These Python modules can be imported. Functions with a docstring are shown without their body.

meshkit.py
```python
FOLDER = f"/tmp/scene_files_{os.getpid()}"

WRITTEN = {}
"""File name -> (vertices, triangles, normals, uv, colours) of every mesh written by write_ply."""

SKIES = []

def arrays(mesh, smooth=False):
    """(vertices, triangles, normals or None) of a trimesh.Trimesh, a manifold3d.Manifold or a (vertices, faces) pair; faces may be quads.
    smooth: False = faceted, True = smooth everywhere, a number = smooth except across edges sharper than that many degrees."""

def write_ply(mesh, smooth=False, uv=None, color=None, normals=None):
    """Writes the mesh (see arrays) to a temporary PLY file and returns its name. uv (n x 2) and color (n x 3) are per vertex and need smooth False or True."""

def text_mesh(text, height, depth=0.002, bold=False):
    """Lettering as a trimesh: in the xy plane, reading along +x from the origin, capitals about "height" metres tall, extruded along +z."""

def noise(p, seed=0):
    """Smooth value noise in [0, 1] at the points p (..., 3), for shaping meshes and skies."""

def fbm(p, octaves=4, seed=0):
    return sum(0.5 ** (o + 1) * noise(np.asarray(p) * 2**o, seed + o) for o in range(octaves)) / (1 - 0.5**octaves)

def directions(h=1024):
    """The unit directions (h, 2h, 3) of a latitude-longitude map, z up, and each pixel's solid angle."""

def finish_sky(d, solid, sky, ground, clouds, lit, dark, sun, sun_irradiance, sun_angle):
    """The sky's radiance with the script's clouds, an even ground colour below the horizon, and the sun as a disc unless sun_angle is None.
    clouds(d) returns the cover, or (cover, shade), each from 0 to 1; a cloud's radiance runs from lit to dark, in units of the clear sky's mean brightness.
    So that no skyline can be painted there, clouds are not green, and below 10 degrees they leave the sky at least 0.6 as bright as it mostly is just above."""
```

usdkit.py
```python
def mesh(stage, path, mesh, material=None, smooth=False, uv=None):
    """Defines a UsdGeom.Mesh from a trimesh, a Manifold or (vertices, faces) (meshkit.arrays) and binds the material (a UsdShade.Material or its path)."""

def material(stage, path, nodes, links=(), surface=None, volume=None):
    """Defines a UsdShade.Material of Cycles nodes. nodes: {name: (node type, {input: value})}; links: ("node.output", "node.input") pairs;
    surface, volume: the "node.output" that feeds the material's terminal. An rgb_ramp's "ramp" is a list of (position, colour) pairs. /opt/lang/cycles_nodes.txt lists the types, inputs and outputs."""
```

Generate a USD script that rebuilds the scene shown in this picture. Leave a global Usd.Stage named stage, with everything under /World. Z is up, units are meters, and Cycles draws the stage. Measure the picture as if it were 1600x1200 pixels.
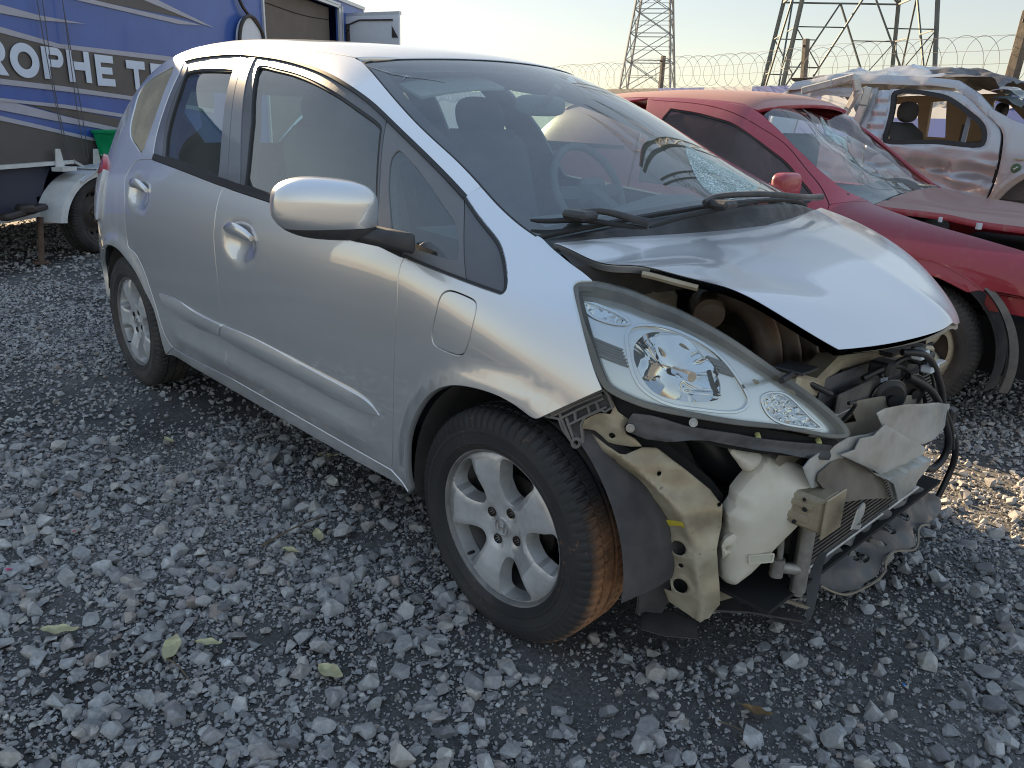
import math, json
import numpy as np, trimesh, shapely
from shapely.geometry import Polygon, LineString, Point, box as sbox
from shapely import affinity
from scipy.interpolate import PchipInterpolator, CubicSpline
from scipy.spatial import Delaunay
from pxr import Usd, UsdGeom, UsdLux, UsdShade, Gf, Sdf, Vt
import usdkit, meshkit

stage = Usd.Stage.CreateInMemory()
UsdGeom.SetStageUpAxis(stage, UsdGeom.Tokens.z)
UsdGeom.SetStageMetersPerUnit(stage, 1.0)
world = UsdGeom.Xform.Define(stage, '/World')
stage.SetDefaultPrim(world.GetPrim())
UsdGeom.Scope.Define(stage, '/World/Looks')

# ---------------------------------------------------------------- camera, sky, sun, exposure
CAM = np.array([1.252, -2.010, 1.255])
YAW, PITCH, ROLL, FPX = math.radians(135.82), math.radians(-18.83), math.radians(2.04), 1236.6
SUN_AZ, SUN_EL = math.radians(171.0), math.radians(19.6)       # direction towards the sun
EXPOSURE = 1.9
SKY_STRENGTH, SUN_INTENSITY = 0.05, 1.25
VEIL, VEIL_GAIN, VEIL_LOW, VEIL_MID, VEIL_HIGH = 0.6, 4.6, (.88, .80, .64), (.68, .74, .77), (.60, .82, 1.15)

_F = np.array([math.cos(YAW) * math.cos(PITCH), math.sin(YAW) * math.cos(PITCH), math.sin(PITCH)])
_R = np.cross(_F, [0, 0, 1.0]); _R /= np.linalg.norm(_R)
_U = np.cross(_R, _F)
_R, _U = math.cos(ROLL) * _R + math.sin(ROLL) * _U, -math.sin(ROLL) * _R + math.cos(ROLL) * _U
cam = UsdGeom.Camera.Define(stage, '/World/camera')
cam.AddTransformOp().Set(Gf.Matrix4d(*[*_R, 0, *_U, 0, *(-_F), 0, *CAM, 1]))
cam.CreateHorizontalApertureAttr(36.0); cam.CreateVerticalApertureAttr(27.0)
cam.CreateFocalLengthAttr(36.0 * FPX / 1600)
cam.CreateClippingRangeAttr(Gf.Vec2f(0.05, 2000))
cam.CreateExposureAttr(EXPOSURE)

SUN_DIR = np.array([math.cos(SUN_AZ) * math.cos(SUN_EL), math.sin(SUN_AZ) * math.cos(SUN_EL), math.sin(SUN_EL)])
sky_mat = usdkit.material(stage, '/World/Looks/sky_look', {
    's': ('sky_texture', {'sky_type': 'single_scattering', 'sun_disc': False, 'sun_elevation': SUN_EL,
                          'sun_rotation': math.atan2(SUN_DIR[0], SUN_DIR[1]), 'altitude': 600.0, 'air_density': 1.0, 'aerosol_density': 1.0, 'ozone_density': 1.0}),
    # a thin even veil of high cloud, paler and warmer towards the horizon, faintly streaked
    'tc': ('texture_coordinate', {}), 'x': ('separate_xyz', {}), 'z': ('map_range', {'from_min': 0.0, 'from_max': .9, 'to_min': 0.0, 'to_max': 1.0, 'clamp': True}),
    'r': ('rgb_ramp', {'ramp': [(0.0, VEIL_LOW), (.17, tuple((a + b) / 2 for a, b in zip(VEIL_LOW, VEIL_MID))), (.38, VEIL_MID), (1.0, VEIL_HIGH)]}),
    'mp': ('mapping', {'scale': (1.0, 1.0, 5.0)}), 'n': ('noise_texture', {'scale': 2.2, 'detail': 5.0, 'roughness': .55}), 'nr': ('map_range', {'from_min': .3, 'from_max': .7, 'to_min': VEIL - .05, 'to_max': VEIL + .05, 'clamp': True}),
    'k': ('vector_math', {'math_type': 'scale', 'scale': VEIL_GAIN}), 'm': ('mix_color', {'use_clamp': True, 'use_clamp_result': False}),
    'b': ('background_shader', {'strength': SKY_STRENGTH})},
    [('tc.generated', 'x.vector'), ('x.z', 'z.value'), ('z.result', 'r.fac'), ('tc.generated', 'mp.vector'), ('mp.vector', 'n.vector'), ('n.fac', 'nr.value'), ('nr.result', 'm.fac'),
     ('r.color', 'k.vector1'), ('k.vector', 'm.b'), ('s.color', 'm.a'), ('m.result', 'b.color')], surface='b.background')
dome = UsdLux.DomeLight.Define(stage, '/World/sky')
UsdShade.MaterialBindingAPI.Apply(dome.GetPrim()).Bind(sky_mat)
dome.GetPrim().SetCustomDataByKey('kind', 'structure')
sun = UsdLux.DistantLight.Define(stage, '/World/sun')
sun.CreateNormalizeAttr(True); sun.CreateIntensityAttr(SUN_INTENSITY); sun.CreateAngleAttr(0.5); sun.CreateColorAttr(Gf.Vec3f(1.0, 0.75, 0.47))
_z = SUN_DIR; _x = np.cross([0, 0, 1.0], _z); _x /= np.linalg.norm(_x); _y = np.cross(_z, _x)
sun.AddTransformOp().Set(Gf.Matrix4d(*[*_x, 0, *_y, 0, *_z, 0, 0, 0, 20, 1]))

# ---------------------------------------------------------------- helpers: prims
_names = {}
def numbered(parent, name):
    k = (parent, name); n = _names.get(k, -1) + 1; _names[k] = n
    return f'{parent}/{name}' if n == 0 else f'{parent}/{name}_{n:03d}'
def path_of(p): return '/World' if p is None else (p if isinstance(p, str) else str(p.GetPath()))
def tag(p, label=None, cat=None, group=None, kind=None):
    p = p.GetPrim() if hasattr(p, 'GetPrim') else p
    for k, v in (('label', label), ('category', cat), ('group', group), ('kind', kind)):
        if v: p.SetCustomDataByKey(k, v)
    return p
def thing(name, label=None, cat=None, group=None, loc=(0, 0, 0), rz=0, kind=None):
    x = UsdGeom.Xform.Define(stage, numbered('/World', name))
    x.AddTranslateOp().Set(Gf.Vec3d(*map(float, loc))); x.AddRotateZOp().Set(float(rz))
    return tag(x, label, cat, group, kind)
def put(name, mesh, mat, parent=None, smooth=35, normals=None, label=None):
    """one Mesh prim; mesh: (v, f) or (v, f, n), trimesh or Manifold"""
    path = numbered(path_of(parent), name)
    if isinstance(mesh, tuple) and len(mesh) == 3:
        v, f, n = mesh
    else:
        v, f, n = meshkit.arrays(mesh, smooth)
    m = UsdGeom.Mesh.Define(stage, path)
    m.CreatePointsAttr(Vt.Vec3fArray.FromNumpy(np.ascontiguousarray(v, np.float32)))
    f = np.asarray(f, np.int32)
    m.CreateFaceVertexCountsAttr(Vt.IntArray.FromNumpy(np.full(len(f), f.shape[1], np.int32)))
    m.CreateFaceVertexIndicesAttr(Vt.IntArray.FromNumpy(np.ascontiguousarray(f.ravel())))
    m.CreateSubdivisionSchemeAttr('none')
    if n is not None:
        m.CreateNormalsAttr(Vt.Vec3fArray.FromNumpy(np.ascontiguousarray(n, np.float32))); m.SetNormalsInterpolation('vertex')
    if mat is not None:
        UsdShade.MaterialBindingAPI.Apply(m.GetPrim()).Bind(UsdShade.Material.Get(stage, '/World/Looks/' + mat))
    if label: tag(m, label)
    return m.GetPrim()
def curves(name, lines, width, mat, parent=None):
    c = UsdGeom.BasisCurves.Define(stage, numbered(path_of(parent), name))
    c.CreateTypeAttr('linear')
    c.CreatePointsAttr([Gf.Vec3f(*map(float, p)) for l in lines for p in l]); c.CreateCurveVertexCountsAttr([len(l) for l in lines])
    c.CreateWidthsAttr([float(width)]); c.SetWidthsInterpolation('constant')
    UsdShade.MaterialBindingAPI.Apply(c.GetPrim()).Bind(UsdShade.Material.Get(stage, '/World/Looks/' + mat))
    return c.GetPrim()

# ---------------------------------------------------------------- helpers: geometry
def cat(*ms):
    """joins (v, f) meshes"""
    V, Fc, k = [], [], 0
    for m in ms:
        v, f, _ = meshkit.arrays(m, False)
        V.append(v); Fc.append(f + k); k += len(v)
    return np.vstack(V), np.vstack(Fc)
def bx(c, s, r=None):
    """box from centre and size; r: bevel"""
    s = np.array(s, float); c = np.array(c, float)
    if r:
        r = min(r, s.min() * .45)
        h = s / 2
        p = []
        for sx in (-1, 1):
            for sy in (-1, 1):
                for sz in (-1, 1):
                    k = np.array([sx, sy, sz])
                    for a in range(3):
                        q = h - r; q[a] = h[a]; p.append(k * q)
        m = trimesh.convex.convex_hull(np.array(p))
        return np.array(m.vertices) + c, np.array(m.faces)
    m = trimesh.creation.box(s)
    return np.array(m.vertices) + c, np.array(m.faces)
def beam(a, b, w, h, up=(0, 0, 1), r=None):
    a, b = np.array(a, float), np.array(b, float); d = b - a; L = np.linalg.norm(d); d /= L
    s = np.cross(up, d)
    if np.linalg.norm(s) < 1e-6: s = np.cross((1, 0, 0), d)
    s /= np.linalg.norm(s); u = np.cross(d, s)
    v, f = bx((0, 0, 0), (L, w, h), r)
    return v @ np.array([d, s, u]) + (a + b) / 2, f
def tube(pts, r, n=8, closed_ends=True):
    p = np.array(pts, float); r = np.broadcast_to(np.asarray(r, float), (len(p),))
    t = np.gradient(p, axis=0); t /= np.linalg.norm(t, axis=1, keepdims=True)
    u = np.cross(t[0], (0, 0, 1)); u = np.cross(t[0], (1, 0, 0)) if np.linalg.norm(u) < .1 else u; u /= np.linalg.norm(u)
    V = []
    a = np.arange(n) * 2 * np.pi / n
    for i in range(len(p)):
        u = u - t[i] * (u @ t[i]); u /= np.linalg.norm(u); w = np.cross(t[i], u)
        V.append(p[i] + r[i] * (np.cos(a)[:, None] * u + np.sin(a)[:, None] * w))
    V = np.vstack(V); F_ = []
    for i in range(len(p) - 1):
        for k in range(n):
            A, B, C, D = i * n + k, i * n + (k + 1) % n, (i + 1) * n + (k + 1) % n, (i + 1) * n + k
            F_ += [(A, B, C), (A, C, D)]
    if closed_ends:
        for i, s in ((0, -1), (len(p) - 1, 1)):
            V = np.vstack([V, p[i]]); c = len(V) - 1
            for k in range(n):
                e = (i * n + k, i * n + (k + 1) % n, c); F_.append(e if s > 0 else e[::-1])
    return V, np.array(F_)
def spline(pts, n=8, closed=False):
    """smooth curve through points (Catmull-Rom, centripetal-ish), n samples per span"""
    p = np.array(pts, float)
    if len(p) < 3 and not closed: return np.linspace(p[0], p[-1], n + 1)
    if closed: p = np.vstack([p, p[:1]])
    d = np.r_[0, np.cumsum(np.sqrt(np.linalg.norm(np.diff(p, axis=0), axis=1)) + 1e-9)]
    c = CubicSpline(d, p, bc_type='periodic' if closed else 'natural')
    t = np.concatenate([np.linspace(d[i], d[i + 1], n, endpoint=False) for i in range(len(d) - 1)])
    if not closed: t = np.r_[t, d[-1]]
    return c(t)
def lathe(prof, n=48, axis='y', a0=0.0, a1=2 * math.pi, rmod=None):
    """revolves (r, h) about an axis; returns grid mesh"""
    prof = np.array(prof, float); full = abs(a1 - a0 - 2 * math.pi) < 1e-6
    a = np.linspace(a0, a1, n, endpoint=not full); m = len(prof)
    r = prof[None, :, 0] + (0 if rmod is None else rmod(a[:, None], prof[None, :, :]))
    r = np.broadcast_to(r, (n, m)); x, z, h = r * np.cos(a)[:, None], r * np.sin(a)[:, None], np.broadcast_to(prof[:, 1], (n, m))
    V = np.stack([x, h, z], -1).reshape(-1, 3) if axis == 'y' else np.stack([x, z, h], -1).reshape(-1, 3)
    F_ = []
    i = np.arange(n if full else n - 1); j = np.arange(m - 1); I, J = np.meshgrid(i, j, indexing='ij')
    A, B = I * m + J, ((I + 1) % n) * m + J
    q = np.stack([A, B, B + 1, A + 1], -1).reshape(-1, 4)
    if axis != 'y': q = q[:, ::-1]
    return V, np.vstack([q[:, [0, 1, 2]], q[:, [0, 2, 3]]])
def ring_pts(r, step):
    """resamples a closed ring, keeping its corners"""
    c = np.array(r.coords)[:-1]; out = []
    for i in range(len(c)):
        a, b = c[i], c[(i + 1) % len(c)]; L = np.linalg.norm(b - a); k = max(1, int(math.ceil(L / step)))
        out += [a + (b - a) * t / k for t in range(k)]
    return np.array(out)
def tri2d(poly, step, bstep=None):
    """grid triangulation of a polygon: points, triangles, boundary loops (index lists, outer counter-clockwise)"""
    poly = shapely.geometry.polygon.orient(poly, 1.0); bstep = bstep or step * .6
    rings = [ring_pts(r, bstep) for r in (poly.exterior, *poly.interiors)]
    x0, y0, x1, y1 = poly.bounds; h = step * .866
    ys = np.arange(y0 + h * .5, y1, h); g = []
    for k, y in enumerate(ys):
        xs = np.arange(x0 + (k % 2) * step / 2, x1, step); g.append(np.c_[xs, np.full(len(xs), y)])
    g = np.vstack(g) if g else np.zeros((0, 2))
    if len(g):
        shrunk = poly.buffer(-bstep * .7)
        g = g[shapely.contains_xy(shrunk, g[:, 0], g[:, 1])] if not shrunk.is_empty else g[:0]
    P = np.vstack(rings + [g]); loops, k = [], 0
    for r in rings: loops.append(np.arange(k, k + len(r))); k += len(r)
    T = Delaunay(P).simplices; c = P[T].mean(1); T = T[shapely.contains_xy(poly, c[:, 0], c[:, 1])]
    a = P[T]; s = (a[:, 1, 0] - a[:, 0, 0]) * (a[:, 2, 1] - a[:, 0, 1]) - (a[:, 2, 0] - a[:, 0, 0]) * (a[:, 1, 1] - a[:, 0, 1])
    T = T[np.abs(s) > 1e-10]; s = s[np.abs(s) > 1e-10]; T[s < 0] = T[s < 0][:, ::-1]
    return P, T, loops
def biggest(g):
    return max(g.geoms, key=lambda q: q.area) if hasattr(g, 'geoms') else g
def slab(poly, o, u, w, thick=.01, puff=0.0, pr=.03, step=.02, disp=None, face=None, chamfer=.0015):
    """sheet or cushion cut to a polygon on the plane o + a u + b w; its front faces the camera side (or `face`); disp(P2) bends it along the normal"""
    o, u, w = (np.array(q, float) for q in (o, u, w)); n = np.cross(u, w); n /= np.linalg.norm(n)
    s = 1.0 if n @ ((CAM if face is None else np.array(face)) - o) > 0 else -1.0
    P, T, loops = tri2d(poly, step)
    edge = shapely.distance(shapely.points(P), poly.boundary)
    z = thick + puff * (1 - np.exp(-edge / pr)) if puff else np.full(len(P), thick)
    dd = disp(P) if disp is not None else np.zeros(len(P))
    isb = np.zeros(len(P), bool)
    for l in loops: isb[l] = True
    zt = z - np.where(isb, chamfer, 0)
    top = o + P[:, :1] * u + P[:, 1:] * w + ((zt + dd) * s)[:, None] * n
    bot = o + P[:, :1] * u + P[:, 1:] * w + (dd * s)[:, None] * n
    k = len(P); F_ = [T if s > 0 else T[:, ::-1], (T[:, ::-1] if s > 0 else T) + k]
    for l in loops:
        a, b = l, np.roll(l, -1); q = np.vstack([np.c_[a, b + k, b], np.c_[a, a + k, b + k]])
        F_.append(q if s > 0 else q[:, ::-1])
    return np.vstack([top, bot]), np.vstack(F_)

# ---------------------------------------------------------------- helper: a car skin as one smooth implicit surface
def soft(xs, ys, sig):
    f = PchipInterpolator(xs, ys); a, b = xs[0], xs[-1]; n = 600; t = np.linspace(a, b, n); h = t[1] - t[0]; k = int(4 * sig / h) + 1
    g = np.exp(-.5 * ((np.arange(-k, k + 1) * h) / sig) ** 2); g /= g.sum(); y = f(t)
    ext = np.r_[2 * y[0] - y[k:0:-1], y, 2 * y[-1] - y[-2:-k - 2:-1]]
    c = CubicSpline(t, np.convolve(ext, g, 'valid')); return lambda q: c(np.clip(q, a, b))
def smin(a, b, r):
    h = np.clip(r - np.abs(a - b), 0, None) / r
    return np.minimum(a, b) - h * h * h * r / 6
class Skin:
    def __init__(s, wz, tx, tg, zc, xr, front, bow=.5, crown=.10, arches=(), ridge=None, ox=-2.3, oz=.75, fx=.3, rr=(.22, .38, .25)):
        s.wz, s.tx, s.tg, s.zc, s.xr = soft(*wz, .035), soft(*tx, .07), soft(*tg, .07), soft(*zc, .06), soft(*xr, .06)
        s.front, s.bow, s.crown, s.arches, s.ridge, s.ox, s.oz, s.fx, s.rr = front, bow, crown, arches, ridge, ox, oz, fx, rr
    def W(s, x, z):
        k = np.clip((z - .85) / .3, 0, 1); k = k * k * (3 - 2 * k)
        w = s.wz(z) - (1 - k) * s.tx(x) - k * s.tg(x)
        for ax, az, r0, r1, d in s.arches:
            r = np.hypot(x - ax, z - az); q = np.clip((r1 - r) / (r1 - r0), 0, 1); w = w + d * q * q * (3 - 2 * q)
        if s.ridge is not None: w = w + s.ridge(x, z)
        return w
    def F(s, P):
        x, y, z = P[..., 0], P[..., 1], P[..., 2]
        a = (s.W(x, z) - np.abs(y)) * .9
        b = (s.zc(x + s.bow * y * y) - s.crown * y * y - z) * .92
        c = (x - s.xr(z) - .10 * y * y) * .95
        return smin(smin(smin(a, b, s.rr[0]), c, s.rr[1]), (s.front(y, z) - x) * .9, s.rr[2])
    def normal(s, P, e=2e-3):
        g = np.stack([s.F(P + d) - s.F(P - d) for d in np.eye(3) * e], -1)
        return -g / np.maximum(np.linalg.norm(g, axis=-1, keepdims=True), 1e-12)
    def dom(s, P):
        P = np.asarray(P, float); x, y, z = P[:, 0], P[:, 1], P[:, 2] - s.oz; h = np.hypot(y, z); th = np.arctan2(z, -y) * .75
        u = np.where(x < s.ox, s.ox - .9 * np.arctan2(s.ox - x, h), np.where(x > s.fx, s.fx + .9 * np.arctan2(x - s.fx, h), x))
        return np.c_[u, th]
    def solve(s, uv):
        u, th = uv[:, 0], uv[:, 1] / .75
        ph = np.where(u < s.ox, -(s.ox - u) / .9, np.where(u > s.fx, (u - s.fx) / .9, 0.0))
        O = np.stack([np.clip(u, s.ox, s.fx), np.zeros_like(u), np.full_like(u, s.oz)], -1)
        D = np.stack([np.sin(ph), -np.cos(ph) * np.cos(th), np.cos(ph) * np.sin(th)], -1)
        lo, hi = np.full(len(u), .02), np.full(len(u), 1.9)
        for _ in range(22):
            m = (lo + hi) / 2; inside = s.F(O + D * m[:, None]) > 0
            lo, hi = np.where(inside, m, lo), np.where(inside, hi, m)
        return O + D * ((lo + hi) / 2)[:, None]
    def poly(s, *edges, n=6):
        """polygon in the domain from 3D edges (each smoothed on its own, joined end to end)"""
        pts = []
        for e in edges:
            q = spline(s.dom(np.array(e)), n) if len(e) > 2 else s.dom(np.array(e)); pts.append(q)
        P = Polygon(np.vstack(pts))
        return P if P.is_valid else biggest(P.buffer(0))
    def loop(s, pts, n=6):
        P = Polygon(spline(s.dom(np.array(pts)), n, closed=True)); return P if P.is_valid else biggest(P.buffer(0))
    def patch(s, poly, step=.03, inset=.0022, off=0.0, lip=.014, thick=None, mirror=False, disp=None, bstep=None):
        """a panel of the skin: grid triangulation, rolled edge `lip` deep; normals from the surface itself"""
        poly = biggest(poly.buffer(-inset)) if inset else poly
        P, T, loops = tri2d(poly, step, bstep); X = s.solve(P); N = s.normal(X)
        d = np.full(len(P), off) if disp is None else off + disp(X)
        if disp is not None:   # bent panel: normals from the mesh
            Y = X + N * d[:, None]; _, _, n2 = meshkit.arrays((Y, T), True); N2 = np.where((n2 * N).sum(1, keepdims=True) < 0, -n2, n2)
        else: N2 = N
        Y = X + N * d[:, None]
        a, b, c = Y[T[0, 0]], Y[T[0, 1]], Y[T[0, 2]]
        if np.cross(b - a, c - a) @ N[T[0, 0]] < 0: T = T[:, ::-1]; flip = True
        else: flip = False
        V, Fc, Nn = [Y], [T], [N2]; k = len(Y)
        if lip:
            for l in loops:
                e = Y[l]; nn = N[l]; t = np.roll(e, -1, 0) - np.roll(e, 1, 0); t /= np.maximum(np.linalg.norm(t, axis=1, keepdims=True), 1e-9)
                out = np.cross(t, nn) * (1 if not flip else -1)
                rows = [(e, nn), (e + out * .0012 - nn * .0012, (nn + out * 2) / 2.3), (e + out * .0012 - nn * lip, out)]
                m = len(l); base = k
                for pos, nor in rows: V.append(pos); Nn.append(nor / np.linalg.norm(nor, axis=1, keepdims=True)); k += m
                i = np.arange(m); j = (i + 1) % m
                for r in range(2):
                    A, B = base + r * m + i, base + r * m + j; C, D = base + (r + 1) * m + j, base + (r + 1) * m + i
                    q = np.vstack([np.c_[A, C, B], np.c_[A, D, C]]); Fc.append(q if not flip else q[:, ::-1])
        V, Fc, Nn = np.vstack(V), np.vstack(Fc), np.vstack(Nn)
        if mirror: V, Nn, Fc = V * [1, -1, 1], Nn * [1, -1, 1], Fc[:, ::-1]
        return V, Fc, Nn
    def patch_solid(s, poly, step, off, thick, inset=0.0):
        """a plate following the skin, with a back"""
        v, f, n = s.patch(poly, step, inset, off, lip=thick)
        return v, f, n
def mirror(m):
    if len(m) == 3: return m[0] * [1, -1, 1], m[1][:, ::-1], m[2] * [1, -1, 1]
    return m[0] * [1, -1, 1], m[1][:, ::-1]

def grid_sheet_faces(m, n):
    i, j = np.meshgrid(np.arange(m - 1), np.arange(n - 1), indexing='ij'); a = (i * n + j).ravel()
    return np.vstack([np.c_[a, a + n, a + n + 1], np.c_[a, a + n + 1, a + 1]])
# ---------------------------------------------------------------- materials
def L(n): return '/World/Looks/' + n
def pm(name, c, rough=.5, metal=0.0, var=.12, scale=12.0, bump=0.0, bscale=None, coat=0.0, c2=None, spec=.5, rvar=0.0, detail=4.0, extra=None):
    """principled with noise-mixed colour (c to c2) and fine relief"""
    c = np.array(c, float); c2 = np.array(c2 if c2 is not None else c * (1 - var), float)
    nodes = {'tc': ('texture_coordinate', {}), 'n': ('noise_texture', {'scale': scale, 'detail': detail, 'roughness': .6}),
             'r': ('rgb_ramp', {'ramp': [(.3, c2), (.7, c)]}),
             'p': ('principled_bsdf', {'roughness': rough, 'metallic': metal, 'coat_weight': coat, 'coat_roughness': .04, 'specular_ior_level': spec, **(extra or {})})}
    links = [('tc.object', 'n.vector'), ('n.fac', 'r.fac'), ('r.color', 'p.base_color')]
    if rvar:
        nodes['mr'] = ('map_range', {'from_min': .3, 'from_max': .7, 'to_min': max(rough - rvar, .02), 'to_max': rough + rvar}); links += [('n.fac', 'mr.value'), ('mr.result', 'p.roughness')]
    if bump:
        nodes['bn'] = ('noise_texture', {'scale': bscale or scale * 6, 'detail': 3.0}); nodes['b'] = ('bump', {'strength': 1.0, 'distance': bump})
        links += [('tc.object', 'bn.vector'), ('bn.fac', 'b.height'), ('b.normal', 'p.normal')]
    return usdkit.material(stage, L(name), nodes, links, surface='p.BSDF')
def paint(name, c, dust=(.30, .24, .17), dust_z=(.05, .5), dust_amt=.35, metal=.85, rough=.28, streak=.25, top=0.0, flake=True, coat_ior=2.3, coat_rough=.025):
    """car paint under a clear coat, with road dust low down and faint dust streaks"""
    nodes = {'tc': ('texture_coordinate', {}), 'xyz': ('separate_xyz', {}),
             'z': ('map_range', {'from_min': dust_z[0], 'from_max': dust_z[1], 'to_min': 1.0, 'to_max': 0.0, 'clamp': True}),
             'n': ('noise_texture', {'scale': 3.5, 'detail': 7.0, 'roughness': .65}), 'n2': ('noise_texture', {'scale': 60.0, 'detail': 3.0}),
             'mp': ('mapping', {'scale': (9.0, 9.0, .9)}), 'n3': ('noise_texture', {'scale': 2.2, 'detail': 5.0, 'roughness': .6}),
             'nr': ('map_range', {'from_min': .42, 'from_max': .75, 'to_min': 0.0, 'to_max': 1.0, 'clamp': True}), 'sr': ('map_range', {'from_min': .52, 'from_max': .8, 'to_min': 0.0, 'to_max': streak, 'clamp': True}),
             'm1': ('math', {'math_type': 'multiply'}), 'm2': ('math', {'math_type': 'multiply', 'value2': dust_amt}), 'm3': ('math', {'math_type': 'maximum'}),
             'm4': ('math', {'math_type': 'multiply_add', 'value2': .6, 'value3': 0.0}), 'g': ('geometry', {}), 'gs': ('separate_xyz', {}),
             'up': ('map_range', {'from_min': .55, 'from_max': .95, 'to_min': 0.0, 'to_max': top, 'clamp': True}), 'm5': ('math', {'math_type': 'maximum'}),
             'mix': ('mix_color', {'a': c, 'b': dust}), 'met': ('map_range', {'from_min': 0.0, 'from_max': 1.0, 'to_min': metal, 'to_max': 0.0, 'clamp': True}),
             'ro': ('map_range', {'from_min': 0.0, 'from_max': 1.0, 'to_min': rough, 'to_max': .75, 'clamp': True}), 'co': ('map_range', {'from_min': 0.0, 'from_max': .8, 'to_min': 1.0, 'to_max': 0.0, 'clamp': True}),
             'fl': ('noise_texture', {'scale': 900.0, 'detail': 1.0}), 'b': ('bump', {'strength': .12, 'distance': .0006}), 'or': ('noise_texture', {'scale': 7.0, 'detail': 2.0}), 'b2': ('bump', {'strength': .10, 'distance': .0004}),
             'p': ('principled_bsdf', {'coat_roughness': coat_rough, 'coat_ior': coat_ior, 'specular_ior_level': .5})}
    links = [('tc.object', 'xyz.vector'), ('xyz.z', 'z.value'), ('tc.object', 'n.vector'), ('n.fac', 'nr.value'), ('z.result', 'm1.value1'), ('nr.result', 'm1.value2'), ('m1.value', 'm2.value1'),
             ('tc.object', 'mp.vector'), ('mp.vector', 'n3.vector'), ('n3.fac', 'sr.value'), ('m2.value', 'm3.value1'), ('sr.result', 'm3.value2'),
             ('g.normal', 'gs.vector'), ('gs.z', 'up.value'), ('m3.value', 'm5.value1'), ('up.result', 'm5.value2'),
             ('m5.value', 'mix.fac'), ('mix.result', 'p.base_color'), ('m5.value', 'met.value'), ('met.result', 'p.metallic'), ('m5.value', 'ro.value'), ('ro.result', 'p.roughness'),
             ('m5.value', 'co.value'), ('co.result', 'p.coat_weight'), ('tc.object', 'or.vector'), ('or.fac', 'b2.height'), ('b2.normal', 'p.coat_normal')]
    if flake: links += [('tc.object', 'fl.vector'), ('fl.fac', 'b.height'), ('b.normal', 'p.normal')]
    return usdkit.material(stage, L(name), nodes, links, surface='p.BSDF')
def pane(name, tint, ior=1.5, dirt=0.0, dirtc=(.5, .48, .42), haze=0.0, gl=(1, 1, 1)):
    nodes = {'t': ('transparent_bsdf', {'color': tint}), 'g': ('glossy_bsdf', {'roughness': .005, 'color': gl}), 'lw': ('layer_weight', {'blend': .5}), 'pw': ('math', {'math_type': 'power', 'value2': 5.0}), 'f': ('math', {'math_type': 'multiply_add', 'value2': 1 - ((ior - 1) / (ior + 1)) ** 2, 'value3': ((ior - 1) / (ior + 1)) ** 2}), 'm': ('mix_closure', {}),
             'tc': ('texture_coordinate', {}), 'n': ('noise_texture', {'scale': 5.0, 'detail': 6.0, 'roughness': .7}), 'mr': ('map_range', {'from_min': .4, 'from_max': .8, 'to_min': haze, 'to_max': haze + dirt, 'clamp': True}),
             'd': ('diffuse_bsdf', {'color': dirtc}), 'm2': ('mix_closure', {})}
    links = [('lw.facing', 'pw.value1'), ('pw.value', 'f.value1'), ('f.value', 'm.fac'), ('t.BSDF', 'm.closure1'), ('g.BSDF', 'm.closure2'), ('tc.object', 'n.vector'), ('n.fac', 'mr.value'), ('mr.result', 'm2.fac'), ('m.closure', 'm2.closure1'), ('d.BSDF', 'm2.closure2')]
    return usdkit.material(stage, L(name), nodes, links, surface='m2.closure')

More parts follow.
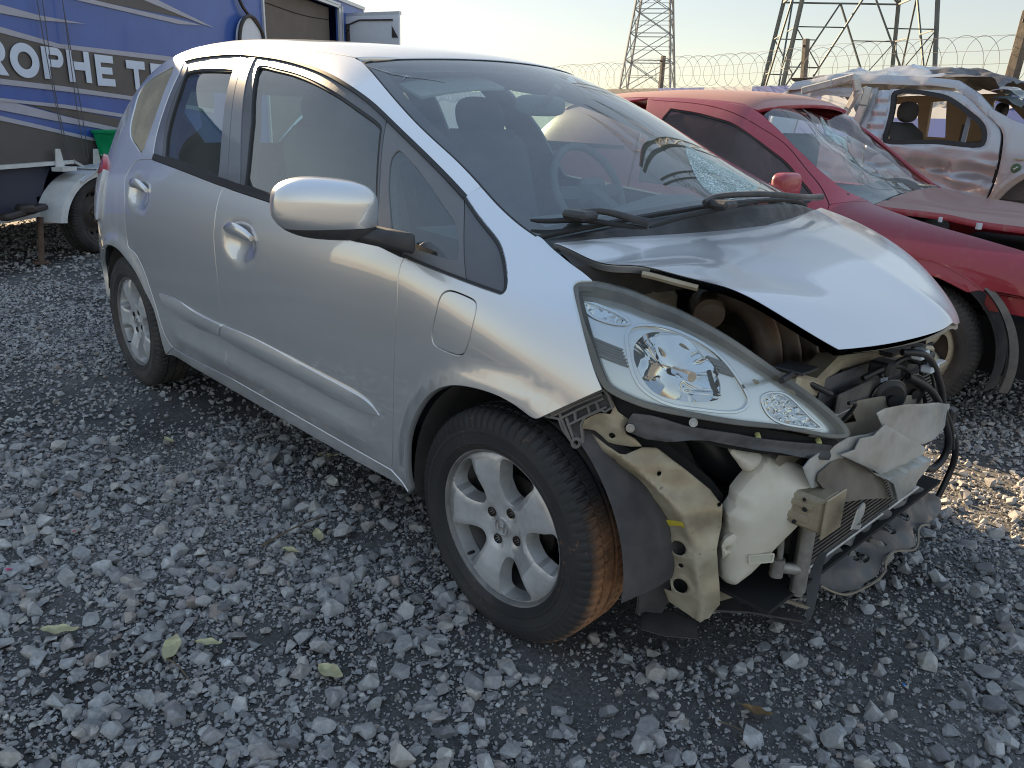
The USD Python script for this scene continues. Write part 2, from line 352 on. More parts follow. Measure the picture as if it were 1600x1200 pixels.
paint('silver_paint', (.62, .62, .615), dust=(.40, .37, .31), dust_amt=.22, dust_z=(.1, .5), metal=.85, rough=.32, streak=.0)
paint('silver_bonnet', (.58, .59, .60), dust=(.46, .44, .40), dust_amt=.0, metal=.85, rough=.45, streak=.06, top=.10, coat_ior=2.0, coat_rough=.10)
paint('silver_roof', (.66, .66, .655), dust=(.46, .42, .35), dust_amt=.3, metal=.82, rough=.34, streak=.06, top=.12)
paint('red_paint', (.235, .010, .022), dust=(.33, .22, .17), dust_amt=.55, dust_z=(.2, .7), metal=.1, rough=.45, streak=.12, flake=False, coat_ior=1.5, coat_rough=.06)
paint('red_top', (.25, .012, .025), dust=(.36, .27, .22), dust_amt=.5, metal=.1, rough=.5, streak=.4, top=.62, flake=False, coat_ior=1.5, coat_rough=.08)
paint('pickup_paint', (.38, .40, .43), dust=(.34, .21, .11), dust_amt=1.15, dust_z=(.82, 1.16), metal=.45, rough=.4, streak=.2, coat_ior=1.5, coat_rough=.05)
pane('window_glass', (.62, .82, .77), 2.3, dirt=.03, haze=.012)
pane('screen_glass', (.76, .88, .86), 2.3, dirt=.03, haze=.012)
pane('dusty_glass', (.55, .62, .55), 1.6, dirt=.5, dirtc=(.55, .48, .34), haze=.5)
pane('lamp_lens', (.93, .95, .93), 1.5, dirt=.05, dirtc=(.55, .54, .42), haze=.012)
pane('dark_glass', (.10, .09, .11), 1.5, dirt=.25, dirtc=(.16, .12, .12), haze=.25)
# crazed safety glass: bright crumbs
usdkit.material(stage, L('crazed_glass'), {
    'tc': ('texture_coordinate', {}), 'v': ('voronoi_texture', {'scale': 95.0, 'feature': 'distance_to_edge'}), 'vc': ('voronoi_texture', {'scale': 95.0}),
    'r': ('map_range', {'from_min': 0.0, 'from_max': .09, 'to_min': .85, 'to_max': .18, 'clamp': True}), 'n': ('noise_texture', {'scale': 14.0, 'detail': 4.0}), 'nr': ('map_range', {'from_min': .35, 'from_max': .65, 'to_min': .5, 'to_max': 1.2, 'clamp': False}),
    'mu': ('math', {'math_type': 'multiply', 'use_clamp': True}), 't': ('transparent_bsdf', {'color': (.72, .84, .82)}), 'b': ('bump', {'strength': 1.0, 'distance': .004}),
    'g': ('principled_bsdf', {'base_color': (.55, .66, .66), 'roughness': .12, 'specular_ior_level': 1.0}), 'm': ('mix_closure', {})},
    [('tc.object', 'v.vector'), ('tc.object', 'vc.vector'), ('v.distance', 'r.value'), ('tc.object', 'n.vector'), ('n.fac', 'nr.value'), ('r.result', 'mu.value1'), ('nr.result', 'mu.value2'), ('mu.value', 'm.fac'),
     ('vc.distance', 'b.height'), ('b.normal', 'g.normal'), ('t.BSDF', 'm.closure1'), ('g.BSDF', 'm.closure2')], surface='m.closure')
pm('frame_trim', (.085, .09, .10), .42, var=.2, scale=5, bump=.0003, rvar=.08)
pm('pillar_trim', (.11, .115, .13), .30, var=.15, scale=4, coat=.3)
pm('grey_frit', (.12, .12, .125), .25, var=.1)
pm('black_rubber', (.014, .014, .015), .65, var=.3)
pm('black_plastic', (.025, .025, .028), .5, var=.4, scale=18, bump=.0005, c2=(.045, .042, .04), rvar=.12)
pm('dusty_plastic', (.05, .048, .046), .7, scale=7, bump=.0006, c2=(.15, .13, .115), rvar=.1)
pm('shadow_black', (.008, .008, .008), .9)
pm('interior_grey', (.12, .12, .125), .85, var=.2, bump=.0006, scale=40)
pm('interior_light', (.26, .26, .25), .9, var=.1, scale=30)
pm('seat_cloth', (.085, .088, .095), .95, var=.3, scale=200, bump=.0005)
pm('dash_plastic', (.12, .125, .13), .7, var=.2, bump=.0004, scale=60)
pm('chrome', (.72, .73, .75), .06, 1.0, var=.05)
pm('lamp_silver', (.62, .64, .66), .22, .9, var=.06, scale=8)
pm('lamp_reflector', (.86, .88, .9), .03, 1.0, var=.02)
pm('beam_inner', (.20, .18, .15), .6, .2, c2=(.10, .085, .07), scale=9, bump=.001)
pm('bar_plastic', (.03, .03, .032), .45, c2=(.085, .08, .078), scale=8, bump=.0006, rvar=.1)
pm('alloy', (.56, .565, .57), .34, .6, c2=(.44, .43, .41), scale=9, bump=.0002, rvar=.1)
pm('alloy_dirty', (.26, .25, .24), .55, .5, c2=(.13, .125, .12), scale=14, rvar=.1)
pm('brake_metal', (.06, .055, .05), .5, .6, c2=(.03, .025, .022))
pm('bolt_steel', (.4, .4, .4), .35, .9, c2=(.2, .19, .18), scale=40)
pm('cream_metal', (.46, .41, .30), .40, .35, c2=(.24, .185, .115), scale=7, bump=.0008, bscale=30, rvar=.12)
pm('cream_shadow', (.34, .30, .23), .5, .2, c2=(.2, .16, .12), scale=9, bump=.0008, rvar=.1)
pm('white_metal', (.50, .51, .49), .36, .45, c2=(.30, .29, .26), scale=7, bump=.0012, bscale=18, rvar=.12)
pm('tank_plastic', (.62, .59, .51), .42, c2=(.44, .39, .30), scale=5, bump=.0004, extra={'subsurface_weight': .15, 'subsurface_radius': (.02, .018, .01)})
pm('tank_label', (.52, .51, .40), .5); pm('liner_felt', (.10, .09, .085), .9, c2=(.035, .032, .033), scale=6, bump=.002, bscale=26)
pm('fin_metal', (.12, .105, .09), .5, .5, c2=(.065, .055, .05), scale=25)
pm('bright_alu', (.5, .5, .49), .35, .8, c2=(.32, .31, .3), scale=20)
pm('engine_black', (.06, .055, .05), .5, c2=(.11, .09, .07), scale=10, bump=.0008)
pm('manifold', (.13, .10, .08), .42, c2=(.24, .16, .11), scale=9, bump=.0006)
pm('tray_black', (.028, .030, .033), .38, c2=(.07, .075, .08), scale=4.5, bump=.0008, rvar=.15)
pm('rust_metal', (.16, .10, .07), .8, .2, c2=(.08, .05, .035), scale=18, bump=.001)
pm('pipe_alu', (.36, .34, .31), .45, .7, c2=(.2, .18, .16), scale=22)
pm('yellow_tag', (.62, .50, .05), .6, var=.15, scale=60)
pm('pale_tag', (.52, .52, .22), .6, var=.15)
pm('red_lamp', (.35, .01, .012), .12, coat=.6)
pm('white_lamp', (.6, .6, .6), .15, coat=.6)
pm('leaf_dry', (.50, .46, .28), .8, c2=(.34, .31, .16), scale=30, bump=.001, bscale=60)
pm('leaf_brown', (.22, .14, .06), .85, c2=(.13, .075, .03), scale=30, bump=.001)
pm('twig', (.16, .12, .075), .9, var=.4, scale=40, bump=.001)
pm('red_plastic', (.5, .03, .03), .4); pm('pink_plastic', (.65, .08, .22), .4); pm('blue_plastic', (.05, .2, .55), .4)
pm('cream_wheel', (.43, .40, .31), .5, .3, c2=(.33, .29, .21), scale=12)
pm('steel_dark', (.035, .033, .033), .55, .3, c2=(.06, .04, .03), scale=14)
pm('tower_steel', (.10, .115, .11), .6, .4, var=.2, scale=2)
pm('far_steel', (.22, .235, .24), .7, .2, var=.15, scale=2)
pm('wire_steel', (.17, .16, .15), .6, .3); pm('cable_dark', (.09, .09, .10), .7)
pm('post_wood', (.17, .145, .115), .9, c2=(.09, .075, .06), scale=5, bump=.004)
pm('fence_blue', (.035, .085, .36), .6, c2=(.03, .07, .28), scale=2); pm('fence_white', (.52, .55, .60), .6, c2=(.42, .44, .48), scale=2.5)
pm('fence_grey', (.2, .2, .2), .8); pm('letter_white', (.68, .70, .74), .5, var=.06); pm('letter_grey', (.36, .37, .40), .6)
pm('trailer_blue', (.036, .09, .31), .38, c2=(.03, .07, .25), scale=3, coat=.2); pm('trailer_brown', (.085, .073, .066), .5, c2=(.065, .055, .052), scale=2.4)
pm('trailer_pale', (.36, .35, .40), .45, var=.1); pm('trailer_skirt', (.022, .026, .045), .55, c2=(.035, .035, .05), scale=3); pm('trailer_letter', (.55, .60, .70), .4, var=.05)
pm('white_fender', (.62, .62, .60), .4, c2=(.5, .48, .44), scale=8); pm('fender_inside', (.33, .28, .20), .8)
pm('green_crate', (.0, .30, .11), .4, c2=(.0, .22, .08), scale=10); pm('alu_frame', (.55, .56, .58), .35, .6); pm('inside_brown', (.15, .125, .105), .8, c2=(.12, .10, .085), scale=3)
pm('panel_white', (.62, .64, .68), .4, var=.06); pm('yellow_strip', (.70, .72, .06), .5); pm('shed_grey', (.10, .11, .12), .6, .2, var=.2, scale=1.5)
pm('hose_black', (.014, .014, .015), .42, var=.3); pm('copper', (.35, .17, .08), .4, .8); pm('connector', (.6, .65, .72), .4)
pm('torn_dark', (.055, .055, .06), .6, c2=(.12, .12, .13), scale=6, bump=.004, bscale=20); pm('tan_cloth', (.24, .19, .13), .95, bump=.002); pm('badge_green', (.05, .11, .05), .3)
pm('ink', (.03, .035, .04), .6); pm('tape_yellow', (.45, .43, .12), .6)
# tyre rubber with a clay stain on the inner half of the tread
usdkit.material(stage, L('tyre_muddy'), {
    'tc': ('texture_coordinate', {}), 's': ('separate_xyz', {}), 'n': ('noise_texture', {'scale': 18.0, 'detail': 6.0, 'roughness': .7}),
    'y': ('map_range', {'from_min': .0, 'from_max': .022, 'to_min': 0.0, 'to_max': 1.0, 'clamp': True}), 'x': ('map_range', {'from_min': .02, 'from_max': .17, 'to_min': 0.0, 'to_max': 1.0, 'clamp': True}), 'zz': ('map_range', {'from_min': .17, 'from_max': .02, 'to_min': 0.0, 'to_max': 1.0, 'clamp': True}),
    'a': ('math', {'math_type': 'multiply'}), 'a2': ('math', {'math_type': 'multiply'}), 'nn': ('map_range', {'from_min': .3, 'from_max': .62, 'to_min': .25, 'to_max': 1.0, 'clamp': True}), 'a3': ('math', {'math_type': 'multiply'}),
    'n2': ('noise_texture', {'scale': 55.0, 'detail': 5.0, 'roughness': .75}), 'sp': ('map_range', {'from_min': .58, 'from_max': .72, 'to_min': 0.0, 'to_max': .55, 'clamp': True}), 'n4': ('noise_texture', {'scale': 7.0, 'detail': 2.0}), 'n4r': ('map_range', {'from_min': .5, 'from_max': .66, 'to_min': 0.0, 'to_max': 1.0, 'clamp': True}), 'sp2': ('math', {'math_type': 'multiply'}),
    'mx': ('math', {'math_type': 'maximum'}), 'c': ('mix_color', {'a': (.018, .018, .019), 'b': (.40, .19, .09)}), 'n5': ('noise_texture', {'scale': 4.0, 'detail': 4.0}), 'dr': ('map_range', {'from_min': .4, 'from_max': .8, 'to_min': 0.0, 'to_max': .22, 'clamp': True}), 'c2': ('mix_color', {'b': (.12, .105, .09)}),
    'p': ('principled_bsdf', {'roughness': .68, 'specular_ior_level': .35}), 'bn': ('noise_texture', {'scale': 160.0, 'detail': 3.0}), 'b': ('bump', {'strength': .6, 'distance': .0012})},
    [('tc.object', 's.vector'), ('tc.object', 'n.vector'), ('s.y', 'y.value'), ('s.x', 'x.value'), ('s.z', 'zz.value'), ('y.result', 'a.value1'), ('x.result', 'a.value2'), ('a.value', 'a2.value1'), ('zz.result', 'a2.value2'), ('n.fac', 'nn.value'), ('a2.value', 'a3.value1'), ('nn.result', 'a3.value2'),
     ('tc.object', 'n2.vector'), ('n2.fac', 'sp.value'), ('tc.object', 'n4.vector'), ('n4.fac', 'n4r.value'), ('sp.result', 'sp2.value1'), ('n4r.result', 'sp2.value2'), ('a3.value', 'mx.value1'), ('sp2.value', 'mx.value2'), ('mx.value', 'c.fac'), ('tc.object', 'n5.vector'), ('n5.fac', 'dr.value'), ('dr.result', 'c2.fac'), ('c.result', 'c2.a'), ('c2.result', 'p.base_color'),
     ('tc.object', 'bn.vector'), ('bn.fac', 'b.height'), ('b.normal', 'p.normal')], surface='p.BSDF')
pm('tyre_rubber', (.02, .02, .021), .7, c2=(.06, .052, .045), scale=8, bump=.001, bscale=120, spec=.35)
# stones and soil
def stone_mat(name, ramp, rough=.85):
    usdkit.material(stage, L(name), {'o': ('object_info', {}), 'r': ('rgb_ramp', {'ramp': ramp}), 'g': ('geometry', {}), 'n': ('noise_texture', {'scale': 55.0, 'detail': 6.0, 'roughness': .7}), 'mr': ('map_range', {'from_min': .3, 'from_max': .7, 'to_min': .68, 'to_max': 1.18}),
        'm': ('mix_color', {'blend_type': 'multiply', 'fac': 1.0}), 'bn': ('noise_texture', {'scale': 320.0, 'detail': 4.0}), 'b': ('bump', {'strength': .7, 'distance': .0016}), 'p': ('principled_bsdf', {'roughness': rough, 'specular_ior_level': .35})},
        [('o.random', 'r.fac'), ('g.position', 'n.vector'), ('n.fac', 'mr.value'), ('r.color', 'm.a'), ('mr.result', 'm.b'), ('m.result', 'p.base_color'), ('g.position', 'bn.vector'), ('bn.fac', 'b.height'), ('b.normal', 'p.normal')], surface='p.BSDF')
stone_mat('stone', [(0, (0.159, 0.156, 0.156)), (.12, (0.232, 0.228, 0.226)), (.3, (0.299, 0.293, 0.287)), (.5, (0.342, 0.336, 0.323)), (.7, (0.397, 0.390, 0.378)), (.82, (0.329, 0.293, 0.268)), (.9, (0.439, 0.421, 0.378)), (.96, (0.281, 0.232, 0.201)), (1, (0.500, 0.500, 0.488))])
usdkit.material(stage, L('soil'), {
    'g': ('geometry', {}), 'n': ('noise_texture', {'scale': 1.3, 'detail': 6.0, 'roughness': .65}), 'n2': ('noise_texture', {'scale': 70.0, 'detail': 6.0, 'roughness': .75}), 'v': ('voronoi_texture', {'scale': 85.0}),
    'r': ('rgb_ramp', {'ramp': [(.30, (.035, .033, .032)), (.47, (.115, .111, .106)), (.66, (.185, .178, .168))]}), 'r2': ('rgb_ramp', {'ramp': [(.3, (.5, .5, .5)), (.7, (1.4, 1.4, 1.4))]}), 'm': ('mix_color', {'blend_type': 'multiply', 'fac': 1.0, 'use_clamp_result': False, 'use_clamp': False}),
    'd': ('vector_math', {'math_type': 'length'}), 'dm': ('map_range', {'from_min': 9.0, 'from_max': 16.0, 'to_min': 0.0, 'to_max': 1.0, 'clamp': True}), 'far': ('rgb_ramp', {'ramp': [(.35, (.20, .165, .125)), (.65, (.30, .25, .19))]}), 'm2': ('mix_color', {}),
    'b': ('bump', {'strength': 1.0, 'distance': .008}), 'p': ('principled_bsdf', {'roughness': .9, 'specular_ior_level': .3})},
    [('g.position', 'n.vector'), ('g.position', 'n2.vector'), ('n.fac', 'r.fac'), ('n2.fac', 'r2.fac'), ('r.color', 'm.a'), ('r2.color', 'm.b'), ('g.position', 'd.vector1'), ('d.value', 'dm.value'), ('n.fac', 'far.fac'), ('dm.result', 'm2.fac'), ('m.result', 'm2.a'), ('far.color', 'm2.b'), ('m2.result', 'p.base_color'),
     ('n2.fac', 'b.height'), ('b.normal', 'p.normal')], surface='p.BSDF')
# ================================================================ the silver hatchback
EDGE = json.loads('''{"split":[[-1.449,-0.798,0.987],[-1.459,-0.812,0.954],[-1.46,-0.834,0.881],[-1.463,-0.843,0.816],[-1.459,-0.847,0.75],[-1.455,-0.847,0.659],[-1.462,-0.842,0.518],[-1.46,-0.834,0.401],[-1.461,-0.819,0.29]],"fdoor":[[-0.374,-0.825,0.903],[-0.382,-0.833,0.878],[-0.379,-0.844,0.804],[-0.388,-0.847,0.695],[-0.4,-0.845,0.58],[-0.415,-0.838,0.458],[-0.44,-0.825,0.325],[-0.459,-0.817,0.283]],"botr":[[-2.038,-0.812,0.272],[-1.461,-0.819,0.29]],"botf":[[-1.461,-0.819,0.29],[-0.459,-0.817,0.283]],"reard":[[-2.14,-0.777,1.032],[-2.218,-0.778,1.029],[-2.298,-0.781,1.018],[-2.347,-0.792,0.991],[-2.369,-0.805,0.959],[-2.377,-0.816,0.927],[-2.35,-0.83,0.87],[-2.353,-0.838,0.801],[-2.359,-0.841,0.727],[-2.346,-0.841,0.663],[-2.296,-0.842,0.648],[-2.21,-0.842,0.596],[-2.156,-0.839,0.517],[-2.111,-0.831,0.404],[-2.085,-0.819,0.307],[-2.038,-0.812,0.272]],"archr":[[-2.874,-0.801,0.425],[-2.871,-0.805,0.501],[-2.817,-0.819,0.554],[-2.75,-0.828,0.595],[-2.67,-0.833,0.621],[-2.579,-0.836,0.635],[-2.466,-0.838,0.632],[-2.37,-0.84,0.604],[-2.271,-0.84,0.561],[-2.202,-0.837,0.498],[-2.143,-0.833,0.425],[-2.129,-0.822,0.326],[-2.144,-0.807,0.257],[-2.162,-0.794,0.216]],"sillb":[[-2.162,-0.794,0.216],[-2.02,-0.799,0.229],[-1.127,-0.804,0.235],[-0.647,-0.805,0.24],[-0.399,-0.805,0.24],[-0.374,-0.805,0.239]],"archf":[[-0.374,-0.805,0.239],[-0.359,-0.829,0.354],[-0.34,-0.837,0.434],[-0.31,-0.841,0.491],[-0.267,-0.844,0.552],[-0.215,-0.845,0.597],[-0.152,-0.845,0.628],[-0.086,-0.844,0.643],[-0.016,-0.843,0.649],[0.036,-0.84,0.646],[0.084,-0.834,0.634],[0.121,-0.828,0.622],[0.137,-0.825,0.628]],"fendfront":[[0.137,-0.825,0.628],[0.205,-0.8,0.676],[0.252,-0.77,0.71]],"fendlamp":[[0.252,-0.77,0.71],[0.229,-0.772,0.746],[0.206,-0.77,0.785],[0.179,-0.762,0.826],[0.151,-0.747,0.86],[0.116,-0.725,0.892],[0.105,-0.713,0.903],[0.106,-0.702,0.908],[0.117,-0.692,0.91],[0.132,-0.679,0.912]],"fendtop":[[0.132,-0.679,0.912],[0.097,-0.674,0.925],[0.06,-0.671,0.937],[0.029,-0.668,0.948],[-0.022,-0.663,0.968],[-0.055,-0.658,0.982],[-0.073,-0.661,0.987]],"wsl":[[-0.069,-0.665,0.984],[-0.131,-0.664,1.006],[-0.218,-0.654,1.042],[-0.296,-0.639,1.078],[-0.421,-0.619,1.135],[-0.609,-0.603,1.219],[-0.896,-0.542,1.347],[-1.019,-0.507,1.393]],"seamA":[[-0.296,-0.639,1.078],[-0.309,-0.682,1.057]],"frame":[[-2.198,-0.582,1.416],[-2.12,-0.574,1.425],[-1.984,-0.565,1.432],[-1.857,-0.556,1.434],[-1.764,-0.553,1.432],[-1.634,-0.556,1.424],[-1.443,-0.564,1.408],[-1.256,-0.579,1.384],[-1.08,-0.597,1.352],[-0.923,-0.611,1.309],[-0.805,-0.623,1.27],[-0.71,-0.636,1.232],[-0.542,-0.654,1.159],[-0.394,-0.671,1.093],[-0.306,-0.685,1.053]],"tri_r":[[-0.306,-0.685,1.053],[-0.236,-0.705,1.017],[-0.162,-0.722,0.982],[-0.104,-0.741,0.949],[-0.032,-0.795,0.878],[-0.036,-0.803,0.869]],"tri_b":[[-0.036,-0.803,0.869],[-0.144,-0.814,0.88],[-0.382,-0.824,0.906]],"beltf":[[-0.392,-0.825,0.904],[-0.587,-0.821,0.927],[-1.07,-0.808,0.964],[-1.354,-0.802,0.979],[-1.442,-0.799,0.985]],"beltr":[[-1.442,-0.799,0.985],[-1.528,-0.797,0.99],[-1.779,-0.789,1.008],[-2.14,-0.777,1.032]],"dstrip_o":[[-2.137,-0.777,1.034],[-2.158,-0.761,1.071],[-2.174,-0.736,1.135],[-2.176,-0.676,1.269],[-2.174,-0.622,1.366],[-2.198,-0.582,1.416]],"dstrip_i":[[-2.055,-0.771,1.05],[-2.113,-0.722,1.169],[-2.125,-0.677,1.27],[-2.118,-0.62,1.371],[-2.134,-0.605,1.39]],"qglass":[[-2.293,-0.604,1.387],[-2.35,-0.612,1.374],[-2.419,-0.622,1.355],[-2.515,-0.637,1.321],[-2.546,-0.657,1.283],[-2.529,-0.687,1.225],[-2.515,-0.713,1.168],[-2.481,-0.733,1.123],[-2.431,-0.745,1.097],[-2.348,-0.757,1.072],[-2.281,-0.764,1.058],[-2.269,-0.753,1.087],[-2.254,-0.722,1.165],[-2.248,-0.68,1.257],[-2.25,-0.644,1.329],[-2.266,-0.61,1.381]],"rglass":[[-2.118,-0.62,1.371],[-2.037,-0.613,1.38],[-1.87,-0.609,1.381],[-1.682,-0.608,1.376],[-1.615,-0.683,1.251],[-1.575,-0.738,1.125],[-1.526,-0.785,1.015],[-2.033,-0.771,1.049],[-2.071,-0.744,1.118],[-2.087,-0.718,1.18],[-2.098,-0.669,1.286]],"rband":[[-2.139,-0.603,1.393],[-2.067,-0.599,1.398],[-1.906,-0.591,1.404],[-1.72,-0.584,1.404]],"bstrip":[[-1.744,-0.564,1.423],[-1.685,-0.568,1.417],[-1.445,-0.792,1.0],[-1.514,-0.79,1.005]],"bstripf":[[-1.683,-0.568,1.417],[-1.624,-0.563,1.418],[-1.345,-0.794,0.995],[-1.442,-0.792,1.0]],"fglass":[[-1.553,-0.597,1.383],[-1.54,-0.591,1.389],[-1.438,-0.595,1.38],[-1.291,-0.604,1.363],[-1.113,-0.621,1.332],[-0.953,-0.635,1.293],[-0.835,-0.645,1.257],[-0.725,-0.654,1.22],[-0.7,-0.662,1.206],[-0.655,-0.703,1.147],[-0.603,-0.748,1.069],[-0.52,-0.811,0.948],[-0.757,-0.81,0.958],[-1.067,-0.801,0.981],[-1.317,-0.792,0.999],[-1.411,-0.706,1.2]],"qdiv":[[-0.301,-0.692,1.047],[-0.148,-0.814,0.881]],"qclear":[[-0.597,-0.683,1.153],[-0.601,-0.699,1.137],[-0.584,-0.722,1.104],[-0.542,-0.755,1.046],[-0.492,-0.786,0.991],[-0.438,-0.812,0.938],[-0.371,-0.813,0.928],[-0.283,-0.807,0.924],[-0.217,-0.8,0.921],[-0.206,-0.794,0.926],[-0.216,-0.785,0.941],[-0.261,-0.752,0.986],[-0.334,-0.729,1.027],[-0.492,-0.693,1.109],[-0.572,-0.682,1.146]],"qleft":[[-0.712,-0.636,1.233],[-0.523,-0.807,0.958],[-0.497,-0.824,0.916]],"mould_r":[[-2.045,-0.839,0.51],[-1.868,-0.841,0.517],[-1.701,-0.841,0.503],[-1.462,-0.841,0.499],[-1.479,-0.839,0.46],[-1.631,-0.837,0.442],[-1.818,-0.837,0.454],[-1.989,-0.838,0.481]],"mould_f":[[-1.444,-0.841,0.5],[-1.2,-0.842,0.505],[-0.943,-0.841,0.496],[-0.717,-0.84,0.488],[-0.581,-0.84,0.481],[-0.518,-0.839,0.468],[-0.482,-0.838,0.446],[-0.536,-0.837,0.438],[-0.728,-0.836,0.431],[-1.039,-0.837,0.441],[-1.413,-0.838,0.447],[-1.469,-0.838,0.452]],"crease":[[-1.956,-0.83,0.381],[-1.702,-0.832,0.385],[-1.476,-0.833,0.387],[-1.275,-0.832,0.384],[-1.091,-0.832,0.381],[-0.738,-0.832,0.386],[-0.485,-0.83,0.363]],"fuel":[[-0.194,-0.832,0.85],[-0.211,-0.837,0.836],[-0.222,-0.844,0.793],[-0.233,-0.846,0.745],[-0.231,-0.847,0.72],[-0.216,-0.847,0.71],[-0.145,-0.846,0.706],[-0.124,-0.846,0.71],[-0.109,-0.845,0.723],[-0.093,-0.841,0.775],[-0.09,-0.83,0.827],[-0.097,-0.826,0.84],[-0.118,-0.826,0.847],[-0.174,-0.83,0.853]],"hand_r":[[-2.315,-0.815,0.935],[-2.303,-0.809,0.95],[-2.26,-0.808,0.955],[-2.158,-0.817,0.935],[-2.121,-0.822,0.921],[-2.113,-0.827,0.902],[-2.301,-0.82,0.918]],"hrec_r":[[-2.317,-0.818,0.925],[-2.115,-0.826,0.906],[-2.114,-0.831,0.882],[-2.147,-0.833,0.867],[-2.214,-0.831,0.875],[-2.291,-0.824,0.904]],"hand_f":[[-1.382,-0.839,0.856],[-1.368,-0.836,0.87],[-1.34,-0.835,0.876],[-1.197,-0.839,0.856],[-1.171,-0.84,0.845],[-1.167,-0.843,0.821],[-1.378,-0.841,0.835]],"hrec_f":[[-1.381,-0.841,0.841],[-1.167,-0.842,0.825],[-1.181,-0.845,0.794],[-1.204,-0.846,0.779],[-1.268,-0.845,0.784],[-1.363,-0.843,0.813]],"roofseam":[[-1.544,-0.398,1.477],[-1.418,-0.426,1.463],[-1.272,-0.458,1.442],[-1.17,-0.483,1.425],[-1.077,-0.502,1.406]],"head_out":[[0.099,-0.708,0.907],[0.108,-0.724,0.895],[0.131,-0.743,0.873],[0.161,-0.76,0.841],[0.191,-0.769,0.804],[0.221,-0.772,0.759],[0.25,-0.769,0.717],[0.269,-0.762,0.704],[0.294,-0.749,0.694],[0.344,-0.718,0.68],[0.41,-0.667,0.67],[0.494,-0.588,0.658],[0.573,-0.499,0.646],[0.633,-0.418,0.633],[0.634,-0.41,0.642],[0.606,-0.43,0.68],[0.558,-0.471,0.725],[0.499,-0.515,0.771],[0.43,-0.555,0.818],[0.376,-0.582,0.847],[0.316,-0.607,0.872],[0.263,-0.629,0.887],[0.21,-0.646,0.902],[0.162,-0.665,0.909],[0.126,-0.684,0.912]],"head_chrome":[[0.125,-0.715,0.895],[0.132,-0.708,0.897],[0.173,-0.693,0.891],[0.223,-0.684,0.875],[0.25,-0.681,0.861],[0.247,-0.698,0.849],[0.253,-0.71,0.832],[0.268,-0.722,0.801],[0.287,-0.731,0.759],[0.307,-0.728,0.731],[0.337,-0.714,0.708],[0.365,-0.698,0.69],[0.342,-0.717,0.69],[0.292,-0.748,0.703],[0.264,-0.761,0.719],[0.245,-0.763,0.747],[0.21,-0.761,0.799],[0.169,-0.745,0.852]],"head_main":[[0.256,-0.707,0.832],[0.254,-0.694,0.848],[0.267,-0.675,0.856],[0.305,-0.642,0.855],[0.354,-0.615,0.839],[0.409,-0.59,0.807],[0.454,-0.575,0.763],[0.485,-0.567,0.721],[0.492,-0.569,0.704],[0.487,-0.583,0.689],[0.462,-0.612,0.683],[0.423,-0.649,0.686],[0.377,-0.688,0.691],[0.337,-0.714,0.708],[0.306,-0.727,0.735],[0.284,-0.726,0.774],[0.269,-0.719,0.805]],"head_bowl":[[0.277,-0.71,0.81],[0.277,-0.696,0.827],[0.285,-0.672,0.845],[0.308,-0.646,0.85],[0.347,-0.619,0.842],[0.381,-0.611,0.816],[0.413,-0.606,0.783],[0.437,-0.602,0.752],[0.447,-0.605,0.727],[0.447,-0.615,0.711],[0.43,-0.635,0.703],[0.403,-0.662,0.7],[0.374,-0.686,0.702],[0.342,-0.709,0.713],[0.318,-0.718,0.736],[0.295,-0.721,0.768]],"head_turn":[[0.511,-0.544,0.707],[0.509,-0.54,0.718],[0.517,-0.526,0.725],[0.534,-0.504,0.724],[0.556,-0.486,0.707],[0.59,-0.461,0.67],[0.607,-0.447,0.651],[0.595,-0.464,0.652],[0.559,-0.509,0.66],[0.537,-0.532,0.671],[0.523,-0.542,0.686]],"head_city":[[0.13,-0.717,0.892],[0.17,-0.702,0.887],[0.218,-0.69,0.873],[0.244,-0.69,0.858],[0.228,-0.706,0.854],[0.191,-0.724,0.86],[0.158,-0.729,0.872]]}''')
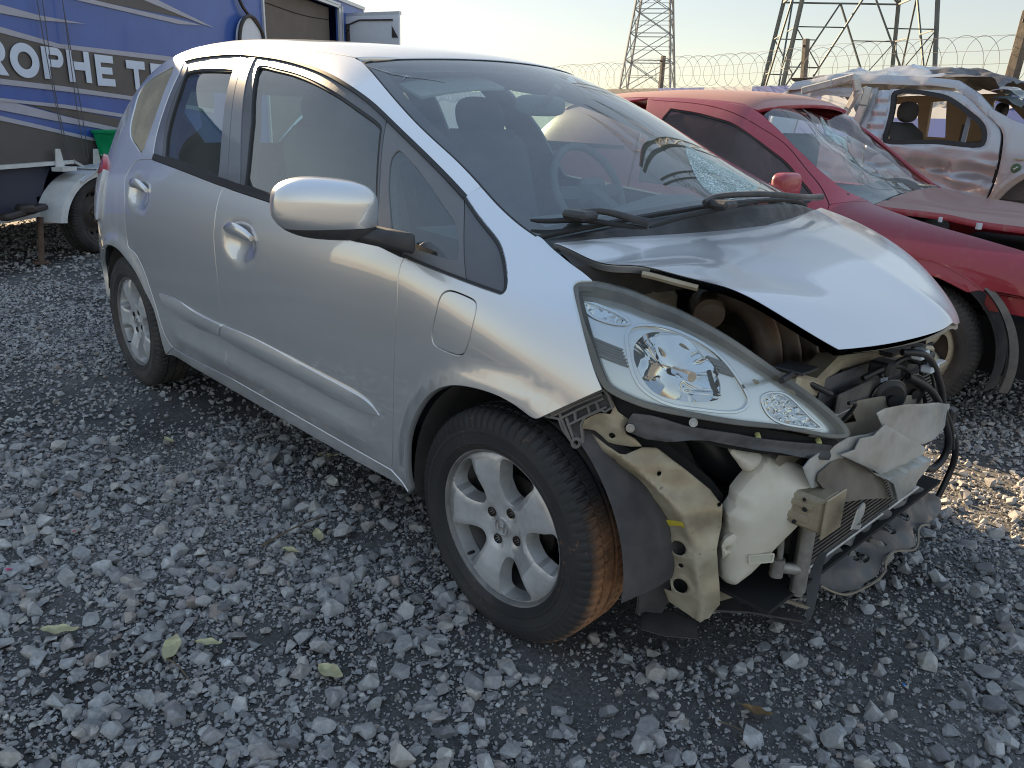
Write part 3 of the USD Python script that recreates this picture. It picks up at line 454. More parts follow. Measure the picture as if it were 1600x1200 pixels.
PLN = json.loads('''{"post":{"o":[0.2788,-0.7,0.6269],"u":[0.76,0.65,0.0],"w":[0.0103,-0.012,0.9999],"p":[[-0.084,-0.0292],[-0.0629,-0.0636],[-0.0292,-0.0738],[-0.0182,-0.0938],[0.0124,-0.1228],[0.0401,-0.1417],[0.0743,-0.1788],[0.0832,-0.1915],[0.0973,-0.214],[0.1053,-0.251],[0.117,-0.3555],[0.1288,-0.4124],[0.1119,-0.4141],[0.1259,-0.4458],[0.1802,-0.4605],[0.2169,-0.4566],[0.2372,-0.4195],[0.229,-0.3623],[0.2128,-0.2757],[0.219,-0.2269],[0.2155,-0.1732],[0.204,-0.1625],[0.1871,-0.1424],[0.1679,-0.1276],[0.1201,-0.0891],[0.0596,-0.0462],[0.0292,-0.0435],[-0.0071,-0.0566],[-0.0453,-0.0467]]},"post_ridge":{"o":[0.2788,-0.7,0.6269],"u":[0.76,0.65,0.0],"w":[0.0103,-0.012,0.9999],"p":[[-0.021,-0.0577],[0.0243,-0.0956],[0.0546,-0.1193],[0.0934,-0.1558],[0.1284,-0.1977],[0.1477,-0.2403],[0.1595,-0.2668],[0.1725,-0.3322],[0.1943,-0.4203]]},"post_holes":{"o":[0.2788,-0.7,0.6269],"u":[0.76,0.65,0.0],"w":[0.0103,-0.012,0.9999],"p":[[0.1289,-0.2825],[0.1444,-0.3835],[0.1406,-0.3318],[0.0687,-0.0998],[0.2081,-0.1722]]},"tag_yellow":{"o":[0.2788,-0.7,0.6269],"u":[0.76,0.65,0.0],"w":[0.0103,-0.012,0.9999],"p":[[0.0942,-0.2194],[0.1285,-0.2051],[0.1348,-0.2175],[0.1009,-0.2359]]},"tag_pale":{"o":[0.2788,-0.7,0.6269],"u":[0.76,0.65,0.0],"w":[0.0103,-0.012,0.9999],"p":[[0.0883,-0.2457],[0.102,-0.2479],[0.1122,-0.3062],[0.1045,-0.3052]]},"bracket":{"o":[0.29,-0.715,0.6341],"u":[0.76,0.65,0.0],"w":[0.0126,-0.0147,0.9998],"p":[[-0.0545,0.0565],[-0.0464,0.0546],[-0.0296,0.0276],[-0.003,0.0085],[-0.0132,-0.006],[-0.0071,-0.0256],[0.0122,-0.0367],[0.0297,-0.0531],[0.0068,-0.0549],[-0.0447,-0.0462],[-0.0582,-0.0359],[-0.074,-0.0257],[-0.1047,-0.0167],[-0.0988,0.0013],[-0.0677,0.0174],[-0.0449,0.019],[-0.0411,0.0292]]},"bracket_hole":{"o":[0.29,-0.715,0.6341],"u":[0.76,0.65,0.0],"w":[0.0126,-0.0147,0.9998],"p":[[-0.0374,-0.0292]]},"tank":{"o":[0.4984,-0.5,0.5672],"u":[0.6222,0.7828,0.0],"w":[0.0941,-0.0748,0.9927],"p":[[-0.0051,0.0061],[0.0369,-0.0012],[0.1109,-0.0363],[0.1229,-0.0496],[0.1241,-0.0851],[0.1173,-0.1273],[0.1011,-0.1639],[0.0704,-0.2103],[0.0447,-0.2531],[0.0157,-0.2971],[-0.0159,-0.3304],[-0.0293,-0.3344],[-0.0441,-0.3297],[-0.0585,-0.3123],[-0.0689,-0.2619],[-0.0742,-0.2262],[-0.0662,-0.1737],[-0.0763,-0.1278],[-0.0653,-0.1009],[-0.0667,-0.0772],[-0.0533,-0.051],[-0.0314,-0.0165],[-0.0166,-0.0001]]},"tank_neck":{"o":[0.4984,-0.5,0.5672],"u":[0.6222,0.7828,0.0],"w":[0.0941,-0.0748,0.9927],"p":[[-0.0869,0.0206],[-0.0395,0.0148],[-0.0097,0.0033],[-0.0359,-0.0337],[-0.0688,-0.0049]]},"tank_ear":{"o":[0.4984,-0.5,0.5672],"u":[0.6222,0.7828,0.0],"w":[0.0941,-0.0748,0.9927],"p":[[-0.0779,-0.2086],[-0.0728,-0.1886],[-0.058,-0.1755],[-0.044,-0.1784],[-0.0386,-0.2241],[-0.056,-0.2292],[-0.0697,-0.2426]]},"tank_label":{"o":[0.4984,-0.5,0.5672],"u":[0.6222,0.7828,0.0],"w":[0.0941,-0.0748,0.9927],"p":[[-0.0189,-0.2191],[0.0332,-0.216],[0.0342,-0.2337],[-0.0147,-0.2368]]},"tank_earhole":{"o":[0.4984,-0.5,0.5672],"u":[0.6222,0.7828,0.0],"w":[0.0941,-0.0748,0.9927],"p":[[-0.0618,-0.2142]]},"tray":{"o":[0.55,-0.25,0.235],"u":[0.0,1.0,0.0],"w":[-0.3644,-0.0,0.9312],"p":[[0.0041,-0.0014],[0.4429,0.0065],[0.5258,-0.0113],[0.6282,0.0011],[0.7088,-0.041],[0.8142,-0.0872],[0.8114,-0.1031],[0.7274,-0.1286],[0.6609,-0.1254],[0.5815,-0.1132],[0.558,-0.1506],[0.4885,-0.146],[0.3935,-0.1165],[0.342,-0.1243],[0.3229,-0.1468],[0.175,-0.1416],[0.08,-0.1188],[0.0121,-0.079],[-0.0194,-0.057],[-0.0267,-0.0346]]},"slot0":{"o":[0.55,-0.25,0.235],"u":[0.0,1.0,0.0],"w":[-0.3644,-0.0,0.9312],"p":[[0.1056,-0.0018],[0.1349,-0.0102],[0.1877,-0.0443],[0.2626,-0.0886],[0.2569,-0.1009],[0.2036,-0.0781],[0.1264,-0.0296]]},"slot1":{"o":[0.55,-0.25,0.235],"u":[0.0,1.0,0.0],"w":[-0.3644,-0.0,0.9312],"p":[[0.2041,0.0011],[0.2354,-0.0075],[0.3125,-0.0515],[0.3748,-0.0913],[0.3606,-0.0938],[0.2775,-0.0559],[0.2155,-0.0168]]},"slot2":{"o":[0.55,-0.25,0.235],"u":[0.0,1.0,0.0],"w":[-0.3644,-0.0,0.9312],"p":[[0.3005,0.0034],[0.3337,-0.0055],[0.4166,-0.0492],[0.475,-0.0876],[0.4592,-0.0918],[0.3937,-0.0604],[0.3126,-0.0151]]},"slot3":{"o":[0.55,-0.25,0.235],"u":[0.0,1.0,0.0],"w":[-0.3644,-0.0,0.9312],"p":[[0.3992,0.007],[0.4305,-0.001],[0.495,-0.0365],[0.5488,-0.0711],[0.5364,-0.0769],[0.4735,-0.043],[0.4105,-0.006]]},"beam_main":{"o":[0.665,0.0,0.47],"u":[0.0,1.0,0.0],"w":[0.0,0.0,1.0],"p":[[-0.5232,0.1108],[-0.4993,0.1235],[-0.4659,0.1281],[-0.3987,0.1278],[-0.3442,0.135],[-0.2663,0.1262],[-0.2101,0.127],[-0.2497,0.1745],[-0.2232,0.1808],[-0.1455,0.1787],[-0.0014,0.1573],[0.1528,0.113],[0.2091,0.0849],[0.1805,0.0505],[0.1204,0.0545],[0.0949,0.0499],[0.0219,0.0509],[-0.0597,0.0586],[-0.0081,0.0086],[-0.023,-0.0125],[-0.0774,-0.0215],[-0.0532,-0.0299],[-0.0625,-0.0514],[-0.1188,-0.0732],[-0.1516,-0.02],[-0.248,0.0392],[-0.3431,0.0863],[-0.4016,0.0885],[-0.4523,0.0773],[-0.4596,0.0647],[-0.4324,0.041],[-0.471,0.0477]]},"beam_hollow":{"o":[0.665,0.0,0.47],"u":[0.0,1.0,0.0],"w":[0.0,0.0,1.0],"p":[[-0.1132,-0.0768],[-0.1392,-0.0222],[-0.2415,0.0405],[-0.3446,0.0898],[-0.41,0.094],[-0.4638,0.0838],[-0.4663,0.0669],[-0.438,0.0399],[-0.3663,0.0008],[-0.3469,-0.0152],[-0.257,-0.0357],[-0.1751,-0.058]]},"beam_flap":{"o":[0.665,0.0,0.47],"u":[0.0,1.0,0.0],"w":[0.0,0.0,1.0],"p":[[-0.3912,0.1093],[-0.3325,0.1076],[-0.3158,0.1303],[-0.2663,0.1262],[-0.2294,0.147],[-0.1468,0.1026],[-0.0597,0.0586],[-0.0081,0.0086],[-0.023,-0.0125],[-0.0532,-0.0299],[-0.0625,-0.0514],[-0.1188,-0.0732],[-0.1516,-0.02],[-0.248,0.0392],[-0.3431,0.0863]]},"beam_ear":{"o":[0.665,0.0,0.47],"u":[0.0,1.0,0.0],"w":[0.0,0.0,1.0],"p":[[-0.4604,-0.0132],[-0.4625,-0.0155],[-0.4522,0.0295],[-0.4317,0.0393],[-0.3678,0.0044],[-0.3506,-0.0139],[-0.3637,-0.0379],[-0.4038,-0.0333]]},"beam_earhole":{"o":[0.665,0.0,0.47],"u":[0.0,1.0,0.0],"w":[0.0,0.0,1.0],"p":[[-0.4504,-0.0075],[-0.4176,0.0026],[-0.3784,-0.017],[-0.3794,-0.0309]]}}''')
SH2 = json.loads('''{"bar":[[0.311,-0.748,0.656],[0.315,-0.743,0.666],[0.345,-0.721,0.666],[0.369,-0.705,0.661],[0.404,-0.68,0.651],[0.485,-0.606,0.64],[0.52,-0.571,0.632],[0.565,-0.521,0.625],[0.606,-0.468,0.62],[0.622,-0.445,0.616],[0.629,-0.451,0.587],[0.588,-0.504,0.595],[0.559,-0.537,0.604],[0.5,-0.6,0.614],[0.449,-0.648,0.624],[0.42,-0.674,0.623],[0.381,-0.709,0.614],[0.373,-0.714,0.616],[0.348,-0.732,0.616],[0.327,-0.745,0.622],[0.308,-0.755,0.63]],"bar_back":[[0.252,-0.77,0.71],[0.273,-0.765,0.682],[0.301,-0.754,0.659],[0.333,-0.738,0.639],[0.408,-0.683,0.628],[0.627,-0.449,0.597],[0.635,-0.421,0.622],[0.563,-0.516,0.639],[0.478,-0.605,0.66],[0.377,-0.692,0.68],[0.306,-0.742,0.692]],"grid":[[0.137,-0.825,0.629],[0.252,-0.77,0.71],[0.264,-0.766,0.699],[0.277,-0.765,0.674],[0.263,-0.775,0.66],[0.255,-0.779,0.663],[0.226,-0.796,0.642],[0.222,-0.799,0.627],[0.233,-0.798,0.593],[0.229,-0.8,0.582],[0.22,-0.804,0.576],[0.21,-0.807,0.582],[0.183,-0.814,0.61],[0.171,-0.816,0.63]],"gridribs":[[0.171,-0.816,0.63],[0.255,-0.774,0.69],[0.193,-0.81,0.621],[0.264,-0.772,0.673],[0.187,-0.811,0.636],[0.214,-0.805,0.591],[0.201,-0.805,0.651],[0.208,-0.804,0.633],[0.171,-0.816,0.642],[0.208,-0.807,0.587],[0.225,-0.792,0.67],[0.233,-0.791,0.653],[0.241,-0.783,0.681],[0.25,-0.781,0.664],[0.229,-0.796,0.623],[0.228,-0.8,0.591],[0.153,-0.821,0.632],[0.25,-0.774,0.699]],"gridring":[[0.218,-0.804,0.587]],"screw":[[0.316,-0.749,0.637]],"screw2":[[0.415,-0.666,0.66]]}''')
def _ridge(x, z):
    m = np.clip((x + 2.05) / .18, 0, 1) * np.clip((-.42 - x) / .25, 0, 1); m = m * m * (3 - 2 * m)
    return .012 * m * np.exp(-((z - .352) / .035) ** 2) + .004 * m * np.exp(-((z - .24) / .03) ** 2)
SK = Skin(([.05, .16, .22, .30, .45, .60, .72, .84, .92, .98, 1.04, 1.12, 1.22, 1.32, 1.42, 1.52], [.74, .775, .800, .822, .838, .846, .8475, .842, .826, .802, .772, .740, .697, .650, .598, .54]),
          ([-3.3, -3.1, -2.9, -2.6, -2.2, -1.6, -.8, -.3, 0, .2, .4, .6, .8], [0.106, 0.051, 0.023, 0.011, 0.004, 0, 0, 0, .004, .02, .06, .14, .27]),
          ([-3.3, -2.9, -2.5, -2.0, -1.4, -.8, -.3, .1, .4, .8], [0.085, 0.026, 0.006, -0.004, 0, 0, .012, .05, .1, .25]),
          ([-3.4, -3.1, -2.9, -2.7, -2.4, -2.0, -1.6, -1.3, -1.1, -.95, -.6, -.2, .1, .3, .5, .8], [1.148, 1.3, 1.379, 1.439, 1.496, 1.523, 1.502, 1.482, 1.461, 1.442, 1.337, 1.17, 1.054, 0.98, 0.928, 0.801]),
          ([0, .3, .5, .7, .9, 1.0, 1.1, 1.3, 1.5], [-3.032, -3.109, -3.122, -3.061, -2.99, -2.971, -2.971, -2.848, -2.667]),
          lambda y, z: .79 - .72 * y * y - .35 * np.clip(z - .55, 0, 1), arches=((0.0, .29, .352, .425, .013), (-2.5, .29, .352, .425, .011)), ridge=_ridge)
e = EDGE
car = thing('silver_hatchback', 'silver five-door hatchback with its front bumper torn off and its bonnet buckled', 'car')
R_ = lambda a: a[::-1]
seam3 = [[x, -.50, float(SK.zc(x + .125)) - .03] for x in (-1.08, -1.4, -1.8, -2.2, -2.6, -2.78)]
# ---- body sides and doors
P_front = SK.poly(e['beltf'], e['split'], e['botf'], R_(e['fdoor']))
P_rear = SK.poly(e['beltr'], e['reard'], e['botr'], R_(e['split']))
P_fender = SK.poly(R_(e['tri_b']), R_(e['tri_r']), R_(e['seamA']), R_(e['wsl'][:4]), R_(e['fendtop']), R_(e['fendlamp']), R_(e['fendfront']), R_(e['archf']), R_(e['fdoor']))
P_sill = SK.poly(e['botr'], e['botf'], [e['fdoor'][-1], e['archf'][0]], R_(e['sillb']))
rear_u = -2.3 - .9 * math.radians(60)
arch_top = e['archr'][3:]
uv_bump = SK.dom(np.array([[-2.80, -.82, .61], [-2.95, -.75, .625]]))
side_back = np.array([[rear_u, SK.dom(np.array([[-2.78, -.5, 1.40]]))[0, 1] + .05], [rear_u, .3], [rear_u, .05], [rear_u, uv_bump[1, 1]]])
side_uv = np.vstack([spline(SK.dom(np.array(seam3)), 6), side_back, uv_bump[1:2], spline(SK.dom(np.array(arch_top)), 6), SK.dom(np.array([e['reard'][-1]])),
                     spline(SK.dom(np.array(R_(e['reard']))), 6), spline(SK.dom(np.array(e['dstrip_o'])), 6), spline(SK.dom(np.array(e['frame'])), 6), spline(SK.dom(np.array(e['wsl'][3:])), 6)])
P_side = biggest(Polygon(side_uv).buffer(0))
P_q = SK.loop(e['qglass'])
P_side = biggest(P_side.difference(P_q.buffer(.004)))
bu = SK.dom(np.array([[-2.79, -.82, .60]]))[0]
lo = SK.dom(np.array([[-2.874, -.801, .43], [-2.86, -.79, .33], [-2.95, -.75, .26]]))
P_bump = biggest(Polygon(np.vstack([spline(SK.dom(np.array(e['archr'][:4])), 6)[::-1], lo[1:2], lo[2:], [[rear_u, lo[2, 1]], [rear_u, uv_bump[1, 1] - .006]], [[uv_bump[1, 0], uv_bump[1, 1] - .006]]])).buffer(0))
P_fuel = SK.loop(e['fuel'])
P_hf, P_hr = SK.loop(e['hrec_f']), SK.loop(e['hrec_r'])
def both(name, poly, mat, step, mirrored=True, label=None, parent=None, **k):
    a = put(name, SK.patch(poly, step, **k), mat, parent or car, label=label)
    if mirrored: put(name, SK.patch(poly, step * 1.6, mirror=True, **k), mat, parent or car)
    return a
fender = both('front_wing', biggest(P_fender.difference(P_fuel)), 'silver_paint', .026, lip=.02)
put('fuel_flap', SK.patch(P_fuel, .02, inset=.0028, off=-.0006), 'silver_paint', fender)
rec_f = lambda X: -.020 * np.clip(1 - (((X[:, 0] + 1.27) / .115) ** 2 + ((X[:, 2] - .822) / .062) ** 2), 0, 1) ** .8
rec_r = lambda X: -.020 * np.clip(1 - (((X[:, 0] - HR_[0]) / .115) ** 2 + ((X[:, 2] - HR_[2]) / .06) ** 2), 0, 1) ** .8
HR_ = np.array(e['hrec_r']).mean(0)
fdoor = both('front_door', P_front, 'silver_paint', .024, lip=.02, disp=rec_f)
rdoor = both('rear_door', P_rear, 'silver_paint', .024, lip=.02, disp=rec_r)
both('body_side', P_side, 'silver_roof', .028, lip=.02)
both('sill', P_sill, 'silver_paint', .025, lip=.03, off=.002)
both('rear_bumper', P_bump, 'silver_paint', .03, lip=.02)
def backing(poly_or_edge, w=.016, off=-.016):
    g = LineString(spline(SK.dom(np.array(poly_or_edge)), 5)).buffer(w) if not hasattr(poly_or_edge, 'buffer') else poly_or_edge.boundary.buffer(w)
    put('shut_line', SK.patch(Polygon(biggest(g).exterior) if not hasattr(poly_or_edge, 'buffer') else biggest(g), .03, 0, off, 0), 'shadow_black', car)  # black strips added behind the panel gaps, standing in for their shade
backing(e['fdoor']); backing(e['split']); backing(e['reard']); backing(P_fuel, .012, -.012); backing(e['botf']); backing(e['botr']); backing(e['seamA']); backing(e['fendlamp'], .012, -.02)
# door handles, mouldings
def handle(parent, pts, c):
    p = np.array(pts); n = np.array([0, -1, 0])
    a = SK.solve(SK.dom(np.array([c + [-.095, 0, .012], c + [0, 0, .018], c + [.095, 0, .002]]))); nn = SK.normal(a)
    pr = spline(a + nn * np.array([[.004], [.016], [.004]]), 8); k = len(pr)
    V = []
    ang = np.linspace(0, 2 * np.pi, 14, endpoint=False)
    for i in range(k):
        w = .021 * (1 - abs(2 * i / (k - 1) - 1) ** 4 * .55); V.append(pr[i] + np.c_[np.zeros(14), -np.cos(ang) * .009, np.sin(ang) * w])
    V = np.vstack(V); F_ = [q for i in range(k - 1) for j in range(14) for q in ((i * 14 + j, i * 14 + (j + 1) % 14, (i + 1) * 14 + j), ((i + 1) * 14 + j, i * 14 + (j + 1) % 14, (i + 1) * 14 + (j + 1) % 14))]
    for o in (0, (k - 1) * 14): F_ += [(o, o + j, o + j + 1) for j in range(1, 13)]
    put('door_handle', (V, np.array(F_)), 'silver_paint', parent, smooth=50)
handle(fdoor, e['hand_f'], np.array([-1.27, -.84, .845])); handle(rdoor, e['hand_r'], HR_ + np.array([0, 0, .022]))
P_mf, P_mr = SK.poly(e['mould_f'][:7], e['mould_f'][6:], [e['mould_f'][-1], e['mould_f'][0]]), SK.poly(e['mould_r'][:4], e['mould_r'][4:], [e['mould_r'][-1], e['mould_r'][0]])
bulge = lambda X: .0105 * np.clip((-.50 - X[:, 0]) / .12, 0, 1) * np.clip(1 - ((X[:, 2] - np.interp(X[:, 0], [-2.1, -1.4, -.48], [.477, .474, .455])) / .04) ** 2, 0, 1)
put('side_moulding', SK.patch(P_mf, .012, inset=0, off=.003, lip=.016, disp=bulge), 'silver_paint', fdoor)
put('side_moulding', SK.patch(P_mr, .012, inset=0, off=.003, lip=.016, disp=bulge), 'silver_paint', rdoor)
# ---- side glass and its frames
P_win = SK.poly(e['frame'], e['tri_r'], e['tri_b'], e['beltf'], e['beltr'], e['dstrip_o'])
cut = SK.dom(np.array([e['bstrip'][1], e['bstrip'][2]])); cut = np.vstack([cut[0] + (cut[0] - cut[1]) * .4, cut[1] - (cut[0] - cut[1]) * .4])
half = Polygon([cut[0], cut[1], cut[1] + [2, 0], cut[0] + [2, 0]])
P_rg, P_fg = SK.loop(e['rglass'], 3), SK.loop(e['fglass'], 3)
P_fg = Polygon(np.vstack([spline(SK.dom(np.array(e['fglass'][:9])), 5), SK.dom(np.array(e['fglass'][9:]))])).buffer(0)
P_rg = Polygon(np.vstack([spline(SK.dom(np.array(e['rglass'][:4])), 5), SK.dom(np.array(e['rglass'][4:7])), SK.dom(np.array(e['rglass'][7:]))])).buffer(0)
qz = SK.dom(np.array(e['qdiv'])); ql = SK.dom(np.array(e['qleft']))
P_quarter_zone = Polygon(np.vstack([ql[0], ql[1], ql[2] + (ql[2] - ql[1]), qz[1] - (qz[0] - qz[1]) * .2, qz[0] + (qz[0] - qz[1]) * .2])).buffer(0)
P_frit = biggest(P_win.intersection(P_quarter_zone)); P_qc = SK.loop(e['qclear'])
tri_zone = Polygon(np.vstack([qz[0] + (qz[0] - qz[1]), qz[1] - (qz[0] - qz[1]), qz[1] + [1.0, -.4], qz[0] + [1.0, .4]]))
P_tri = biggest(P_win.intersection(tri_zone)); 
P_ff = biggest(P_win.intersection(half).difference(P_frit).difference(P_tri).difference(P_fg)); P_rf = biggest(P_win.difference(half).difference(P_rg))
both('front_window_frame', P_ff, 'frame_trim', .03, off=-.004, inset=.001)
both('rear_window_frame', P_rf, 'frame_trim', .03, off=-.004, inset=.001)
both('front_window', P_fg.buffer(.012), 'window_glass', .05, off=-.012, inset=0, lip=0)
both('rear_window', P_rg.buffer(.012), 'window_glass', .05, off=-.012, inset=0, lip=0)
both('window_seal', biggest(P_fg.buffer(.001).difference(P_fg.buffer(-.007))), 'black_rubber', .04, off=-.006, inset=0, lip=.008, mirrored=False)
both('window_seal', biggest(P_rg.buffer(.001).difference(P_rg.buffer(-.007))), 'black_rubber', .04, off=-.006, inset=0, lip=.008, mirrored=False)
both('quarter_window_surround', biggest(P_frit.difference(P_qc)), 'grey_frit', .03, off=-.005, inset=.0015, lip=.006)
both('front_quarter_window', P_qc.buffer(.01), 'window_glass', .03, off=-.009, inset=0, lip=0)
both('corner_trim', P_tri, 'frame_trim', .025, off=-.004, inset=.002)
both('rear_quarter_window', P_q, 'dusty_glass', .03, off=-.003, inset=.001, lip=.006)
put('quarter_window_backing', SK.patch(P_q.buffer(.03), .05, 0, -.03, lip=0), 'interior_light', car)
dst = SK.poly(e['dstrip_o'], [e['dstrip_o'][-1], e['dstrip_i'][-1]], R_(e['dstrip_i']))
both('pillar_trim', dst, 'pillar_trim', .02, off=-.0015, inset=.001, lip=.006)
both('pillar_trim', Polygon(SK.dom(np.array(e['bstrip']))), 'pillar_trim', .02, off=-.001, inset=.001, lip=.006)
both('pillar_trim', Polygon(SK.dom(np.array(e['bstripf']))), 'pillar_trim', .02, off=-.001, inset=.001, lip=.006)
rb = np.array(e['rband']); 
both('rain_channel', biggest(Polygon(np.vstack([SK.dom(rb), SK.dom(np.array(e['rglass'][:4]))[::-1]])).buffer(0)), 'interior_light', .02, off=-.003, inset=0, lip=.004, mirrored=False) if False else None
def strip(name, edge, mat, w, off, up=0.0, parent=None, lip=.008):
    l = LineString(spline(SK.dom(np.array(edge)), 6)).buffer(w / 2, cap_style=2); l = affinity.translate(l, 0, up)
    return put(name, SK.patch(biggest(l), .012, 0, off, lip), mat, parent or car)
strip('belt_moulding', e['beltf'], 'black_rubber', .022, .003, .012); strip('belt_moulding', e['beltr'], 'black_rubber', .022, .003, .012)
strip('drip_moulding', e['frame'], 'black_rubber', .010, .001, .001)
strip('corner_seal', e['tri_b'] , 'black_rubber', .007, .0); strip('corner_seal', e['tri_r'], 'black_rubber', .007, .0)
# ---- roof, windscreen, cowl
rs = spline(SK.dom(np.array(seam3)), 6); cy = math.pi / 2 * .75
def flip_th(a): return np.c_[a[:, 0], 2 * cy - a[:, 1]]
yy = np.linspace(-.50, .50, 21)
hdr = SK.dom(np.c_[-.876 - .5 * yy * yy - .004, yy, [float(SK.zc(-.88)) - .1 * y * y for y in yy]])
back = np.array([[rs[-1, 0] - .02, t] for t in np.linspace(rs[-1, 1] + .05, 2 * cy - rs[-1, 1] - .05, 9)])
P_roof = biggest(Polygon(np.vstack([rs[::-1], hdr[2:-2], flip_th(rs), back[::-1]])).buffer(0))
put('roof', SK.patch(P_roof, .05, .004, 0, .015, bstep=.03), 'silver_roof', car)
for sgn in (1, -1):
    l = LineString(rs[:, :]).buffer(.006); l = l if sgn > 0 else Polygon(flip_th(np.array(l.exterior.coords)))
    put('roof_moulding', SK.patch(biggest(l), .02, 0, -.001, .01), 'black_rubber', car)
wl = spline(SK.dom(np.array(e['wsl'])), 8)
yb = np.linspace(-.64, .64, 25); base = SK.dom(np.c_[.095 - .36 * yb * yb, yb, [float(SK.zc(.095 + .14 * y * y)) - .1 * y * y for y in yb]])
P_ws = biggest(Polygon(np.vstack([wl, hdr[1:-1], flip_th(wl)[::-1], base[::-1][1:-1]])).buffer(0))
put('windscreen', SK.patch(P_ws, .05, .004, -.004, .005), 'screen_glass', car)
put('windscreen_band', SK.patch(biggest(P_ws.buffer(-.004).difference(P_ws.buffer(-.034))), .05, 0, -.0085, 0), 'shadow_black', car)
put('windscreen_seal', SK.patch(biggest(P_ws.buffer(.005).difference(P_ws.buffer(-.003))), .05, 0, -.002, .01), 'black_rubber', car)
# crazed corner and star crack
cz = [(1128, 236), (1150, 262), (1185, 278), (1230, 297), (1215, 303), (1170, 304), (1135, 310), (1110, 303), (1094, 288), (1082, 262), (1074, 240), (1072, 226), (1085, 224), (1105, 236)]
CZ = np.array([[-0.271, 0.203, 1.187], [-0.25, 0.201, 1.178], [-0.194, 0.179, 1.158], [-0.157, 0.183, 1.143], [-0.121, 0.185, 1.129], [-0.082, 0.199, 1.112], [-0.034, 0.204, 1.093], [0.008, 0.194, 1.078], [0.057, 0.09, 1.068], [0.079, -0.013, 1.062], [0.084, -0.097, 1.057], [0.062, -0.115, 1.064], [0.018, -0.105, 1.082], [-0.028, -0.077, 1.101], [-0.09, -0.016, 1.127], [-0.179, 0.081, 1.16]]); ST = np.array([[-0.834, -0.475, 1.354], [-0.995, -0.515, 1.385], [-0.884, -0.498, 1.363], [-0.834, -0.475, 1.354], [-0.79, -0.436, 1.351], [-0.743, -0.399, 1.343]])
put('crazed_corner', SK.patch(biggest(Polygon(SK.dom(CZ)).buffer(0)), .03, 0, -.0022, 0), 'crazed_glass', car)
n0 = SK.normal(ST[:1])[0]; t1 = np.cross(n0, [0, 1, 0]); t1 /= np.linalg.norm(t1); t2 = np.cross(n0, t1); cr = []
rng = np.random.default_rng(5)
for k in range(11):
    a = k * 2 * math.pi / 11 + rng.uniform(-.2, .2); r = rng.uniform(.012, .035); d = math.cos(a) * t1 + math.sin(a) * t2; s = np.cross(n0, d)
    cr.append((np.array([ST[0] + s * .0012, ST[0] - s * .0012, ST[0] + d * r]) - n0 * .0020, np.array([[0, 1, 2]])))
long_ = ST[1:] - SK.normal(ST[1:]) * .002
for a, b in zip(long_[:-1], long_[1:]): cr.append(beam(a, b, .002, .0006))
put('star_crack', cat(*cr), 'letter_grey', car)
yc = np.linspace(-.66, .66, 23)
top_ = np.c_[.10 - .36 * yc ** 2, yc, [float(SK.zc(.10 + .14 * y * y)) - .1 * y * y - .014 for y in yc]]
mid_ = np.c_[.128 - .34 * yc ** 2, yc, np.interp(np.abs(yc), [0, .66], [1.012, .975])]; low_ = np.c_[.21 - .36 * yc ** 2, yc, np.interp(np.abs(yc), [0, .66], [.955, .93])]
CW = np.stack([top_, top_ * .5 + mid_ * .5 + [.006, 0, .004], mid_, low_, low_ + [.0, 0, -.08]], 0)
put('scuttle_panel', (CW.reshape(-1, 3), grid_sheet_faces(*CW.shape[:2])), 'black_plastic', car, smooth=40)
# ---- bonnet
near = np.array([[-.010, -.664, .975], [.049, -.641, .957], [.101, -.621, .942], [.184, -.588, .945], [.243, -.565, .938], [.332, -.531, .925], [.358, -.521, .921], [.469, -.477, .877], [.526, -.455, .848], [.589, -.43, .818]])
sN = np.linspace(0, 1, len(near)); near_c = CubicSpline(np.r_[0, np.cumsum(np.linalg.norm(np.diff(near, axis=0), axis=1))] / np.linalg.norm(np.diff(near, axis=0), axis=1).sum(), near)
cen = np.array([[.112, 0, .997], [.25, 0, .972], [.40, 0, .930], [.53, 0, .877], [.615, 0, .832], [.655, 0, .802]]); cen_c = CubicSpline(np.linspace(0, 1, 6), cen)
far_ = np.array([[-.010, .655, .988], [.12, .61, .966], [.25, .555, .934], [.38, .505, .882], [.48, .45, .820], [.54, .40, .768]]); far_c = CubicSpline(np.linspace(0, 1, 6), far_)
S_, T_ = np.meshgrid(np.linspace(0, 1, 46), np.linspace(-1, 1, 61), indexing='ij')
def bonnet(s, t):
    A, B, C = near_c(s), cen_c(s), far_c(s); t = t[..., None]
    p = A * (t * (t - 1) / 2) + B * (1 - t * t) + C * (t * (t + 1) / 2)
    p[..., 2] += .004 * np.sin(s * 9 + t[..., 0] * 4) * (1 - t[..., 0] ** 2) * s + .020 * np.exp(-np.sqrt((t[..., 0] - .10) ** 2 + .0009) / .16) * np.clip(s, 0, 1) ** .8 - .006 * np.exp(-((t[..., 0] + .60) / .13) ** 2) * np.exp(-((s - .4) / .2) ** 2)
    return p
HB = bonnet(S_, T_)
def grid_sheet(G, th=.003, lip=.0):
    m, n, _ = G.shape; V = G.reshape(-1, 3); i, j = np.meshgrid(np.arange(m - 1), np.arange(n - 1), indexing='ij'); a = (i * n + j).ravel()
    T = np.vstack([np.c_[a, a + n, a + n + 1], np.c_[a, a + n + 1, a + 1]])
    return V, T
hv, hf = grid_sheet(HB); _, _, hn = meshkit.arrays((hv, hf), True)
if hn[:, 2].mean() < 0: hf = hf[:, ::-1]; hn = -hn
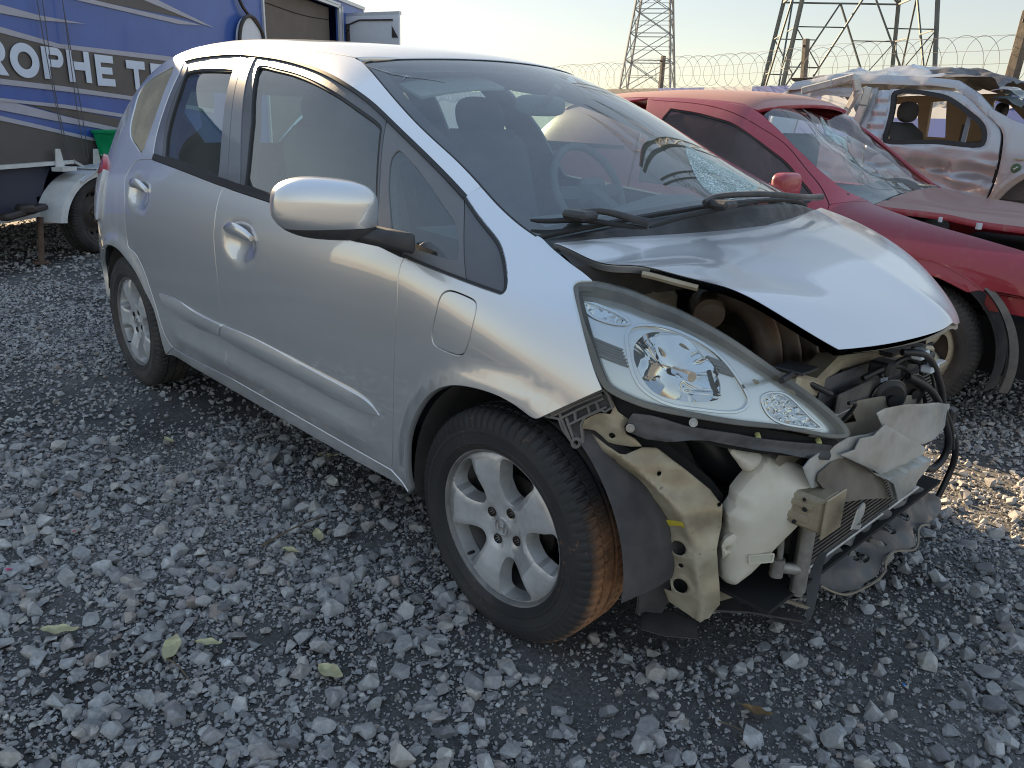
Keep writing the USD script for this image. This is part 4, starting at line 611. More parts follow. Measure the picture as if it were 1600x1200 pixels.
# rolled rim and underside
m_, n_ = S_.shape; ring = np.r_[np.arange(n_), n_ - 1 + n_ * np.arange(1, m_), (m_ - 1) * n_ + np.arange(n_ - 2, -1, -1), n_ * np.arange(m_ - 2, 0, -1)]
cenp = hv.mean(0); E0 = hv[ring]; inw = cenp - E0; inw /= np.linalg.norm(inw, axis=1, keepdims=True)
r1, r2 = E0 - hn[ring] * .004 - inw * .0015, E0 - hn[ring] * .018
Vh = np.vstack([hv, E0, r1, r2]); Nh = np.vstack([hn, hn[ring], -inw, -inw]); k0, q = len(hv), len(ring); i_ = np.arange(q); j_ = (i_ + 1) % q; Fh = [hf]
for r in range(2):
    A, B, C, D = k0 + r * q + i_, k0 + r * q + j_, k0 + (r + 1) * q + j_, k0 + (r + 1) * q + i_
    Fh.append(np.vstack([np.c_[A, D, C], np.c_[A, C, B]]))
bon = put('bonnet', (Vh, np.vstack(Fh), Nh), 'silver_bonnet', car)
under = bonnet(*np.meshgrid(np.linspace(.01, .985, 16), np.linspace(-.97, .97, 20), indexing='ij')) - [0, 0, .016]
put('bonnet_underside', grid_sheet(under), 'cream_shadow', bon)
lipn = near_c(np.linspace(.33, .52, 8)) + [0, -.001, -.017]
put('bonnet_flange', tube(lipn, .008, 6), 'cream_metal', bon)
# ---- wheels
def wheel(center, steer=0.0, camber=0.0, mud=True, simple=False, mats=('alloy', 'alloy_dirty')):
    """local frame: axle along -y (outer face at y = 0 lip), x forward, z up; returns a transform"""
    cs, sn = math.cos(steer), math.sin(steer); cc, sc = math.cos(camber), math.sin(camber)
    M = np.array([[cs, -sn, 0], [sn, cs, 0], [0, 0, 1.0]]) @ np.array([[1, 0, 0], [0, cc, -sc], [0, sc, cc]])
    return lambda v: np.asarray(v) @ M.T + center
def tyre_mesh(R=.304, rim=.200, w=.088, n=456):
    prof = []
    half = [(rim, -.072), (rim + .008, -.081), (rim + .020, -.0865), (rim + .022, -.0885), (rim + .026, -.0885), (rim + .028, -.0865), (rim + .050, -.0885), (rim + .052, -.0902), (rim + .060, -.0902), (rim + .062, -.0885), (R - .024, -.084), (R - .011, -.0755), (R - .004, -.066), (R - .0012, -.058)]
    tread = [(-.058, 0), (-.0405, 0), (-.0395, 1), (-.0335, 1), (-.0325, 0), (-.006, 0), (-.005, 1), (.005, 1), (.006, 0), (.0325, 0), (.0335, 1), (.0395, 1), (.0405, 0), (.058, 0)]
    prof = half + [(R - .0006 * (abs(y) / .058) ** 2 * 2 - (.006 if g else 0), y) for y, g in tread[1:-1]] + [(r, -y) for r, y in half[::-1]]
    def rm(a, pr):
        y = pr[..., 1]; rr = pr[..., 0]; k = 76
        ph = (a * k / (2 * math.pi) + y * 9 * np.sign(y + 1e-9) + .25 * np.sin(y * 90)) % 1.0
        on = (ph < .34) & (rr > R - .026) & (np.abs(y) > .008)
        return np.where(on, -.005, 0.0)
    return lathe(prof, n, 'y', rmod=rm)
def rim_meshes(spokes, r_out=.2075):
    """alloy wheel: face with broad spokes, barrel, cap, bolts"""
    P = Point(0, 0).buffer(r_out - .008, 72)
    for k in range(5):
        a = math.radians(spokes + 36 + 72 * k); pts = []
        for r, h in ((.081, 6), (.089, 12), (.105, 16), (.13, 18), (.16, 18), (.186, 17.2)): pts.append((r, -math.radians(h)))
        pts = pts + [(.1925, 0)] + [(r, -h) for r, h in pts[::-1]]
        pts = np.array([(r * math.cos(a + t), r * math.sin(a + t)) for r, t in pts]); P = P.difference(Polygon(spline(pts, 4, closed=True)).buffer(0))
    holes = [(.050 * math.cos(math.radians(45 + spokes + 90 * k)), .050 * math.sin(math.radians(45 + spokes + 90 * k))) for k in range(4)]
    for h in holes: P = P.difference(Point(h).buffer(.0125, 10))
    P = biggest(P); pts, T, loops = tri2d(P, .009, .006)
    def depth(q):      # sculpted: hub set back, spokes bowed outward with a crease along each edge
        r = np.hypot(q[:, 0], q[:, 1]); d = .014 - .018 * np.clip((r - .05) / .08, 0, 1) + .010 * np.clip((r - .155) / .045, 0, 1) ** 1.5
        ed = shapely.distance(shapely.points(q), P.boundary); return d + .0045 * np.clip(1 - ed / .009, 0, 1)
    z = depth(pts); front = np.c_[pts[:, 0], z, pts[:, 1]]; back = front + [0, .034, 0]; k = len(pts)
    V = [front]; F_ = [T]
    base = k
    for l in loops:
        e0 = front[l]; q_ = pts[l]; c = np.zeros(2); m = len(l)
        e1 = e0 + [0, .038, 0]
        cc_ = q_.mean(0) if l is not loops[0] else c
        sc_ = 1.0 if l is loops[0] else .86
        if l is not loops[0]: e1[:, [0, 2]] = cc_ + (q_ - cc_) * sc_
        V += [e0, e1]; i = np.arange(m); j = (i + 1) % m
        F_ += [np.c_[base + i, base + j, base + m + j], np.c_[base + i, base + m + j, base + m + i]]; base += 2 * m
    face = (np.vstack(V), np.vstack(F_))
    barrel = lathe([(r_out - .0015, .004), (r_out, .0), (r_out - .002, -.003), (r_out - .007, -.002), (r_out - .013, .008), (r_out - .019, .03), (r_out - .022, .075), (r_out - .012, .13), (r_out, .145)], 64)
    cap = lathe([(0.0001, .008), (.020, .0085), (.0265, .011), (.0285, .016), (.029, .024)], 32)
    bolts = [trimesh.creation.cylinder(.0085, .012, sections=6, transform=trimesh.transformations.translation_matrix([h[0], .036, h[1]]) @ trimesh.transformations.rotation_matrix(math.pi / 2, [1, 0, 0])) for h in holes]
    wells = [lathe([(.0125, .014), (.0122, .045), (.0001, .046)], 12)[0] + [h[0], 0, h[1]] for h in holes]; wf = lathe([(.0125, .014), (.0122, .045), (.0001, .046)], 12)[1]
    emb = cat(*[beam((a, .0068, b), (c, .0068, d), .0016, .0045, up=(0, 1, 0)) for a, b, c, d in ((-.010, .013, -.0075, -.013), (.010, .013, .0075, -.013), (-.0085, 0, .0085, 0))], lathe([(.0205, .0085), (.0205, .0055), (.0225, .0055), (.0225, .0105)], 32))
    return face, barrel, cap, bolts, (wells, wf), emb
TYRE = tyre_mesh(); RIM = rim_meshes(108.0)
def add_wheel(center, steer, camber, spokes_rot=0.0, side=1, parent=car, name='wheel', mud=False, label=None):
    """a wheel is the tyre with its rim, cap and bolts below it"""
    c = np.array(center, float); t = wheel(c, steer, camber)
    if side < 0: f = lambda m: (lambda w: (w[0] * [1, -1, 1], w[1][:, ::-1]))((t(m[0]), m[1]))
    else: f = lambda m: (t(m[0]), m[1])
    mk = lambda m: f(meshkit.arrays(m, False)[:2])
    x = UsdGeom.Xform.Define(stage, numbered(path_of(parent), name)); 
    x.AddTransformOp().Set(Gf.Matrix4d(*np.r_[np.c_[wheel_rot(steer, camber, side), [0, 0, 0]].ravel(), c * [1, side, 1], 1].tolist()))
    if label: tag(x, label)
    p = x.GetPrim()
    off = np.array([0, .074, 0])
    put('tyre', (TYRE[0] + off, TYRE[1]), 'tyre_muddy' if mud else 'tyre_rubber', p, smooth=40)
    face, barrel, cap, bolts, wells, emb = RIM
    put('rim', face, 'alloy', p, smooth=24); put('rim_barrel', barrel, 'alloy_dirty', p, smooth=40); put('centre_cap', cap, 'alloy', p, smooth=40); put('cap_emblem', emb, 'bright_alu', p)
    for b in bolts: put('wheel_bolt', b, 'bolt_steel', p)
    [put('bolt_well', (w, wells[1]), 'steel_dark', p) for w in wells[0]]
    put('brake_disc', cat(lathe([(.001, .060), (.055, .058), (.06, .07), (.118, .072), (.118, .09)], 40), bx((.07, .075, .08), (.06, .05, .11), .015)), 'brake_metal', p)
    put('valve', tube([(-.118, .02, -.128), (-.112, -.004, -.121)], .0045, 7), 'black_rubber', p)
    put('backing_plate', lathe([(.001, .125), (.19, .12)], 32), 'shadow_black', p)
    return p
def wheel_rot(steer, camber, side):
    cs, sn = math.cos(steer), math.sin(steer); cc, sc = math.cos(camber), math.sin(camber)
    M = np.array([[cs, -sn, 0], [sn, cs, 0], [0, 0, 1.0]]) @ np.array([[1, 0, 0], [0, cc, -sc], [0, sc, cc]])
    if side < 0: M = np.diag([1, -1, 1.0]) @ M
    return M.T
add_wheel((.001, -.820, .290), math.radians(.9), math.radians(2.0), mud=True)
add_wheel((-2.5, -.806, .290), 0, 0)
add_wheel((.001, -.812, .290), 0, 0, side=-1); add_wheel((-2.5, -.806, .290), 0, 0, side=-1)
for ax, rr in ((0.0, .372), (-2.5, .375)):
    for sd in (1, -1):
        a = lathe([(rr, -.80 if ax == 0 else -.79), (rr + .012, -.70), (rr + .012, -.50), (.001, -.49)], 40, 'y', math.radians(-5 if ax == 0 else -8), math.radians(188))
        v = a[0] + [ax, 0, .29]; put('wheel_arch_liner', (v * [1, sd, 1], a[1] if sd > 0 else a[1][:, ::-1]), 'liner_felt', car, smooth=40)
# torn liner standing in front of the tyre
def liner(a, y): 
    r = .346 + .008 * np.clip((1.05 - a) / 1.2, 0, 1) ** 2 + .005 * np.sin(y * 40 + a * 3); return np.stack([r * np.cos(a) , y, .29 + r * np.sin(a)], -1)
A_, T1_ = np.meshgrid(np.linspace(math.radians(66), math.radians(-32), 40), np.linspace(0, 1, 20), indexing='ij')
Zl = .29 + .35 * np.sin(A_); near_y = -.635 - np.clip(Zl - .14, -.1, .48) * .35
Y_ = near_y + T1_ * (-.44 - near_y)
LN = liner(A_, Y_); LN[..., 0] += .012 * np.exp(-((T1_ - .32) / .07) ** 2) - .014 * np.exp(-((T1_ - .12) / .06) ** 2) + .010 * np.sin(A_ * 7) * (1 - T1_); LN[..., 0] -= .018 * np.clip(.1 - T1_, 0, 1) / .1
lv, lf = grid_sheet(LN); put('torn_wheel_liner', (np.vstack([lv, lv + [.004, .002, 0]]), np.vstack([lf, lf[:, ::-1] + len(lv)])), 'liner_felt', car, smooth=60)
put('liner_flap', slab(Polygon([(0, 0), (.06, -.008), (.14, .004), (.13, .07), (.06, .08), (0, .07)]), (.318, -.640, .085), (.85, .50, .01), (-.50, .82, .08), .004, disp=lambda p: .008 * np.sin(p[:, 0] * 30) * p[:, 1] / .1, face=(.3, -.8, 3)), 'liner_felt', car)
# ---- cabin
trim_holes = [P_fg.buffer(.008), P_rg.buffer(.008), P_qc.buffer(.008), P_q.buffer(-.02)]
P_trim = P_win.union(P_front).union(P_rear).union(P_side).union(P_q.buffer(.006)).buffer(.02).buffer(-.04)
for h in trim_holes: P_trim = P_trim.difference(h)
P_trim = biggest(P_trim)
put('cabin_trim', SK.patch(P_trim, .07, 0, -.05, 0), 'interior_grey', car); put('cabin_trim', SK.patch(P_trim, .07, 0, -.05, 0, mirror=True), 'interior_grey', car)
put('headlining', SK.patch(biggest(P_roof.buffer(.03)), .08, 0, -.035, 0), 'interior_light', car)
yy2, zz2 = np.meshgrid(np.linspace(-1, 1, 29), np.linspace(.45, 1.40, 21), indexing='ij'); yy2 = yy2 * np.interp(zz2, [.45, .9, 1.15, 1.4], [.66, .64, .58, .47])
TG = np.stack([SK.xr(zz2) + .10 * yy2 ** 2 + .02 + .10 * np.clip((np.abs(yy2) - .55) / .15, 0, 1) ** 2, yy2, zz2], -1)
tv, tf = grid_sheet(TG); cm = tv[tf].mean(1); win = (np.abs(cm[:, 1]) < .46) & (cm[:, 2] > .95) & (cm[:, 2] < 1.32)
tg_ = put('tailgate', (tv, tf[~win]), 'silver_paint', car, smooth=60); put('rear_screen', (tv, tf[win]), 'window_glass', tg_, smooth=60)
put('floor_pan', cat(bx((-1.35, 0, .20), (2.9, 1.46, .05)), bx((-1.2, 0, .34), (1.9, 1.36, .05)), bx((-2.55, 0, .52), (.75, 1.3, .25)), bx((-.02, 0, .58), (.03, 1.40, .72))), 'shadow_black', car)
put('rear_parcel', bx((-2.62, 0, .93), (.55, 1.2, .02)), 'interior_grey', car)
def seat(y):
    s = UsdGeom.Xform.Define(stage, numbered(path_of(car), 'front_seat')).GetPrim()
    put('seat_cushion', bx((-1.02, y, .52), (.52, .50, .18), .07), 'seat_cloth', s, smooth=60)
    v, f = bx((0, 0, 0), (.15, .48, .64), .07); v = v + [0, 0, .32]; v[:, 0] -= v[:, 2] * .32; put('seat_back', (v + [-1.22, y, .55], f), 'seat_cloth', s, smooth=60)
    h = trimesh.creation.icosphere(3, 1.0); hv_ = np.sign(h.vertices) * np.abs(h.vertices) ** .75 * [.05, .125, .085]; hv_[:, 0] -= hv_[:, 2] * .25
    put('headrest', (hv_ + [-1.44, y, 1.235], h.faces), 'seat_cloth', s, smooth=60)
    put('headrest_post', cat(tube([(-1.42, y - .06, 1.10), (-1.44, y - .06, 1.2)], .006), tube([(-1.42, y + .06, 1.10), (-1.44, y + .06, 1.2)], .006)), 'chrome', s)
seat(-.36); seat(.36)
rsb = UsdGeom.Xform.Define(stage, path_of(car) + '/rear_seat').GetPrim()
v, f = bx((0, 0, 0), (.15, 1.2, .58), .06); v[:, 0] -= v[:, 2] * .3; put('seat_back', (v + [-2.22, 0, .80], f), 'seat_cloth', rsb, smooth=60); put('seat_cushion', bx((-1.95, 0, .52), (.5, 1.2, .16), .06), 'seat_cloth', rsb, smooth=60)
# dashboard: a swept section
sec = np.array([(.08, .93), (-.10, .965), (-.30, .975), (-.46, .965), (-.56, .93), (-.60, .86), (-.56, .70), (-.50, .55)])
Yd = np.linspace(-.70, .70, 36)
DG = np.stack([np.stack([s[0] + .10 * (np.abs(Yd) / .7) ** 2 * (i < 3) * -1 * 2.0, Yd, np.full_like(Yd, s[1]) - .02 * (np.abs(Yd) / .7) ** 2 + (.045 * np.exp(-((Yd - .36) / .16) ** 2) if 2 <= i <= 5 else 0)], -1) for i, s in enumerate(spline(sec, 4)[:, :2] if False else sec)])
put('dashboard', grid_sheet(DG), 'dash_plastic', car, smooth=60)
sw = np.array([[math.cos(a), math.sin(a)] for a in np.linspace(0, 2 * math.pi, 41)]) * .182
tilt = math.radians(28); wp = np.c_[-.80 - sw[:, 1] * math.sin(tilt), .36 + sw[:, 0], .985 + sw[:, 1] * math.cos(tilt)]
stw = put('steering_wheel', tube(wp, .0155, 10, False), 'dash_plastic', car, smooth=60)
put('steering_hub', cat(bx((-.79, .36, .98), (.05, .14, .11), .02), beam((-.79, .36, .98), (-.80, .19, .985), .02, .045), beam((-.79, .36, .98), (-.80, .53, .985), .02, .045), tube([(-.78, .36, .97), (-.5, .36, .84)], .035)), 'dash_plastic', stw)
im = trimesh.creation.icosphere(3, 1.0); iv = np.sign(im.vertices) * np.abs(im.vertices) ** .6 * [.018, .115, .034]
imr = put('inside_mirror', (iv + [-.735, .01, 1.285], im.faces), 'dash_plastic', car, smooth=60); put('mirror_stalk', tube([(-.72, .01, 1.29), (-.66, .01, 1.345)], .012), 'dash_plastic', imr)
put('sun_visor', SK.patch(biggest(Polygon(SK.dom(np.array([[-.92, -.45, 1.40], [-.80, -.45, 1.36], [-.78, -.1, 1.37], [-.90, -.1, 1.42]])))), .08, 0, -.06, .01), 'interior_light', car)
# ---- door mirror
m0, m1 = np.array([-.435, -.885, 1.018]), np.array([-.505, -1.095, 1.030])
def superell(c, ax, hs, pw, n=3, cutf=None):
    s = trimesh.creation.icosphere(n, 1.0); q = np.sign(s.vertices) * np.abs(s.vertices) ** pw
    q /= np.linalg.norm(q, axis=1, keepdims=True) ** .0
    if cutf is not None: q = cutf(q)
    return (q * hs) @ np.array(ax) + c, s.faces
ax_o = (m1 - m0) / np.linalg.norm(m1 - m0); ax_f = np.cross([0, 0, 1.0], ax_o); ax_f = ax_f if ax_f[0] > 0 else -ax_f; ax_f /= np.linalg.norm(ax_f); ax_u = np.cross(ax_o, ax_f); ax_u = ax_u if ax_u[2] > 0 else -ax_u
def cap_shape(q):
    q = q.copy(); q[:, 1] = np.where(q[:, 1] < 0, q[:, 1] * .35, q[:, 1]); k = np.clip(q[:, 0], -1, 1)
    q[:, 2] = q[:, 2] * (1 - .16 * np.clip(k, 0, 1) ** 2) + .06 * k; q[:, 1] *= (1 - .12 * k ** 2); return q
cv, cf = superell((m0 + m1) / 2 + [0, 0, 0], [ax_o, ax_f, ax_u], np.array([.128, .078, .073]), .62, 4, cap_shape)
capm = trimesh.Trimesh(cv, cf, process=False); pl_o, pl_n = np.array([0, 0, .982]), np.array([0, 0, 1.0])
up_ = trimesh.intersections.slice_mesh_plane(capm, pl_n, pl_o); dn_ = trimesh.intersections.slice_mesh_plane(capm, -pl_n, pl_o)
mir = put('door_mirror', (np.array(up_.vertices), np.array(up_.faces)), 'silver_paint', car, smooth=70)
put('mirror_base', (np.array(dn_.vertices) * [1, 1, 1], np.array(dn_.faces)), 'black_plastic', mir, smooth=70)
gl = trimesh.creation.cylinder(1.0, .01, sections=40); gv = gl.vertices.copy(); gv[:, :2] = np.sign(gv[:, :2]) * np.abs(gv[:, :2]) ** .8 * [.112, .060]
put('mirror_glass', (gv @ np.array([ax_o, ax_u, ax_f]) + (m0 + m1) / 2 - ax_f * .026, gl.faces), 'chrome', mir)
put('mirror_arm', trimesh.convex.convex_hull(np.vstack([bx((-.455, -.93, .962), (.10, .05, .03), .012)[0], bx((-.40, -.835, .945), (.16, .02, .05), .008)[0], bx((-.42, -.87, .955), (.13, .05, .04), .012)[0]])), 'black_plastic', mir, smooth=50)
# ---- wipers
def on_glass(pts, up): p = np.array(pts); return p + SK.normal(p) * up
for blade, arm in (([[-0.107, -0.646, 1.006], [-0.069, -0.617, 1.006], [-0.027, -0.562, 1.01], [0.037, -0.506, 1.003], [0.092, -0.452, 0.997]], [[-0.03, -0.558, 1.013], [0.0, -0.511, 1.016], [0.054, -0.478, 1.005], [0.094, -0.454, 0.996]]), ([[0.094, -0.445, 0.999], [0.107, -0.345, 1.017], [0.124, -0.205, 1.032], [0.126, -0.006, 1.044]], [[0.105, -0.248, 1.034], [0.098, -0.195, 1.044], [0.122, 0.019, 1.045], [0.133, 0.18, 1.032], [0.053, 0.486, 1.012]])):
    b = spline(on_glass(blade, .012), 6); w_ = put('wiper', tube(b, np.interp(np.linspace(0, 1, len(b)), [0, .1, .5, .9, 1], [.003, .006, .008, .006, .003]), 6), 'black_rubber', car, smooth=60)
    a = spline(on_glass(arm, .028), 6); put('wiper_arm', tube(a, np.linspace(.007, .011, len(a)), 6), 'black_plastic', w_, smooth=60)
    put('wiper_clip', bx(on_glass([blade[2]], .026)[0], (.075, .06, .022), .008), 'black_plastic', w_)
# ---- tail lamp
put('tail_lamp', SK.patch(SK.loop([[-2.72, -.775, .99], [-2.66, -.80, .96], [-2.65, -.81, .88], [-2.70, -.81, .74], [-2.80, -.77, .76], [-2.85, -.72, .92], [-2.80, -.73, .99]]), .025, 0, .014, .03), 'white_lamp', car)
put('tail_lamp', SK.patch(SK.loop([[-2.72, -.768, 1.0], [-2.67, -.79, .975], [-2.66, -.80, .95], [-2.82, -.735, .94], [-2.80, -.72, 1.0]]), .025, 0, .018, .03), 'red_lamp', car)
# ---- headlamp
def lamp(parent):
    out = SK.loop(e['head_out'], 4)
    h = UsdGeom.Xform.Define(stage, path_of(parent) + '/headlamp').GetPrim()
    put('lens', SK.patch(out, .02, .0015, .003, .006), 'lamp_lens', h)
    put('lens_rim', SK.patch(biggest(out.difference(out.buffer(-.009))), .012, 0, -.004, .036), 'dusty_plastic', h)
    main, bowl, turn, city, chrome = (SK.loop(e[k], 4) for k in ('head_main', 'head_bowl', 'head_turn', 'head_city', 'head_chrome'))
    ins = out.buffer(-.008)
    hous = ins
    for q in (main, turn, city): hous = hous.difference(q)
    depth = lambda X: np.zeros(len(X))
    put('housing', SK.patch(biggest(hous), .014, 0, -.036, .014), 'lamp_silver', h)
    # main reflector: an oval surround and a bowl of facets
    put('surround', SK.patch(biggest(main.difference(bowl)), .012, 0, -.042, .01), 'lamp_silver', h)
    put('surround_trim', SK.patch(biggest(main.buffer(.0035).difference(main.buffer(-.0015))), .010, 0, -.032, .010), 'chrome', h)
    bc = np.array(bowl.centroid.coords[0]); bp, bt, bl = tri2d(bowl, .009, .006); ed = shapely.distance(shapely.points(bp), bowl.boundary); bq = np.array(bowl.exterior.coords)[:-1] - bc; tb_ = np.arctan2(bq[:, 1], bq[:, 0]); so = np.argsort(tb_); rho = np.hypot(*(bp - bc).T) / np.interp(np.arctan2(*(bp - bc).T[::-1]), tb_[so], np.hypot(*bq.T)[so], period=2 * np.pi)
    X = SK.solve(bp); N = SK.normal(X); dd = -.042 - .085 * (1 - np.clip(rho, 0, 1) ** 2)
    q = bp - bc; fac = np.where((q[:, 0] > .03), .010 * np.clip((q[:, 0] - .03) / .02, 0, 1) * np.sign(np.sin(q[:, 1] * 70 + 1)), 0)
    Bv = X + N * (dd + fac)[:, None]
    put('reflector', (Bv, bt), 'lamp_reflector', h, smooth=50)
    ax = SK.normal(SK.solve(bc[None]))[0]; c0 = SK.solve(bc[None])[0]
    fwd = np.array([.93, -.30, .05]); fwd /= np.linalg.norm(fwd)
    put('bulb', cat(tube([c0 - ax * .085, c0 - ax * .085 + fwd * .055], .009, 10), tube([c0 - ax * .085 + fwd * .035, c0 - ax * .085 + fwd * .062], .012, 10)), 'chrome', h)
    for nm, pl, dp in (('turn_reflector', turn, .035), ('side_reflector', city, .028)):
        p_, t_, l_ = tri2d(pl, .006, .005); ed = shapely.distance(shapely.points(p_), pl.boundary); X = SK.solve(p_); N = SK.normal(X); c_ = p_ - np.array(pl.centroid.coords[0])
        fac = .0035 * np.sign(np.sin(c_[:, 0] * 330)) * np.clip(ed / .01, 0, 1) + .0025 * np.sign(np.sin(c_[:, 1] * 260)) * np.clip(ed / .01, 0, 1)
        put(nm, (X + N * (-.034 - dp * np.clip(ed / ed.max(), 0, 1) ** .6 + fac)[:, None], t_), 'lamp_reflector', h, smooth=30)
        put('lamp_trim', SK.patch(biggest(pl.buffer(.003).difference(pl.buffer(-.001))), .01, 0, -.031, .008), 'chrome', h)
    # fine ribs of the housing, left and right of the bowl
    for rib in [[[0.197,-0.757,0.818],[0.261,-0.729,0.799]],[[0.203,-0.759,0.81],[0.265,-0.729,0.792]],[[0.208,-0.76,0.803],[0.27,-0.73,0.785]],[[0.214,-0.76,0.795],[0.275,-0.731,0.778]],[[0.219,-0.761,0.788],[0.279,-0.731,0.771]],[[0.224,-0.762,0.78],[0.283,-0.731,0.764]],[[0.4,-0.608,0.798],[0.438,-0.579,0.782]],[[0.407,-0.606,0.791],[0.444,-0.577,0.776]],[[0.415,-0.604,0.784],[0.45,-0.576,0.77]],[[0.422,-0.601,0.776],[0.455,-0.574,0.764]],[[0.43,-0.599,0.769],[0.46,-0.572,0.758]]]:
        a, b = SK.dom(np.array(rib)); l = LineString([a, b]).buffer(.0016, cap_style=2)
        put('rib', SK.patch(l, .01, 0, -.0325, .006), 'grey_frit', h)
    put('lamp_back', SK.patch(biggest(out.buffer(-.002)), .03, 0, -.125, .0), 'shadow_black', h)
    return h
hlamp = lamp(car)
# ---- what the missing bumper lays bare
def P2(n): return Polygon(PLN[n]['p']).buffer(0)
def fr(n): return PLN[n]['o'], PLN[n]['u'], PLN[n]['w']
def smooth_poly(n, k=3): q = np.array(PLN[n]['p']); return Polygon(spline(q, k, closed=True)).buffer(0)
ridge = LineString(PLN['post_ridge']['p']); pb = biggest(P2('post')); rl = np.array(PLN['post_ridge']['p'])
for i, c in enumerate(PLN['post_holes']['p']):
    pb = pb.difference(affinity.scale(Point(c).buffer(1, 20), *( (.0155, .0185) if i in (0, 1) else (.0052, .0062) if i in (2, ) else (.0045, .0055)))) if i < 4 else pb.difference(Point(c).buffer(.0045))
pb = biggest(pb); hol = [np.array(c) for c in PLN['post_holes']['p'][:2]]
def post_bend(p):
    xr_ = np.interp(p[:, 1], rl[::-1, 1] if rl[0, 1] > rl[-1, 1] else rl[:, 1], rl[::-1, 0] if rl[0, 1] > rl[-1, 1] else rl[:, 0]); s = p[:, 0] - xr_
    d = .046 - np.where(s < 0, -s * .62, s * .30) + .004 * np.sin(p[:, 1] * 60) * (np.abs(s) > .01)
    for h in hol: r = np.hypot(*(p - h).T); d += .006 * np.exp(-((r - .021) / .005) ** 2)
    return d + .005 * np.exp(-(s / .012) ** 2)
put('front_apron', slab(pb, *fr('post'), .004, disp=post_bend, step=.007), 'cream_metal', car, smooth=50)
pr_ = np.array(PLN['post']['p']); yb0, yb1 = pr_[:, 1].min(), pr_[:, 1].max()
for f_ in (.16, .27, .40, .52, .64, .76, .87):
    y_ = yb0 + f_ * (yb1 - yb0); xm = np.interp(y_, rl[::-1, 1] if rl[0, 1] > rl[-1, 1] else rl[:, 1], rl[::-1, 0] if rl[0, 1] > rl[-1, 1] else rl[:, 0]); ln = LineString([(xm + .004, y_ + .003), (xm + .30, y_ + .05 + .02 * math.sin(f_ * 20))]).intersection(pb.buffer(-.006))
    if not ln.is_empty: put('stamped_bead', slab(biggest(biggest(ln).buffer(.0017)), *fr('post'), .0022, disp=lambda p: post_bend(p) + .0032, step=.006), 'cream_shadow', car)
for k in range(9):
    q_ = np.array(pb.exterior.interpolate(.50 + .045 * k if k < 5 else .12 + .05 * k).coords[0]); c_ = np.array(pb.centroid.coords[0]); q_ = q_ + (c_ - q_) / np.linalg.norm(c_ - q_) * .010
    if pb.contains(Point(q_).buffer(.004)): put('weld_spot', slab(Point(q_).buffer(.0032, 6), *fr('post'), .0012, disp=lambda p: post_bend(p) + .0035, step=.01), 'cream_shadow', car)
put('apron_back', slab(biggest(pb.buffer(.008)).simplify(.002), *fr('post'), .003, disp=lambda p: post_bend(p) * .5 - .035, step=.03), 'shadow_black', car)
put('yellow_sticker', slab(P2('tag_yellow'), *fr('tag_yellow'), .0012, disp=lambda p: post_bend(p) + .0055, step=.006), 'yellow_tag', car)
put('pale_sticker', slab(P2('tag_pale'), *fr('tag_pale'), .0012, disp=lambda p: np.full(len(p), .012), step=.01), 'pale_tag', car)
bh = P2('bracket').difference(Point(PLN['bracket_hole']['p'][0]).buffer(.0068)); bc_ = np.array(P2('bracket').centroid.coords[0])
put('wing_bracket', slab(biggest(bh), *fr('bracket'), .004, disp=lambda p: .010 * np.sin((p[:, 0] - bc_[0]) * 70 + .6) * np.clip(1 - np.abs(p[:, 1] - bc_[1]) / .06, 0, 1) + .004, step=.007), 'cream_metal', car, smooth=50)
# washer tank
tk = biggest(P2('tank').buffer(-.016).buffer(.016).buffer(.012).buffer(-.012))
tank = put('washer_tank', slab(tk, *fr('tank'), .02, .048, .020, .007, chamfer=.0), 'tank_plastic', car, smooth=60)
put('tank_neck', slab(biggest(smooth_poly('tank_neck')), *fr('tank_neck'), .015, .03, .02, .008), 'tank_plastic', tank, smooth=60)
ear = biggest(P2('tank_ear').difference(Point(PLN['tank_earhole']['p'][0]).buffer(.006))); put('tank_lug', slab(ear, *fr('tank_ear'), .012, .006, .006, .006, disp=lambda p: np.full(len(p), .034)), 'tank_plastic', tank)
lab = P2('tank_label'); put('tank_label_frame', slab(biggest(lab.buffer(.004).difference(lab)), *fr('tank_label'), .004, disp=lambda p: np.full(len(p), .0665), step=.006), 'tank_plastic', tank); put('tank_label', slab(lab, *fr('tank_label'), .0012, disp=lambda p: np.full(len(p), .0672), step=.01), 'tank_label', tank)
# bar and grid under the lamp, on the line of the bumper skin
bar = SK.loop(SH2['bar'], 1); bar = biggest(bar.buffer(-.003).buffer(.003))
bl_ = LineString(SK.dom(np.array(SH2['bar'])[[1, 4, 6, 8, 9]]))
put('lamp_bar', SK.patch(bar, .010, 0, -.014, .03, disp=lambda X: .004 * np.sign(np.sin((shapely.distance(shapely.points(SK.dom(X)), bl_)) * 260)) * .5), 'bar_plastic', car)
put('lamp_tray', SK.patch(biggest(SK.loop(SH2['bar_back'], 1).buffer(.004)), .03, 0, -.034, .02), 'shadow_black', car)  # black sheet painting the shade of the open gap between lamp and bar
gp = SK.loop(SH2['grid'], 1); ringp = SK.dom(np.array(SH2['gridring']))[0]
gb = put('bumper_bracket', SK.patch(biggest(gp.buffer(.001).difference(Point(ringp).buffer(.0055))), .02, 0, -.022, .006), 'black_plastic', car)
gr_ = np.array(SH2['gridribs']).reshape(-1, 2, 3)
rib_lines = [LineString(SK.dom(q)).buffer(.0014, cap_style=2) for q in gr_] + [gp.buffer(-.0002).difference(gp.buffer(-.003))]
for q in rib_lines: put('bracket_rib', SK.patch(biggest(q.intersection(gp)), .012, 0, -.012, .012), 'dusty_plastic', gb)
